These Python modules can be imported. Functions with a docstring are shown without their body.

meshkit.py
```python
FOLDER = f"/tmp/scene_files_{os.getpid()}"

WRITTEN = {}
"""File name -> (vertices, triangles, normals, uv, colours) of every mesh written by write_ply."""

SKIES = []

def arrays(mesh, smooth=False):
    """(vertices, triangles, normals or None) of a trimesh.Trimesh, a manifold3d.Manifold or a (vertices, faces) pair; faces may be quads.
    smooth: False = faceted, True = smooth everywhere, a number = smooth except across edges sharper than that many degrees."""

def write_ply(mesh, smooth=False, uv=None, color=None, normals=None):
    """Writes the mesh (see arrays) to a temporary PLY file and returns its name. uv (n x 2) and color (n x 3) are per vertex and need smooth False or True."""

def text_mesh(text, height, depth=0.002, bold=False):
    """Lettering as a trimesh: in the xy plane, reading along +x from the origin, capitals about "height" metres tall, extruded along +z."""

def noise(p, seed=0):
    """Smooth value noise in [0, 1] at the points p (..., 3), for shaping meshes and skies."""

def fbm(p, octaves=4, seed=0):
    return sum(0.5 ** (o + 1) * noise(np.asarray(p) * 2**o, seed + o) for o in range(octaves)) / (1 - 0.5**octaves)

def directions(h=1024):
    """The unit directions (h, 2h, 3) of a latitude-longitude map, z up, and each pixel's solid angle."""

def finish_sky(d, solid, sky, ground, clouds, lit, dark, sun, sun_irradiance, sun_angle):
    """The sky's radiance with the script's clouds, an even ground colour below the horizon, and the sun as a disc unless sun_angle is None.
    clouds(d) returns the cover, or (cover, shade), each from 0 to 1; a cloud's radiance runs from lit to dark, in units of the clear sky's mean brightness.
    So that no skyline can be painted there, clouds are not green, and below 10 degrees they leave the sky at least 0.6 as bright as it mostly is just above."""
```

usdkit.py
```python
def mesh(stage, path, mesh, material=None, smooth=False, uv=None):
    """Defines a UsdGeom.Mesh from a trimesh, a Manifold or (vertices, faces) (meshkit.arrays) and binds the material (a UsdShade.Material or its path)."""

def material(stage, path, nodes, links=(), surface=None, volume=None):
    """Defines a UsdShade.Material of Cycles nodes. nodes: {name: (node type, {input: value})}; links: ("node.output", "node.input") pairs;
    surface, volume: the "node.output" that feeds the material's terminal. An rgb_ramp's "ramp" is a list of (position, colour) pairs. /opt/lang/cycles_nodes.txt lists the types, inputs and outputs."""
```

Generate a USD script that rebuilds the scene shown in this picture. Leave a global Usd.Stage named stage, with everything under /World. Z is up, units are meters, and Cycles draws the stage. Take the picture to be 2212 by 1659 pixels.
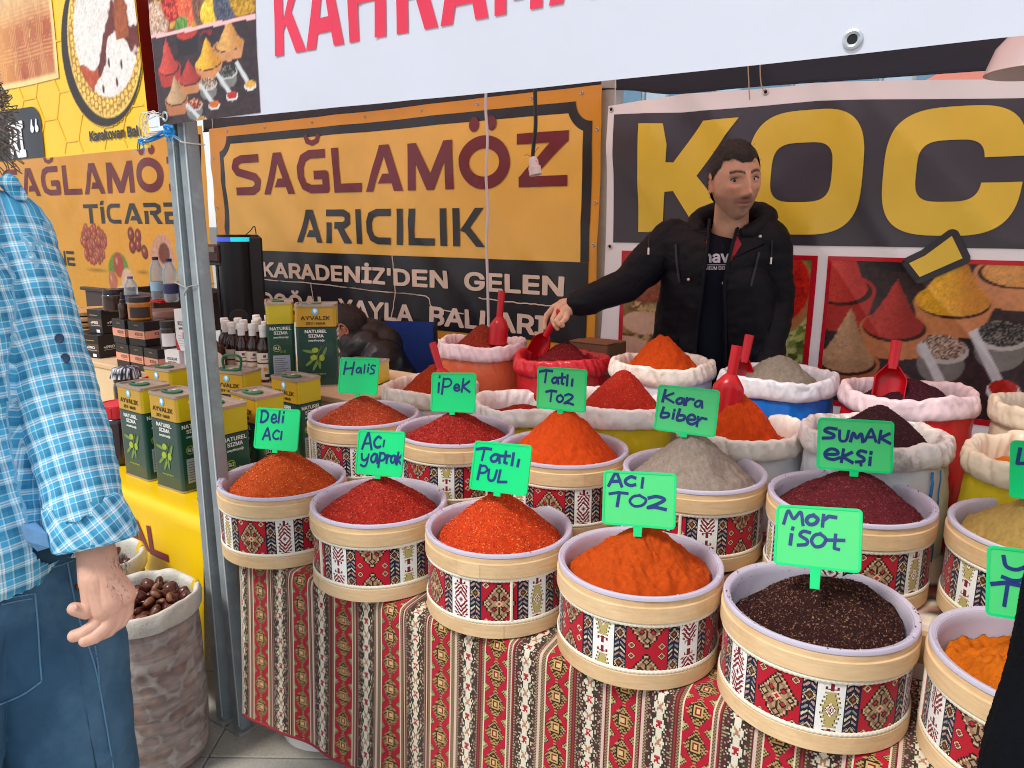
import math, numpy as np, trimesh, usdkit, meshkit
from manifold3d import Manifold, OpType
from shapely.geometry import Polygon, LineString, Point, MultiPolygon, box as sbox
from shapely.ops import unary_union
from shapely import affinity
from pxr import Usd, UsdGeom, UsdLux, UsdShade, Gf, Sdf, Vt

stage = Usd.Stage.CreateInMemory()
UsdGeom.SetStageUpAxis(stage, "Z"); UsdGeom.SetStageMetersPerUnit(stage, 1.0)
W = UsdGeom.Xform.Define(stage, '/World')
PI = math.pi
# ------------------------------------------------------------------ camera, sky, sun, exposure
CAM = np.array([0, 0, 1.5]); PITCH, YAW, ROLL = map(math.radians, (12.03, 34.63, 0.343)); FPX = 1603.0 / 2212.0
_f0 = np.array([-math.sin(YAW), math.cos(YAW), 0]); _r0 = np.array([math.cos(YAW), math.sin(YAW), 0]); _z = np.array([0, 0, 1.0])
_f = _f0 * math.cos(PITCH) - _z * math.sin(PITCH); _u0 = _f0 * math.sin(PITCH) + _z * math.cos(PITCH)
_r = _r0 * math.cos(ROLL) + _u0 * math.sin(ROLL); _u = -_r0 * math.sin(ROLL) + _u0 * math.cos(ROLL)
cam = UsdGeom.Camera.Define(stage, '/World/camera')
cam.CreateHorizontalApertureAttr(36.0); cam.CreateFocalLengthAttr(36.0 * FPX)
cam.AddTransformOp().Set(Gf.Matrix4d(*_r, 0, *_u, 0, *(-_f), 0, *CAM, 1))
cam.CreateExposureAttr(EXPOSURE := 0.95)
SUN_EL, SUN_AZ = math.radians(52), math.radians(200)          # azimuth from +y towards +x; behind the photographer, to the left
sun_dir = np.array([math.sin(SUN_AZ) * math.cos(SUN_EL), math.cos(SUN_AZ) * math.cos(SUN_EL), math.sin(SUN_EL)])
sky = UsdLux.DomeLight.Define(stage, '/World/sky')
skym = usdkit.material(stage, '/World/Looks/sky', {
    "s": ("sky_texture", {"sky_type": "single_scattering", "sun_disc": False, "sun_elevation": SUN_EL, "sun_rotation": SUN_AZ}),
    "tc": ("texture_coordinate", {}), "n": ("noise_texture", {"scale": 2.2, "detail": 6.0, "roughness": 0.6}),
    "r": ("rgb_ramp", {"ramp": [(0.30, (0.55, 0.55, 0.55)), (0.6, (1, 1, 1))]}),
    "m": ("mix_color", {"fac": 0.8, "b": (3.6, 3.7, 3.9), "use_clamp": False}), "f": ("math", {"math_type": "multiply", "value2": 0.85}),
    "b": ("background_shader", {"strength": 0.13})},
    [("tc.generated", "n.vector"), ("n.fac", "r.fac"), ("r.color", "f.value1"), ("f.value", "m.fac"), ("s.color", "m.a"), ("m.result", "b.color")], surface="b.background")
UsdShade.MaterialBindingAPI.Apply(sky.GetPrim()).Bind(skym)
sky.GetPrim().SetCustomDataByKey('kind', 'structure')
sun = UsdLux.DistantLight.Define(stage, '/World/sun')
sun.CreateNormalizeAttr(True) if hasattr(sun, 'CreateNormalizeAttr') else None
sun.CreateIntensityAttr(0.4); sun.CreateAngleAttr(14.0); sun.CreateColorAttr(Gf.Vec3f(1.0, 0.96, 0.9))
_b = sun_dir; _x = np.cross([0, 0, 1.0], _b); _x /= np.linalg.norm(_x); _y = np.cross(_b, _x)
sun.AddTransformOp().Set(Gf.Matrix4d(*_x, 0, *_y, 0, *_b, 0, 0, 0, 10, 1))

# ------------------------------------------------------------------ measuring: a point of the photograph at a known depth
def ray(x, y): return _f + _r * (x - 1106.0) / 1603.0 - _u * (y - 829.5) / 1603.0
def aty(x, y, Y): d = ray(x, y); return CAM + d * (Y / d[1])
def atz(x, y, z): d = ray(x, y); return CAM + d * ((z - CAM[2]) / d[2])
def dep(x, y, t): return CAM + ray(x, y) * t

# ------------------------------------------------------------------ helpers
GZ = 0.06                                                         # the pavement's level
rng = np.random.default_rng(7)
def hexc(h):
    c = np.array([int(h[i:i + 2], 16) for i in (0, 2, 4)]) / 255.0
    return np.where(c <= 0.04045, c / 12.92, ((c + 0.055) / 1.055) ** 2.4)
_used = {}
def uniq(parent, name):
    k = parent + '/' + name; n = _used.get(k, 0); _used[k] = n + 1
    return k if n == 0 else f'{k}_{n:03d}'
def tag(prim, label=None, cat=None, group=None, kind=None):
    for k, v in (('label', label), ('category', cat), ('group', group), ('kind', kind)):
        if v: prim.SetCustomDataByKey(k, v)
def thing(name, label=None, cat=None, group=None, kind=None, loc=(0, 0, 0), rz=0.0, m=None):
    p = uniq('/World', name); x = UsdGeom.Xform.Define(stage, p)
    if m is None:
        c, s = math.cos(rz), math.sin(rz)
        m = Gf.Matrix4d(c, s, 0, 0, -s, c, 0, 0, 0, 0, 1, 0, *map(float, loc), 1)
    x.AddTransformOp().Set(m); tag(x.GetPrim(), label, cat, group, kind)
    return p
def dup(src, label, loc, rz=0.0, group=None, m=None):
    name = src.rsplit('/', 1)[1]; name = name[:-4] if name[-4] == '_' and name[-3:].isdigit() else name
    p = thing(name, label, None, group, None, loc, rz, m)
    pr = stage.GetPrimAtPath(p); pr.GetReferences().AddInternalReference(src); pr.SetInstanceable(True)
    tag(pr, label, stage.GetPrimAtPath(src).GetCustomDataByKey('category'), group or stage.GetPrimAtPath(src).GetCustomDataByKey('group'))
    return p
def mat44(loc, ex, ey, ez): return Gf.Matrix4d(*map(float, ex), 0, *map(float, ey), 0, *map(float, ez), 0, *map(float, loc), 1)
def obj(parent, name, mesh, mat, smooth=30, col=None, per='uniform', label=None, cat=None, group=None, kind=None):
    """One Mesh prim. mesh: trimesh, Manifold or (v, f) with triangles or quads."""
    path = uniq(parent, name)
    if hasattr(mesh, 'to_mesh'):
        q = mesh.to_mesh(); mesh = trimesh.Trimesh(q.vert_properties[:, :3], q.tri_verts, process=False)
    if isinstance(mesh, tuple): v, f = np.asarray(mesh[0], float), np.asarray(mesh[1], int)
    else: v, f = np.asarray(mesh.vertices), np.asarray(mesh.faces)
    if f.max() + 1 != len(v) or len(np.unique(f)) != len(v):
        k, f2 = np.unique(f, return_inverse=True); v = v[k]; f = f2.reshape(f.shape)
        if col is not None and per == 'vertex': col = col[k]
    n = None
    if smooth is not True and smooth and col is None:
        v, f, n = meshkit.arrays((v, f), smooth)
    elif smooth is True:
        n = np.zeros_like(v); a = np.cross(v[f[:, 1]] - v[f[:, 0]], v[f[:, 2]] - v[f[:, 0]])
        for k in range(f.shape[1]): np.add.at(n, f[:, k], a)
        n /= np.maximum(np.linalg.norm(n, axis=1, keepdims=True), 1e-12)
    M = UsdGeom.Mesh.Define(stage, path)
    M.CreatePointsAttr(Vt.Vec3fArray.FromNumpy(v.astype(np.float32)))
    M.CreateFaceVertexCountsAttr(Vt.IntArray.FromNumpy(np.full(len(f), f.shape[1], np.int32)))
    M.CreateFaceVertexIndicesAttr(Vt.IntArray.FromNumpy(np.ascontiguousarray(f.ravel().astype(np.int32))))
    M.CreateSubdivisionSchemeAttr("none")
    if n is not None: M.CreateNormalsAttr(Vt.Vec3fArray.FromNumpy(n.astype(np.float32))); M.SetNormalsInterpolation("vertex")
    if col is not None:
        UsdGeom.PrimvarsAPI(M).CreatePrimvar('Col', Sdf.ValueTypeNames.Color3fArray, per).Set(Vt.Vec3fArray.FromNumpy(np.ascontiguousarray(col, np.float32)))
    UsdShade.MaterialBindingAPI.Apply(M.GetPrim()).Bind(mat)
    tag(M.GetPrim(), label, cat, group, kind)
    return path
_mats = {}
def mat(name, color=None, rough=0.6, spec=0.4, vary=0.12, scale=6.0, bump=0.0, bscale=60.0, bdist=0.01, metal=0.0, trans=0.0, tcol=None, coat=0.0, sheen=0.0, sss=0.0, stretch=(1, 1, 1), grime=None, glass=0.0, emit=None, crinkle=0.0, rand=0.0):
    """Principled material; color None reads the mesh's own colours (primvar Col). vary: cloudy tone variation; bump: fine relief; trans: share of translucent; grime: (colour, amount, scale)."""
    if name in _mats: return _mats[name]
    N = {"tc": ("texture_coordinate", {}), "mp": ("mapping", {"scale": stretch}), "p": ("principled_bsdf", {"roughness": rough, "specular_ior_level": spec, "metallic": metal, "coat_weight": coat, "sheen_weight": sheen, "subsurface_weight": sss, "subsurface_radius": (1, .35, .2), "subsurface_scale": .01, "transmission_weight": glass})}
    L = [("tc.object", "mp.vector")]
    if color is None: N["c"] = ("attribute", {"attribute": "Col"}); src = "c.color"
    else: N["c"] = ("color", {"value": tuple(hexc(color)) if isinstance(color, str) else color}); src = "c.color"
    if vary:
        N["n"] = ("noise_texture", {"scale": scale, "detail": 5.0, "roughness": 0.62})
        N["vr"] = ("rgb_ramp", {"ramp": [(0.25, (1 - vary,) * 3), (0.75, (1 + vary * .6,) * 3)]})
        N["vm"] = ("mix_color", {"blend_type": "multiply", "fac": 1.0, "use_clamp": False})
        L += [("mp.vector", "n.vector"), ("n.fac", "vr.fac"), (src, "vm.a"), ("vr.color", "vm.b")]; src = "vm.result"
    if grime:
        N["gn"] = ("noise_texture", {"scale": grime[2], "detail": 7.0, "roughness": 0.7})
        N["gr"] = ("rgb_ramp", {"ramp": [(0.5, (0, 0, 0)), (0.72, (grime[1],) * 3)]})
        N["gm"] = ("mix_color", {"b": tuple(hexc(grime[0]))})
        L += [("tc.object", "gn.vector"), ("gn.fac", "gr.fac"), ("gr.color", "gm.fac"), (src, "gm.a")]; src = "gm.result"
    if rand:
        N["oi"] = ("object_info", {}); N["or"] = ("rgb_ramp", {"ramp": [(0, (1 - rand, 1 - rand * 1.2, 1 - rand * 1.5)), (1, (1 + rand * .4, 1 + rand * .4, 1 + rand * .5))]}); N["om"] = ("mix_color", {"blend_type": "multiply", "fac": 1.0, "use_clamp": False})
        L += [("oi.random", "or.fac"), (src, "om.a"), ("or.color", "om.b")]; src = "om.result"
    L.append((src, "p.base_color"))
    if emit: N["p"][1]["emission_color"] = tuple(hexc(emit[0])); N["p"][1]["emission_strength"] = emit[1]
    if bump:
        N["bn"] = ("noise_texture", {"scale": bscale, "detail": 4.0, "roughness": 0.6}); N["b"] = ("bump", {"strength": bump, "distance": bdist})
        L += [("mp.vector", "bn.vector"), ("bn.fac", "b.height"), ("b.normal", "p.normal")]
    if crinkle:
        N["dn"] = ("noise_texture", {"scale": crinkle * .4, "detail": 2.0}); N["dm"] = ("vector_math", {"math_type": "multiply_add", "vector2": (.12, .12, .12)})
        N["vo"] = ("voronoi_texture", {"scale": crinkle, "feature": "f1", "randomness": 1.0, "detail": 1.0}); N["vb"] = ("bump", {"strength": .28, "distance": .02})
        L += [("tc.object", "dn.vector"), ("dn.color", "dm.vector1"), ("tc.object", "dm.vector3"), ("dm.vector", "vo.vector"), ("vo.distance", "vb.height")]
        if bump: L = [l for l in L if l != ("b.normal", "p.normal")] + [("b.normal", "vb.normal")]
        L.append(("vb.normal", "p.normal"))
    out = "p.BSDF"
    if trans:
        N["t"] = ("translucent_bsdf", {}); N["mx"] = ("mix_closure", {"fac": trans})
        if tcol is not None: N["t"][1]["color"] = tuple(hexc(tcol))
        else: L.append((src, "t.color"))
        L += [("p.BSDF", "mx.closure1"), ("t.BSDF", "mx.closure2")]; out = "mx.closure"
    _mats[name] = usdkit.material(stage, '/World/Looks/' + name, N, L, surface=out)
    return _mats[name]
def pane(name, color, fac=0.25, rough=0.05):
    """Thin clear plastic or glass: transparent with a glossy sheen."""
    return usdkit.material(stage, '/World/Looks/' + name, {"f": ("fresnel", {"IOR": 1.45}), "a": ("math", {"math_type": "add", "value2": fac}), "t": ("transparent_bsdf", {"color": tuple(hexc(color))}), "g": ("principled_bsdf", {"base_color": tuple(hexc(color)), "roughness": rough}), "m": ("mix_closure", {})},
                           [("f.fac", "a.value1"), ("a.value", "m.fac"), ("t.BSDF", "m.closure1"), ("g.BSDF", "m.closure2")], surface="m.closure")
# ---- shapes
def cat(ms):
    ms = [m if isinstance(m, trimesh.Trimesh) else trimesh.Trimesh(*tri(m), process=False) for m in ms]
    return trimesh.util.concatenate(ms)
def tri(m):
    v, f = np.asarray(m[0], float), np.asarray(m[1], int)
    return (v, f) if f.shape[1] == 3 else (v, np.vstack([f[:, [0, 1, 2]], f[:, [0, 2, 3]]]))
def cbox(x0, x1, y0, y1, z0, z1, b=0.003):
    """A box with chamfered edges."""
    c = np.array([[x0, y0, z0], [x1, y1, z1]]); P = []
    for i in (0, 1):
        for j in (0, 1):
            for k in (0, 1):
                p = np.array([c[i, 0], c[j, 1], c[k, 2]]); s = np.array([1 - 2 * i, 1 - 2 * j, 1 - 2 * k]) * b
                for a in range(3):
                    q = p + s; q[a] = p[a]; P.append(q)
    return trimesh.convex.convex_hull(np.array(P))
def bar(p, q, w, h=None, b=0.002):
    """A straight chamfered bar from p to q."""
    p, q = np.asarray(p, float), np.asarray(q, float); h = h or w; L = np.linalg.norm(q - p); d = (q - p) / L
    a = np.cross(d, [0, 0, 1.0] if abs(d[2]) < .9 else [0, 1.0, 0]); a /= np.linalg.norm(a); c = np.cross(a, d)
    m = cbox(-w / 2, w / 2, -h / 2, h / 2, 0, L, b); v = m.vertices
    return trimesh.Trimesh(p + v[:, :1] * a + v[:, 1:2] * c + v[:, 2:] * d, m.faces, process=False)
def gridf(nu, nv, closed=False):
    i = np.arange(nv)[:, None]; j = np.arange(nu)[None]; w = nu if closed else nu + 1; k = (j + 1) % nu if closed else j + 1
    return np.stack([i * w + j, i * w + k, (i + 1) * w + k, (i + 1) * w + j], -1).reshape(-1, 4)
def lathe(prof, n=48, wob=None):
    """Revolve (r, z) points about z; outline runs upward on the outside."""
    prof = np.asarray(prof, float); a = np.arange(n) * 2 * PI / n
    v = np.stack([prof[:, :1] * np.cos(a), prof[:, :1] * np.sin(a), prof[:, 1:] + 0 * a], -1)
    if wob is not None: v = wob(v, a)
    return v.reshape(-1, 3), gridf(n, len(prof) - 1, True)
def tube(pts, r, n=8, cap=True):
    p = np.asarray(pts, float); r = np.broadcast_to(r, (len(p),)); t = np.gradient(p, axis=0); t /= np.linalg.norm(t, axis=1, keepdims=True) + 1e-12
    a = np.zeros_like(p); s = np.array([0, 0, 1.0]) if abs(t[0, 2]) < .9 else np.array([1.0, 0, 0])
    for i in range(len(p)):
        s = s - t[i] * (s @ t[i]); s /= np.linalg.norm(s) + 1e-12; a[i] = s
    b = np.cross(t, a); g = np.arange(n) * 2 * PI / n
    v = p[:, None] + r[:, None, None] * (np.cos(g)[None, :, None] * a[:, None] + np.sin(g)[None, :, None] * b[:, None])
    f = tri((v.reshape(-1, 3), gridf(n, len(p) - 1, True)))[1]; v = v.reshape(-1, 3)
    if cap:
        k = len(v); v = np.vstack([v, p[0], p[-1]]); j = np.arange(n); o = (len(p) - 1) * n
        f = np.vstack([f, np.stack([np.full(n, k), (j + 1) % n, j], 1), np.stack([np.full(n, k + 1), o + j, o + (j + 1) % n], 1)])
    return trimesh.Trimesh(v, f, process=False)
def curve(pts, n=24):
    """Smooth (Catmull-Rom) curve through the points."""
    p = np.asarray(pts, float); p = np.vstack([2 * p[0] - p[1], p, 2 * p[-1] - p[-2]]); out = []
    m = len(p) - 3
    for s in np.linspace(0, m - 1e-9, n):
        i = int(s); t = s - i; a, b, c, d = p[i:i + 4]
        out.append(.5 * (2 * b + (c - a) * t + (2 * a - 5 * b + 4 * c - d) * t * t + (3 * b - a - 3 * c + d) * t ** 3))
    return np.array(out)
def rrect(w, h, r, n=5): return sbox(-w / 2 + r, -h / 2 + r, w / 2 - r, h / 2 - r).buffer(r, quad_segs=n)
def polys(g): return [p for p in getattr(g, 'geoms', [g]) if p.area > 1e-9]
def extr(g, d): return cat([trimesh.creation.extrude_polygon(p, d, engine='earcut') for p in polys(g)])
def flat(g, step=None):
    """Triangulated polygons in the plane, cut to edges shorter than step."""
    V, F, n = [], [], 0
    if step and g.area > 30 * step * step and step < 1:   # large shapes: cut along a square grid, so that they bend with the sheet
        import shapely
        x0, z0, x1, z1 = g.bounds; i, j = np.meshgrid(np.arange(int((x1 - x0) / step) + 1), np.arange(int((z1 - z0) / step) + 1)); i, j = i.ravel(), j.ravel()
        cells = shapely.box(x0 + i * step, z0 + j * step, x0 + (i + 1) * step, z0 + (j + 1) * step); shapely.prepare(g); full = shapely.contains(g, cells); part = shapely.intersects(g, cells) & ~full
        c = np.stack([np.c_[x0 + (i + a) * step, z0 + (j + b) * step] for a, b in ((0, 0), (1, 0), (1, 1), (0, 1))], 1)[full].reshape(-1, 2); k = np.arange(len(c) // 4)[:, None] * 4
        V.append(c); F += [np.vstack([k + [0, 1, 2], k + [0, 2, 3]])]; n = len(c)
        for q in shapely.intersection(cells[part], g):
            for p in polys(q):
                if p.geom_type == 'Polygon': v, f = trimesh.creation.triangulate_polygon(p, engine='earcut'); V.append(v); F.append(f + n); n += len(v)
        v, f = np.vstack(V), np.vstack(F); u, ix = np.unique(np.round(v, 6), axis=0, return_inverse=True); v, f = u, ix.ravel()[f]; f = f[(f[:, 0] != f[:, 1]) & (f[:, 1] != f[:, 2]) & (f[:, 0] != f[:, 2])]
        a = np.cross(v[f[:, 1]] - v[f[:, 0]], v[f[:, 2]] - v[f[:, 0]]); f[a < 0] = f[a < 0][:, ::-1]
        return v, f
    for p in polys(g):
        v, f = trimesh.creation.triangulate_polygon(p, engine='earcut'); V.append(v); F.append(f + n); n += len(v)
    v, f = np.vstack(V), np.vstack(F)
    if step:
        v, f = trimesh.remesh.subdivide_to_size(np.c_[v, 0 * v[:, 0]], f, step, max_iter=12); v = v[:, :2]
    a = np.cross(v[f[:, 1]] - v[f[:, 0]], v[f[:, 2]] - v[f[:, 0]]); f[a < 0] = f[a < 0][:, ::-1]
    return v, f
_txt = {}
def text(s, h, weight=0.0, sx=1.0):
    """Lettering as shapely polygons, baseline at 0, left edge at 0."""
    if s not in _txt:
        m = meshkit.text_mesh(s, 1.0, 0.1, bold=True); v, f = m.vertices, m.faces
        top = (np.abs(v[f][:, :, 2] - .1) < 1e-6).all(1)
        g = unary_union([Polygon(v[t][:, :2]) for t in f[top] if Polygon(v[t][:, :2]).area > 1e-9]).buffer(0.002).simplify(0.006)
        _txt[s] = affinity.translate(g, -g.bounds[0], 0)
    g = _txt[s]
    if weight: g = g.buffer(weight, join_style=2)
    return affinity.scale(g, h * sx, h, origin=(0, 0))
def fit(g, x0, x1, z0=None, z1=None):
    """Stretch polygons to the box x0..x1, z0..z1."""
    a, b, c, d = g.bounds; g = affinity.translate(g, -a, -b); sx = (x1 - x0) / (c - a); sz = (z1 - z0) / (d - b) if z1 is not None else sx
    return affinity.translate(affinity.scale(g, sx, sz, origin=(0, 0)), x0, z0 or 0)
def fbm(p, o=4, seed=0): return meshkit.fbm(p, o, seed)
def stroke(pts, w, cap=2, join=2): return LineString(pts).buffer(w / 2, cap_style=cap, join_style=join, mitre_limit=2.5)
# block letters in the style of the shop banners: unit height
def glyph(c, s=.2):
    if c == 'S': return stroke([(.9, .9), (.33, .9), (.16, .84), (.11, .7), (.2, .58), (.75, .44), (.86, .33), (.83, .18), (.68, .1), (.08, .1)], s, 2, 1), .95
    if c == 'A': return unary_union([Polygon([(0, 0), (.36, 1), (.56, 1), (.2, 0)]), Polygon([(.36, 1), (.62, 1), (1, 0), (.77, 0), (.5, .7)]), Polygon([(.34, .17), (.45, .38), (.62, .38), (.74, .17)])]), 1.0
    if c in 'ĞG':
        g = stroke([(.88, .9), (.4, .9), (.2, .82), (.11, .62), (.11, .38), (.2, .18), (.4, .1), (.85, .1), (.85, .42), (.5, .42)], s, 2, 1)
        if c == 'Ğ': g = unary_union([g, stroke([(.3, 1.34), (.36, 1.2), (.5, 1.15), (.64, 1.2), (.7, 1.34)], .12)])
        return g, .97
    if c == 'L': return stroke([(.1, 1), (.1, .1), (.8, .1)], s), .8
    if c == 'M': return unary_union([sbox(0, 0, .2, .98), sbox(.95, 0, 1.15, .98), Polygon([(0, .98), (.22, .98), (.58, .34), (.93, .98), (1.15, .98), (.66, 0), (.48, 0)])]), 1.18
    if c in 'ÖO':
        ring = affinity.scale(Point(0, 0).buffer(1, 24), .55, .52).difference(affinity.scale(Point(0, 0).buffer(1, 24), .32, .27)); ring = affinity.translate(ring, .55, .5)
        if c == 'Ö': ring = unary_union([ring, affinity.scale(Point(.33, 1.24).buffer(.11), 1, 1.3), affinity.scale(Point(.72, 1.24).buffer(.11), 1, 1.3)])
        return ring, 1.12
    if c == 'Z': return unary_union([sbox(0, .8, 1, 1), sbox(.03, 0, 1, .2), Polygon([(.68, .82), (1, .82), (.33, .18), (.03, .18)])]), 1.0
    if c == 'R': return unary_union([sbox(0, 0, .2, .62), stroke([(0, .9), (.62, .9), (.77, .82), (.77, .62), (.62, .53), (.3, .53)], s, 2, 1), Polygon([(.4, .45), (.62, .45), (.92, 0), (.66, 0)])]), .92
    if c == 'I': return sbox(0, 0, .2, 1), .22
    if c == 'İ': return unary_union([sbox(0, 0, .2, .86), Polygon([(0, .95), (.18, .95), (.26, 1.16), (.06, 1.16)])]), .24
    if c == 'C': return stroke([(.88, .9), (.4, .9), (.2, .82), (.11, .62), (.11, .38), (.2, .18), (.4, .1), (.88, .1)], s, 2, 1), .92
    if c == 'K': return unary_union([sbox(0, 0, .2, 1), Polygon([(.2, .42), (.66, 1), (.92, 1), (.5, .5), (.95, 0), (.68, 0), (.35, .36)])]), .95
    if c == 'T': return unary_union([sbox(0, .8, .86, 1), sbox(.33, 0, .53, 1)]), .88
    if c == 'E': return unary_union([sbox(0, .8, .85, 1), stroke([(.85, .48), (.1, .48), (.1, .1), (.85, .1)], s)]), .88
    if c == 'N': return Polygon([(0, 0), (0, 1), (.22, 1), (.68, .35), (.68, 1), (.88, 1), (.88, 0), (.68, 0), (.2, .66), (.2, 0)]), .9
def word(s, gap=.12):
    out, x = [], 0
    for c in s:
        g, w = glyph(c); out.append(affinity.translate(g, x, 0)); x += w + gap
    return out
def fit_word(gl, x0, x1, z0, z1):
    u = unary_union(gl); a, _, c, _ = u.bounds; sx, sz = (x1 - x0) / (c - a), (z1 - z0)
    return [affinity.translate(affinity.scale(affinity.translate(g, -a, 0), sx, sz, origin=(0, 0)), x0, z0) for g in gl]

# ------------------------------------------------------------------ materials
M_steel = mat('galvanised_steel', '8C9598', .5, .5, .25, 7, .1, 30, .003, metal=.25, grime=('b4bcbd', .6, 9))
M_steel2 = mat('worn_steel', 'A9A9A4', .5, .5, .25, 14, .1, 40, .004, metal=.45, grime=('6b6660', .6, 7))
M_steel3 = mat('bright_seam', 'C4CCCE', .4, .5, .1, 20, metal=.3)
M_stone = mat('granite', 'A8A49B', .8, .3, .22, 160, .25, 220, .002, grime=('5f5c56', .35, 3))
M_ground = mat('mortar', '6f6b64', .9, .2, .2, 30)
M_red_roof = mat('red_canopy', 'D83A40', .5, .3, .06, 2, trans=.88, tcol='FFCDBE')
M_print = mat('banner_print', None, .38, .35, .07, 2.5, .05, 8, .01)
M_photo = mat('photo_print', None, .4, .35, .1, 40)
def vinyl(name, c, vary=.1): return mat('vinyl_' + name, c, .3, .5, vary, 3.5, .1, 7, .015, trans=.12)
V_orange, V_field, V_black, V_maroon = vinyl('orange', 'E29C2E'), vinyl('amber', 'FACB5E'), vinyl('black', '24222A'), vinyl('maroon', '7A2030')
V_cream, V_white, V_yellow, V_red, V_pink, V_dark = vinyl('cream', 'F1DCC8'), vinyl('white', 'F4F2F2', .03), vinyl('yellow', 'F7D646'), vinyl('red', 'C91628'), vinyl('rose', 'E2304E'), vinyl('charcoal', '322E34')
V_fascia = mat('fascia_vinyl', 'D6DDEA', .28, .45, .05, 2, .1, 4, .015, trans=.25)
V_honey = vinyl('honey', 'F9C916'); V_navy = mat('navy_tarp', '161B2B', .45, .4, .25, 5, .3, 12, .01)
M_chrome = mat('eyelet_metal', 'C9CCCF', .3, .5, 0, metal=.9)
M_blackp = mat('black_plastic', '15161A', .4, .5, .2, 8)
M_whitep = mat('white_plastic', 'E8E6E2', .35, .5, .06, 9)
M_redp = mat('red_plastic', 'C40D1C', .28, .5, .06, 9, trans=.15)
M_wood = mat('drum_wood', 'DCBC90', .55, .35, .16, 22, .12, 60, .003, stretch=(1, 1, 9), grime=('b98d55', .45, 9), rand=.12)
M_wood2 = mat('plank_wood', 'B99A70', .7, .3, .25, 12, .15, 40, .004, stretch=(1, 6, 6))

# ------------------------------------------------------------------ ground: granite slabs, each slab on its own
gp = thing('pavement', kind='structure')
S0 = 320
g0 = np.array([[-S0, -S0, GZ - .02], [S0, -S0, GZ - .02], [S0, S0, GZ - .02], [-S0, S0, GZ - .02]], float)
obj(gp, 'bedding', (g0, np.array([[0, 1, 2, 3]])), M_ground, smooth=False)
ga = math.radians(34.0); gc, gs = math.cos(ga), math.sin(ga); gx0, gy0 = -1.703, 1.00
sr = np.random.default_rng(3)
slab_v = [mat('granite_%s' % n, c, .8, .3, .25, 170, .25, 220, .002, grime=('5f5c56', .3, 3)) for n, c in (('pale', 'AEAAA0'), ('mid', 'A5A198'), ('warm', 'AAA396'))]
for i in range(-7, 8):
    for j in range(-7, 8):
        a, b = i * .6, j * .4
        cx, cy = gx0 + a * gc - b * gs, gy0 + a * gs + b * gc
        if (cx + 1.6) ** 2 + (cy - .9) ** 2 > 2.0 ** 2: continue
        m = cbox(.002, .598, .002, .398, -.03, sr.uniform(-.0012, .0012), .0025)
        v = m.vertices.copy(); x = gx0 + (v[:, 0] + a) * gc - (v[:, 1] + b) * gs; y = gy0 + (v[:, 0] + a) * gs + (v[:, 1] + b) * gc
        obj(gp, 'slab', trimesh.Trimesh(np.c_[x, y, v[:, 2] + GZ], m.faces), slab_v[sr.integers(3)], smooth=False)
# beyond the slabs one finds the same paving, too far to tell apart
far = unary_union([sbox(-40, -30, 30, 40)]).difference(Point(-1.6, .9).buffer(1.75, 12))
v, f = flat(far); obj(gp, 'far_paving', (np.c_[v, np.full(len(v), GZ - .006)], f), slab_v[1], smooth=False)

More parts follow.
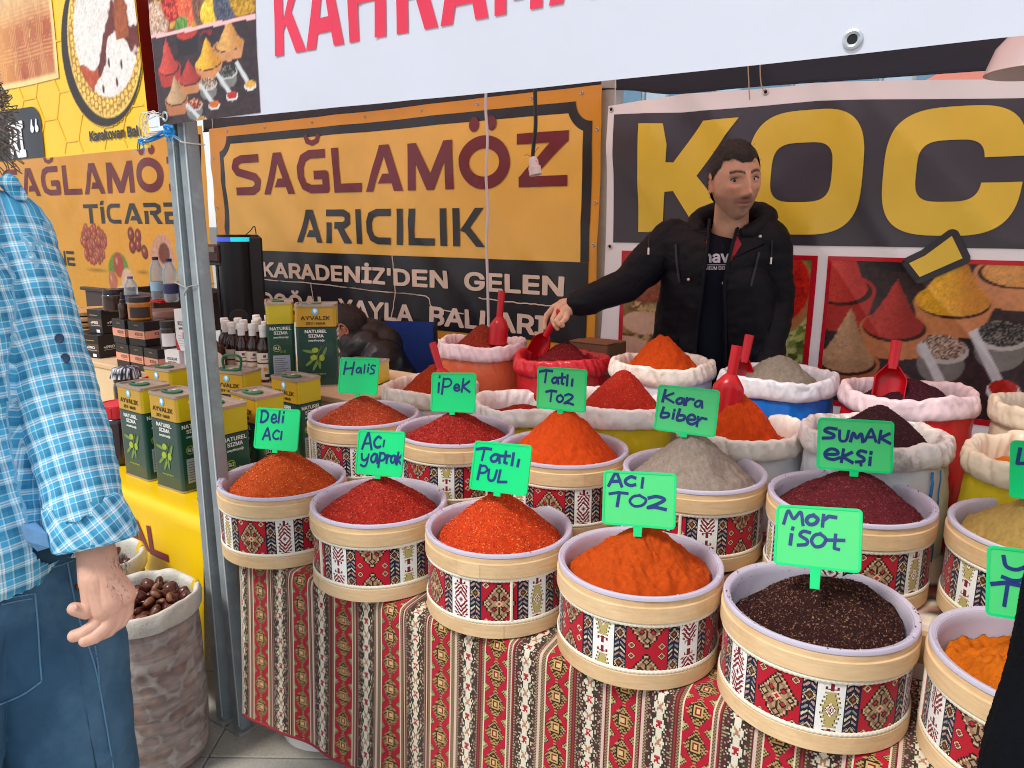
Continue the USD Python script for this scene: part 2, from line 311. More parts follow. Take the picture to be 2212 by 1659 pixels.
# ------------------------------------------------------------------ stall frames
def frame_post(label, x, y, z1, w=.055, plate=True, mt=M_steel, name='tent_post', lean=0.0):
    l_ = lean / (z1 - GZ); t = thing(name, label, 'tent post', 'posts of the market stalls', m=mat44((x, y, GZ), (math.cos(l_), 0, -math.sin(l_)), (0, 1, 0), (math.sin(l_), 0, math.cos(l_))))
    g = rrect(w, w, .008, 3); obj(t, 'tube', trimesh.creation.extrude_polygon(g, z1 - GZ, engine='earcut'), mt, 25)
    obj(t, 'weld_seam', cbox(w * .5 - .007, w * .5 - .002, -w / 2 - .0014, -w / 2 + .001, .02, z1 - GZ - .02, .0006), M_steel3)
    if plate:
        obj(t, 'base_plate', cbox(-w * .9, w * .9, -w * .9, w * .9, 0, .006, .001), M_steel2)
        obj(t, 'bolt', trimesh.Trimesh(*tri(lathe([(0, .006), (.008, .006), (.008, .012), (0, .012)], 8))).apply_translation((w * .7, -w * .7, 0)), M_steel2)
    return t
p1 = frame_post('galvanised steel front post of the honey stall, left of the touching pair', -1.8115, 1.128, 2.5, .038)
frame_post('galvanised steel front post of the spice stall, right of the touching pair', -1.732, 1.13, 2.5, .038, lean=-.046)
frame_post('grey steel back post between the amber beekeeping banner and the spice banner', -1.54, 2.96, 2.5, .075, True, M_steel2)
frame_post('pale steel back post at the left edge of the amber beekeeping banner', -4.33, 2.96, 2.5, .05, True, M_steel2)
wire = thing('tie_wire', 'thin twisted wire tied round the pair of front posts', 'wire')
zz = aty(405, 622, 1.1)[2]
obj(wire, 'loop', tube([(-1.834, 1.103, zz + .012), (-1.80, 1.101, zz + .004), (-1.785, 1.103, zz), (-1.76, 1.104, zz + .006), (-1.742, 1.107, zz + .008), (-1.74, 1.155, zz + .01), (-1.84, 1.156, zz + .012), (-1.836, 1.103, zz + .012)], .0016, 6), M_steel2)
obj(wire, 'twisted_end', tube([(-1.775, 1.102, zz), (-1.78, 1.095, zz - .012), (-1.784, 1.096, zz - .02)], .0025, 6), M_steel2)
def roof(label, x0, x1, y0, y1, z0, z1):
    t = thing('stall_canopy', label, 'canopy', 'red canopies over the stalls'); cx, cy = (x0 + x1) / 2, (y0 + y1) / 2
    c = np.array([(x0, y0, z0), (x1, y0, z0), (x1, y1, z0), (x0, y1, z0)]); n = 10; V, F = [], []
    for k in range(4):
        a, b = c[k], c[(k + 1) % 4]
        pv = []
        for i in range(n + 1):
            for j in range(n + 1):
                q = a + (b - a) * j / n; p = q + (np.array([cx, cy, z1]) - q) * i / n
                s = math.sin(PI * j / n) * math.sin(PI * i / n); pv.append(p - [0, 0, .05 * s])
        obj(t, 'panel', (np.array(pv), gridf(n, n)), M_red_roof, True)
    for k in range(4):
        obj(t, 'rafter', bar(c[k] - [0, 0, .03], (cx, cy, z1 - .04), .03), M_steel)
        obj(t, 'eave_rail', bar(c[k] + (c[(k + 1) % 4] - c[k]) * .012, c[k] + (c[(k + 1) % 4] - c[k]) * .988, .03), M_steel)
    return t
roof('red pyramid canopy over the spice stall', -1.77, 1.4, 1.20, 2.97, 2.52, 3.0)
roof('red pyramid canopy over the honey stall', -4.75, -1.80, 1.20, 2.97, 2.52, 3.0)
roof('red pyramid canopy at the far end of the honey stall', -7.75, -4.78, 1.20, 2.97, 2.52, 3.0)
t = thing('canopy_curtain', 'dark red fabric hanging from the canopy between the two fascia banners', 'curtain')
X, Z = np.meshgrid(np.linspace(-2.13, -1.92, 24), np.linspace(1.80, 2.4, 10)); obj(t, 'cloth', (np.c_[X.ravel(), 1.2 + .012 * np.sin(X.ravel() * 90), Z.ravel()], gridf(23, 9)), mat('dark_red_cloth', '8E0E16', .7), True); obj(t, 'hem', tube(np.c_[np.linspace(-2.13, -1.92, 24), 1.2 + .012 * np.sin(np.linspace(-2.13, -1.92, 24) * 90), np.full(24, 1.799)], .005, 6), mat('dark_red_cloth'))
# red market tent and a building beyond, glimpsed above the back wall
t = thing('market_tent', 'red market tent behind the spice stall, glimpsed above its banner', 'tent')
for (x, y) in ((-.9, 5.2), (1.6, 5.2), (1.6, 7.7), (-.9, 7.7)): obj(t, 'leg', bar((x, y, GZ), (x, y, 2.2), .05), M_steel)
for k, (a, b) in enumerate((((-.95, 5.15), (1.65, 5.15)), ((1.65, 5.15), (1.65, 7.75)), ((1.65, 7.75), (-.95, 7.75)), ((-.95, 7.75), (-.95, 5.15)))):
    obj(t, 'roof_panel', (np.array([(*a, 2.2), (*b, 2.2), (.35, 6.45, 3.1)]), np.array([[0, 1, 2]])), M_red_roof, False)
    obj(t, 'valance', (np.array([(*a, 1.98), (*b, 1.98), (*b, 2.2), (*a, 2.2)]), np.array([[0, 1, 2, 3]])), M_red_roof, False)
b = thing('office_building', 'blue grey building far behind the stalls, glimpsed above the spice banner', 'building')
M_bld, M_gl = mat('pale_cladding', '9FB0BE', .6), mat('blue_glass', '5B7C93', .2, .5)
obj(b, 'wall', cbox(-9, 6, 16, 22, GZ, 9, .01), M_bld)
for i in range(9):
    for j in range(3):
        w_ = obj(b, 'window', cbox(-8.6 + i * 1.6, -7.5 + i * 1.6, 15.95, 15.998, 1.0 + j * 2.6, 2.6 + j * 2.6, .01), M_steel)
        obj(w_, 'pane', cbox(-8.53 + i * 1.6, -7.57 + i * 1.6, 15.93, 15.948, 1.07 + j * 2.6, 2.53 + j * 2.6, .004), M_gl)

# ------------------------------------------------------------------ banners
class Sheet:
    """A hanging sheet facing -y at depth Y; w(x, z) is how far it bellies out."""
    def __init__(s, parent, Y, amp, seed, fx=2.2, fz=1.6, sag=None, fine=.035):
        s.fine = fine; s.p, s.Y, s.amp, s.seed, s.fx, s.fz, s.sag = parent, Y, amp, seed, fx, fz, sag
    def w(s, x, z):
        p = np.stack([x * s.fx + 40, z * s.fz + 40, 0 * x + s.seed], -1)
        q = np.stack([(x + .8 * z) * 3.1 + 20, (z - .5 * x) * .9 + 20, 0 * x + s.seed + 9], -1)
        r = s.amp * (fbm(p, 3) - .5) * 2 + s.amp * .55 * (1 - np.abs(2 * fbm(q, 2, 5) - 1)) ** 3
        return r
    def at(s, v, off):
        x, z = v[:, 0], v[:, 1]; dz = s.sag(x) if s.sag else 0
        return np.c_[x, s.Y - s.w(x, z) - off, z + dz]
    def shape(s, name, g, mt, off, step=.05, label=None, kind=None):
        v, f = flat(g, min(step, s.fine) if step < .15 else step); return obj(s.p, name, (s.at(v, off * 1.5), f), mt, True, label=label, kind=kind)
    def letters(s, name, gl, mt, off, step=.05):
        for g in gl: s.shape(name, g, mt, off, step)
    def picture(s, name, x0, x1, z0, z1, paint, off, step=.005, clip=None, label=None):
        nx, nz = max(2, int((x1 - x0) / step)), max(2, int((z1 - z0) / step))
        X, Z = np.meshgrid(np.linspace(x0, x1, nx + 1), np.linspace(z0, z1, nz + 1)); P = np.c_[X.ravel(), Z.ravel()]
        col = paint(P); f = gridf(nx, nz)
        if clip is not None:
            k = clip(P); f = f[k[f].all(1)]
        return obj(s.p, name, (s.at(P, off), f), M_photo, True, np.clip(col, 0, 1), 'vertex', label=label)
    def eyelet(s, x, z, r=.012):
        p = s.at(np.array([[x, z]]), .001)[0]
        m = trimesh.Trimesh(*tri(lathe([(r * .5, -.001), (r, -.001), (r * .95, .003), (r * .75, .004), (r * .5, .002), (r * .5, -.001)], 16)))
        v = m.vertices; e_ = obj(s.p, 'eyelet', trimesh.Trimesh(np.c_[p[0] + v[:, 0], p[1] - v[:, 2], p[2] + v[:, 1]], m.faces[:, ::-1]), M_chrome)
        if r > .01: a = np.linspace(0, 2 * PI, 17)[:-1]; obj(e_, 'hole', (np.vstack([np.c_[p[0] + r * .6 * np.cos(a), 0 * a + p[1] - .001, p[2] + r * .6 * np.sin(a)], [[p[0], p[1] - .001, p[2]]]]), np.stack([np.arange(16), (np.arange(16) + 1) % 16, np.full(16, 16)], 1)), mat('eyelet_hole', '17181C', .8), False)
class Paint:
    """Colours for the vertices of a printed picture."""
    def __init__(s, P, base): s.P = P; s.c = np.tile(hexc(base), (len(P), 1)); s.n = fbm(np.c_[P * 90, 0 * P[:, 0]], 3); s.n2 = fbm(np.c_[P * 260, 0 * P[:, 0] + 3], 2)
    def put(s, mask, color, noise=.0, fine=.0):
        c = hexc(color) * (1 + noise * (s.n[:, None] - .5) * 2 + fine * (s.n2[:, None] - .5) * 2); m = np.clip(mask, 0, 1)[:, None]; s.c = s.c * (1 - m) + np.clip(c, 0, 1) * m
    def ell(s, x, z, rx, rz, soft=.04): return np.clip((1 - np.hypot((s.P[:, 0] - x) / rx, (s.P[:, 1] - z) / rz)) / soft, 0, 1)
    def bowl(s, x, z, rx, rz, rim, depth=1.2):
        """A bowl seen at a slant: wall below, rim, hollow."""
        d = s.P[:, 1] - z; tap = 1 - .25 * np.clip(-d / (rz * depth * 1.6), 0, 1)
        s.put(np.clip((tap - np.abs(s.P[:, 0] - x) / rx) / .05, 0, 1) * (d < 0) * (d > -rz * depth - rz * np.sqrt(np.clip(1 - ((s.P[:, 0] - x) / rx) ** 2, 0, 1)) * .7), rim, .2)
        s.put(s.ell(x, z, rx, rz), rim, .1); s.put(s.ell(x, z, rx * .9, rz * .86), '3a1a10')
    def cone(s, x, z, rx, rz, h, c1, c2):
        """A heaped cone of ground spice."""
        t = (s.P[:, 1] - z) / h; hw = rx * np.clip(1 - t, 0, 1) ** 1.05 * (1 - .12 * np.sin(np.clip(t, 0, 1) * PI)) + .006 * (s.n - .5)
        u = (s.P[:, 0] - x) / np.maximum(hw, 1e-4)
        m = np.maximum(np.clip((1 - np.abs(u)) / .08, 0, 1) * (t > 0) * (t < .97), s.ell(x, z, rx, rz))
        s.put(m, c1, .25, .3); s.put(m * np.clip(u * .9 + .25 + (s.n - .5) * .8, 0, .8), c2, .2, .2)
    def bits(s, mask, cols, scale, seed=0):
        """Loose seeds and flakes: small coloured cells."""
        q = np.floor(s.P * scale + 1.3 * (s.n[:, None] - .5)); h = (np.sin(q[:, 0] * 127.1 + q[:, 1] * 311.7 + seed) * 43758.5453) % 1
        for i, c in enumerate(cols): s.put(mask * (np.floor(h * len(cols)) == i), c, .35, .3)
def spices(P, ox, oz, k, kz=None):
    """The printed still life of spice bowls; k metres wide units from a lower left corner."""
    P = np.c_[P[:, 0], oz + (P[:, 1] - oz) * k / (kz or k)]; s = Paint(P, '2b2022'); X = lambda x: ox + x * k; Z = lambda z: oz + z * k
    s.put(np.clip(s.n * 1.6 - .5, 0, .5), '4a3030')
    s.bowl(X(.38), Z(1.03), .22 * k, .12 * k, '241a1c', 2); s.put(s.ell(X(.38), Z(1.06), .2 * k, .1 * k), 'B8332A', .3, .3)
    s.put(s.ell(X(.72), Z(.98), .12 * k, .05 * k) * (s.n > .5), '8a1f22', .4)
    s.bowl(X(.0), Z(.55), .24 * k, .13 * k, 'B03028', 1.6); s.cone(X(-.02), Z(.57), .2 * k, .11 * k, .5 * k, 'D0483A', 'B02A24')
    s.bowl(X(1.08), Z(.72), .26 * k, .12 * k, 'C98A5A', 1.3); s.cone(X(1.1), Z(.73), .23 * k, .1 * k, .42 * k, 'D9A058', 'B97A38')
    s.bowl(X(.73), Z(.5), .25 * k, .125 * k, 'C88350', 1.2); s.cone(X(.72), Z(.52), .23 * k, .11 * k, .4 * k, 'E8B02C', 'C07A28')
    s.bowl(X(.38), Z(.3), .235 * k, .12 * k, 'BE7A4C', 1.2); s.cone(X(.37), Z(.32), .2 * k, .1 * k, .34 * k, 'B8392E', '8F2A22')
    s.bowl(X(.08), Z(.02), .24 * k, .12 * k, 'B06A40', 1.5); s.cone(X(.08), Z(.04), .2 * k, .1 * k, .4 * k, 'C09A72', 'A07A54')
    for (x, z, cols) in ((.7, .17, ('8a7060', 'b09a88', '5c4638', 'c4b09c')), (1.04, .3, ('2e2c2e', '55504c', '1c1a1a', '7a746c')), (.42, -.12, ('8a2a20', 'd0a080', '5c1c18', 'b04a34'))):
        s.put(s.ell(X(x), Z(z - .1), .15 * k, .14 * k), '77756f', .2); s.put(s.ell(X(x), Z(z), .165 * k, .1 * k), 'B9B6B0', .1)
        m = s.ell(X(x), Z(z + .02), .145 * k, .09 * k); s.bits(m, cols, 300 / max(k / .4, .8))
    for (x0, z0, x1, z1, c) in ((.58, .18, .75, -.12, 'D06A28'), (.88, .3, 1.06, -.02, 'B8281C'), (1.2, .42, 1.36, .1, 'D09A3C'), (.3, -.1, .5, -.34, 'C08A4A')):
        d = np.array([x1 - x0, z1 - z0]); L = np.hypot(*d); d /= L; q = np.c_[P[:, 0] - X(x0), P[:, 1] - Z(z0)] / k; a, b_ = q @ d, q @ np.array([-d[1], d[0]])
        s.put(np.clip((.032 + .012 * np.clip(a, 0, 1) - np.abs(b_)) / .008, 0, 1) * (a > -.03) * (a < L), 'C9CACB', .08)
        s.put(s.ell(X(x1 + .03), Z(z1 - .05), .1 * k, .075 * k), 'D9D9D9'); s.put(s.ell(X(x1 + .03), Z(z1 - .03), .085 * k, .06 * k), c, .3, .3)
    return s.c

# amber beekeeping banner on the back wall
t = thing('back_banner', 'amber vinyl banner with black scalloped border reading SAĞLAMÖZ ARICILIK', 'banner')
B = Sheet(t, 2.9, .022, 3)
B.shape('sheet', sbox(-4.29, .93, -1.555, 2.075), V_orange, 0)
out = sbox(-4.19, 1.0, -1.595, 2.02).difference(unary_union([Point(-4.19, 2.02).buffer(.085), Point(-1.595, 2.02).buffer(.085)]))
B.shape('field', unary_union([out.buffer(-.046)]).intersection(sbox(-5, 1.345, 0, 3)), V_field, .002)
B.shape('border', out.difference(out.buffer(-.045)).intersection(sbox(-5, 1.345, 0, 3)), V_black, .002)
B.shape('lower_panel', sbox(-4.19, .975, -1.597, 1.344), V_black, .002)
B.letters('letter', fit_word(word('SAĞLAMÖZ'), -4.06, -1.71, 1.672, 1.905), V_maroon, .0045)
B.letters('letter', fit_word(word('ARICILIK', .16), -3.51, -2.16, 1.4, 1.583), V_dark, .0045)
B.letters('letter', polys(fit(text("KARADENİZ'DEN  GELEN", 1, .02), -3.845, -1.72, 1.188, 1.3)), V_cream, .0045)
B.letters('letter', polys(fit(text('DOĞAL  YAYLA  BALLARI', 1, .02), -3.87, -1.8, .998, 1.12)), V_cream, .0045)
for pl in ([(-3.86, 1.172), (-3.3, 1.166), (-2.9, 1.152), (-2.55, 1.146), (-2.5, 1.09), (-2.3, 1.07)], [(-2.2, 1.153), (-1.95, 1.145), (-1.72, 1.142)], [(-2.76, 1.35), (-2.745, 1.15), (-2.78, 1.02)], [(-3.42, 1.166), (-3.4, 1.02)]):
    B.shape('worn_crease', LineString([tuple(p) for p in curve(np.c_[np.array(pl), np.zeros(len(pl))], 24)[:, :2] + rng.normal(0, .0015, (24, 2))]).buffer(.0028), V_cream, .003, .2)
for x in (-4.1, -3.75, -3.35, -2.95, -2.55, -2.2, -1.9, -1.65): B.eyelet(x, 2.05, .008)
for z in (1.9, 1.6, 1.42, 1.2): B.eyelet(-1.572, z, .008); B.eyelet(-4.262, z, .008)

# amber nut banner further left
t = thing('back_banner', 'amber vinyl banner with printed nuts reading SAĞLAMÖZ TİCARET', 'banner')
B = Sheet(t, 2.9, .016, 11)
B.shape('sheet', sbox(-7.6, .85, -4.36, 2.1), vinyl('deep_amber', 'F0B034'), 0)
B.letters('letter', fit_word(word('SAĞLAMÖZ'), -7.24, -4.46, 1.712, 1.932), V_maroon, .002)
B.letters('letter', fit_word(word('TİCARET'), -5.965, -4.42, 1.498, 1.64), V_dark, .002)
B.letters('letter', fit_word(word('ARICILIK'), -7.3, -6.49, 1.375, 1.475), V_maroon, .002)
B.letters('letter', fit_word(word('NE'), -6.44, -6.18, 1.17, 1.285), V_dark, .002)
def nuts(P):
    s = Paint(P, 'F0B034'); r = np.random.default_rng(5)
    def pile(x, z, R, n, c, dk, sh):
        s.put(s.ell(x, z - R * 1.05, R * 1.1, .02, .9) * .7, '7a5210')
        for i in range(n):
            a, q = r.uniform(0, 2 * PI), R * math.sqrt(r.uniform(0, .8)); px, pz = x + q * math.cos(a), z + q * math.sin(a) * .85
            s.put(s.ell(px, pz, sh[0], sh[1], .15), dk); s.put(s.ell(px - .003, pz + .004, sh[0] * .8, sh[1] * .82, .3), c, .2); s.put(s.ell(px - .008, pz + .01, sh[0] * .3, sh[1] * .3, .8), 'E8B8A0')
    pile(-5.86, 1.35, .19, 70, 'C4664A', '8a3a28', (.03, .04))
    for (x, z) in ((-5.3, 1.42), (-5.22, 1.43), (-5.3, 1.33), (-5.22, 1.34), (-5.15, 1.29)): pile(x, z, .02, 1, '9A3A28', '5c1c14', (.05, .055))
    s.put(s.ell(-5.2, 1.16, .1, .02, .9) * .7, '7a5210')
    for a in np.linspace(.2, PI - .2, 26):
        x, z = -5.54 + .2 * math.cos(a), 1.14 + .2 * math.sin(a); s.put(s.ell((x - 5.54) / 2, (z + 1.14) / 2, .05, .06, .4), '6E9A3A', .3, .4)
    for (x, z, a, b_, c) in ((-5.54, 1.2, .075, .1, 'B8503C'), (-5.64, 1.07, .07, .09, 'C87858'), (-5.43, 1.08, .1, .11, 'E8C4A0'), (-5.52, 1.0, .09, .05, 'EED2B4')): s.put(s.ell(x, z, a, b_, .15), c, .2); s.put(s.ell(x - .02, z + .03, a * .3, b_ * .35, .8) * .5, 'F4E0D0')
    for (x, z, a, b_) in ((-4.93, 1.24, .16, .2), (-5.05, 1.0, .14, .12)): s.put(s.ell(x, z, a, b_, .1), 'D8A488', .3, .2); s.put(s.ell(x + .02, z + .06, a * .5, b_ * .4, .2), '7a3a24', .5)
    return s.c
B.picture('printed_nuts', -6.1, -4.7, .92, 1.5, nuts, .002, .008)

# spice shop banner behind the vendor
t = thing('back_banner', 'white and charcoal vinyl banner with huge yellow letters KOÇ over printed spice bowls', 'banner')
sagk = lambda x: -.012 * np.sin((x + 1.5) * 2.2)
B = Sheet(t, 2.9, .026, 21, sag=None, fine=.022)
B.shape('sheet', Polygon([(-1.53, .8), (.75, .8), (.75, 1.93), (-.09, 1.955), (-.65, 1.995), (-1.2, 2.004), (-1.515, 1.985)]), V_white, 0)
B.shape('dark_panel', Polygon([(-1.485, 1.433), (.7, 1.44), (.7, 1.885), (-.09, 1.897), (-.7, 1.938), (-1.2, 1.937), (-1.485, 1.95)]), vinyl('slate', '46424B'), .002)
sup = lambda x, z, a, b_, e=3.2: Polygon([(x + a * np.sign(math.cos(q)) * abs(math.cos(q)) ** (2 / e), z + b_ * np.sign(math.sin(q)) * abs(math.sin(q)) ** (2 / e)) for q in np.linspace(0, 2 * PI, 72)[:-1]])
Kg = Polygon([(-1.369, 1.906), (-1.268, 1.9), (-1.248, 1.82), (-1.25, 1.752), (-1.218, 1.75), (-1.108, 1.9), (-.97, 1.903), (-1.122, 1.696), (-1.066, 1.631), (-.935, 1.478), (-1.1, 1.478), (-1.215, 1.64), (-1.251, 1.637), (-1.255, 1.478), (-1.368, 1.478)])
Og = sup(-.722, 1.692, .203, .2175).difference(sup(-.728, 1.695, .106, .104, 3.6))
Cg = sup(-.255, 1.681, .2, .205).difference(sup(-.26, 1.684, .095, .098, 3.6)).difference(sbox(-.171, 1.645, .1, 1.724))
ced = Polygon([(-.229, 1.476), (-.19, 1.404), (-.308, 1.338), (-.345, 1.383), (-.3, 1.41)])
B.letters('letter', [Kg, Og, Cg], V_yellow, .0045)
B.shape('picture_frame', sbox(-1.443, .852, -.644, 1.4).difference(sbox(-1.424, .872, -.665, 1.383)), V_red, .002)
B.shape('picture_frame', sbox(-.609, .852, .72, 1.4).difference(sbox(-.595, .872, .7, 1.385)), V_red, .002)
B.shape('cedilla_outline', ced.buffer(.022), V_dark, .0055); B.shape('cedilla', ced, V_yellow, .008)
def left_spice(P):
    s = Paint(P, '9a8a58'); s.bits(np.ones(len(P)), ('8CA04A', 'A8B860', '6E8238', 'C4CC88', '54652c'), 36)
    s.put((P[:, 0] < -1.1) * 1.0, 'C49A7C', .3); s.bits((P[:, 0] < -1.15) * (P[:, 1] < 1.2) * 1.0, ('A08850', '8a7040', 'C0A870', '705030'), 40); s.put(s.ell(-1.33, 1.1, .1, .05), 'D8B49A', .1); s.put(s.ell(-1.4, .97, .14, .07), 'DDB8A0', .1); s.put((P[:, 0] < -1.15) * (P[:, 1] > 1.19) * 1.0, '8a4a34', .6, .4)
    s.put(s.ell(-.8, 1.26, .16, .17), 'B07848', .2); s.put(s.ell(-.8, 1.28, .14, .15), 'C02018', .5, .5)
    return s.c
B.picture('printed_pods', -1.424, -.665, .872, 1.383, left_spice, .002, .006)
B.picture('printed_bowls', -.595, .7, .872, 1.385, lambda P: spices(P, -.555, 1.01 + .0, .485), .002, .005)
B.eyelet(-.88, 1.985); B.eyelet(-1.5, 1.415); B.eyelet(-1.5, 1.97)

# dark tarpaulin valance hung along the back rail
t = thing('tarpaulin_valance', 'dark navy tarpaulin strip hanging along the top of the back wall', 'tarpaulin')
B = Sheet(t, 2.93, .012, 33)
B.shape('cloth', Polygon([(-4.4, 2.5), (1.0, 2.5), (1.0, 1.965), (-.096, 1.992), (-.9, 2.014), (-1.25, 2.018), (-1.56, 2.062), (-2.2, 2.07), (-3.2, 2.06), (-4.4, 2.07)]), V_navy, 0)
obj(t, 'hem_rope', tube(B.at(curve([(-4.4, 2.07, 0), (-3.2, 2.06, 0), (-2.2, 2.07, 0), (-1.56, 2.062, 0), (-1.25, 2.018, 0), (-.9, 2.014, 0), (-.096, 1.992, 0), (1.0, 1.965, 0)], 40)[:, :2], .001), .004, 6), V_navy)
for i, (a, b_) in enumerate((((-.905, 2.02), (-.88, 1.985)), ((-.95, 2.03), (-.93, 1.96)))):
    s_ = obj('/World', 'banner_string', tube(curve([(a[0], 2.885, a[1] + .08), (a[0] + .01, 2.882, a[1]), (b_[0], 2.878, b_[1])], 12), .0022, 5), mat('jute', 'B79F86', .8), label=('taut string tying the spice banner to the valance', 'loose string dangling beside the taut one on the spice banner')[i], cat='string')

# white front fascia of the spice stall
t = thing('fascia_banner', 'big white fascia banner with red capitals and a printed spice picture at its left end', 'banner')
B = Sheet(t, 1.09, .010, 41, 1.5, 1.2)
B.shape('sheet', Polygon([(-1.823, 1.745), (-1.414, 1.732), (-.7, 1.722), (.2, 1.716), (1.4, 1.72), (1.4, 2.13), (-1.823, 2.13)]), V_fascia, 0)
def blk(c):
    w = .28; bx = sbox
    if c == 'K': return unary_union([bx(0, 0, w, 1), Polygon([(w, .42), (.68, 1), (1, 1), (.55, .52), (1, 0), (.68, 0), (.36, .38), (w, .30)])])
    if c == 'A': return Polygon([(0, 0), (.34, 1), (.66, 1), (1, 0), (.74, 0), (.68, .18), (.32, .18), (.26, 0)]).difference(Polygon([(.38, .36), (.62, .36), (.5, .8)]))
    if c == 'H': return unary_union([bx(0, 0, w, 1), bx(1 - w, 0, 1, 1), bx(0, .42, 1, .6)])
    if c == 'R': return unary_union([bx(0, 0, w, 1), stroke([(.1, .91), (.7, .91), (.86, .8), (.86, .58), (.7, .46), (.1, .46)], .2, 2, 1), Polygon([(.45, .4), (.75, .45), (1, 0), (.68, 0)])])
    if c == 'M': return unary_union([bx(0, 0, .25, 1), bx(.75, 0, 1, 1), Polygon([(.0, 1), (.28, 1), (.5, .45), (.72, 1), (1, 1), (.6, .12), (.4, .12)])])
    if c == 'N': return unary_union([bx(0, 0, .26, 1), bx(.74, 0, 1, 1), Polygon([(0, 1), (.28, 1), (1, 0), (.72, 0)])])
    return text(c, 1, .02)
# widths read off the feet of the letters that show
for ch, a, b_ in (('K', -1.353, -1.257), ('A', -1.257, -1.148), ('H', -1.133, -1.037), ('R', -1.012, -.914), ('A', -.908, -.803), ('M', -.79, -.695), ('A', -.683, -.583), ('N', -.57, -.474), ('M', -.45, -.355), ('A', -.343, -.243), ('R', -.23, -.135), ('A', -.125, -.025), ('Ş', -.01, .08)):
    B.letters('letter', [fit(blk(ch), a, b_, 1.843 if ch != 'Ş' else 1.81, 1.998)], V_pink, .0015)
def fpic(P):
    c = spices(P, -1.753, 1.788, .223, .135); s = Paint(P, '806050'); z = P[:, 1] - 1.942 + (P[:, 0] + 1.82) * .03
    s.bits(np.ones(len(P)), ('8a4a30', 'C8982C', '6a3020'), 60)
    for (x, zz_, rx, rz, cols) in ((-1.8, 1.97, .06, .05, ('C8A084', 'A88064', 'DCC0A8')), (-1.72, 2.01, .05, .05, ('C41C18', 'E05030', '8a1010')), (-1.66, 2.0, .045, .06, ('D8502C', 'E87848')), (-1.6, 1.99, .04, .07, ('8a6048', '6a4430')), (-1.69, 1.952, .03, .018, ('4E7A30', '6A9A40')), (-1.575, 1.96, .035, .03, ('E8B81C', 'F4D04C')), (-1.53, 2.03, .05, .05, ('5A7040', '788A50')), (-1.515, 1.97, .045, .05, ('3a3c4c', '585a6a')), (-1.455, 2.0, .05, .07, ('C89820', 'A87818'))): s.bits(s.ell(x, zz_, rx, rz, .1), cols, 210)
    m = np.clip(z / .004, 0, 1)[:, None]; c = c * (1 - m) + s.c * m; k = np.abs(z) < .004; c[k] = hexc('F0B8B8'); return c
B.picture('printed_spices', -1.82, -1.414, 1.737, 2.12, fpic, .0015, .0035)
B.eyelet(-.225, 1.737, .013); B.eyelet(-1.79, 1.757, .013)

# yellow honey banner of the next stall
t = thing('fascia_banner', 'bright yellow honey banner with a printed honeycomb and faint hexagons', 'banner')
B = Sheet(t, 1.09, .008, 51, 1.6, 1.3)
B.shape('sheet', sbox(-3.4, 1.688, -1.868, 2.25), V_honey, 0)
V_hex = vinyl('honey_shade', 'F1C214', .05)
hexes = []
for i in range(-1, 14):
    for j in range(-1, 8):
        cx, cz = -3.4 + i * .114 , 1.66 + j * .132 + (i % 2) * .066
        hexes.append(Polygon([(cx + .076 * math.cos(q), cz + .076 * math.sin(q)) for q in np.arange(6) * PI / 3]).exterior.buffer(.0022))
B.shape('hexagon_print', unary_union(hexes).intersection(sbox(-3.39, 1.695, -1.88, 2.2)), V_hex, .0012, .2)
def comb(P):
    s = Paint(P, 'F9C916'); c, z = -2.05, 1.955
    x = P[:, 0] - c; y = P[:, 1] - z
    s.put(s.ell(c - .005, z - .002, .205, .205, .02), '2a1a14', .3); s.put(s.ell(c + .012, z + .01, .185, .195, .02), 'E8C05C', .3, .5)
    q = P * 110; hx = np.abs(np.sin(q[:, 0] * 1.5) * np.sin(q[:, 1] * 1.5 + (np.floor(q[:, 0] * .477) % 2) * 1.57))
    s.put(s.ell(c + .012, z + .01, .178, .188, .02) * (hx < .3), 'B07A20', .2)
    n = fbm(np.c_[P * 22, 0 * P[:, 0]], 3)
    s.put(s.ell(c + .025, z + .03, .16, .165, .03), 'E6DCD4', .18, .3)
    band = np.clip((.035 - np.abs(y + .02 - .35 * x - .05 * np.sin(x * 25) + (n - .5) * .08)) / .006, 0, 1) * s.ell(c + .03, z + .03, .17, .17, .03)
    s.put(band, '6a2414', .5, .4); s.put(band * (x < -.03), 'B8481C', .4)
    band = np.clip((.035 - np.abs(x - .115 + (n - .5) * .07)) / .006, 0, 1) * (y > 0) * s.ell(c + .03, z + .03, .18, .18, .03); s.put(band, '9a4a1c', .5, .4)
    for (px, pz) in ((-.02, -.06), (.03, -.05), (.06, -.1), (-.01, -.11), (.09, -.06)): s.put(s.ell(c + px, z + pz, .006, .014, .3), '4a2410')
    return s.c
B.picture('printed_comb', -2.27, -1.87, 1.745, 2.19, comb, .0022, .0035, lambda P: (((P[:, 0] + 2.055) / .206) ** 2 + ((P[:, 1] - 1.953) / .206) ** 2) < 1)
def slab_comb(P):
    s = Paint(P, 'D08A48'); e = np.minimum(np.minimum(P[:, 0] + 2.9, -2.285 - P[:, 0]), P[:, 1] - 1.895)
    hx = np.abs(np.sin(P[:, 0] * 330) * np.sin(P[:, 1] * 330)); s.put(np.clip(fbm(np.c_[P * 6, 0 * P[:, 0]], 2) * 2 - .6, 0, 1), 'A84828', .3); s.put((hx < .25) * .5, 'E8B070', .3)
    s.put(np.clip((P[:, 1] - 2.05) / .1, 0, .8), 'E8C088', .3); s.put(np.clip((.018 - e) / .006, 0, 1), 'F0D08C', .15); return s.c
B.picture('printed_honeycomb_slab', -2.9, -2.285, 1.895, 2.22, slab_comb, .0022, .005)
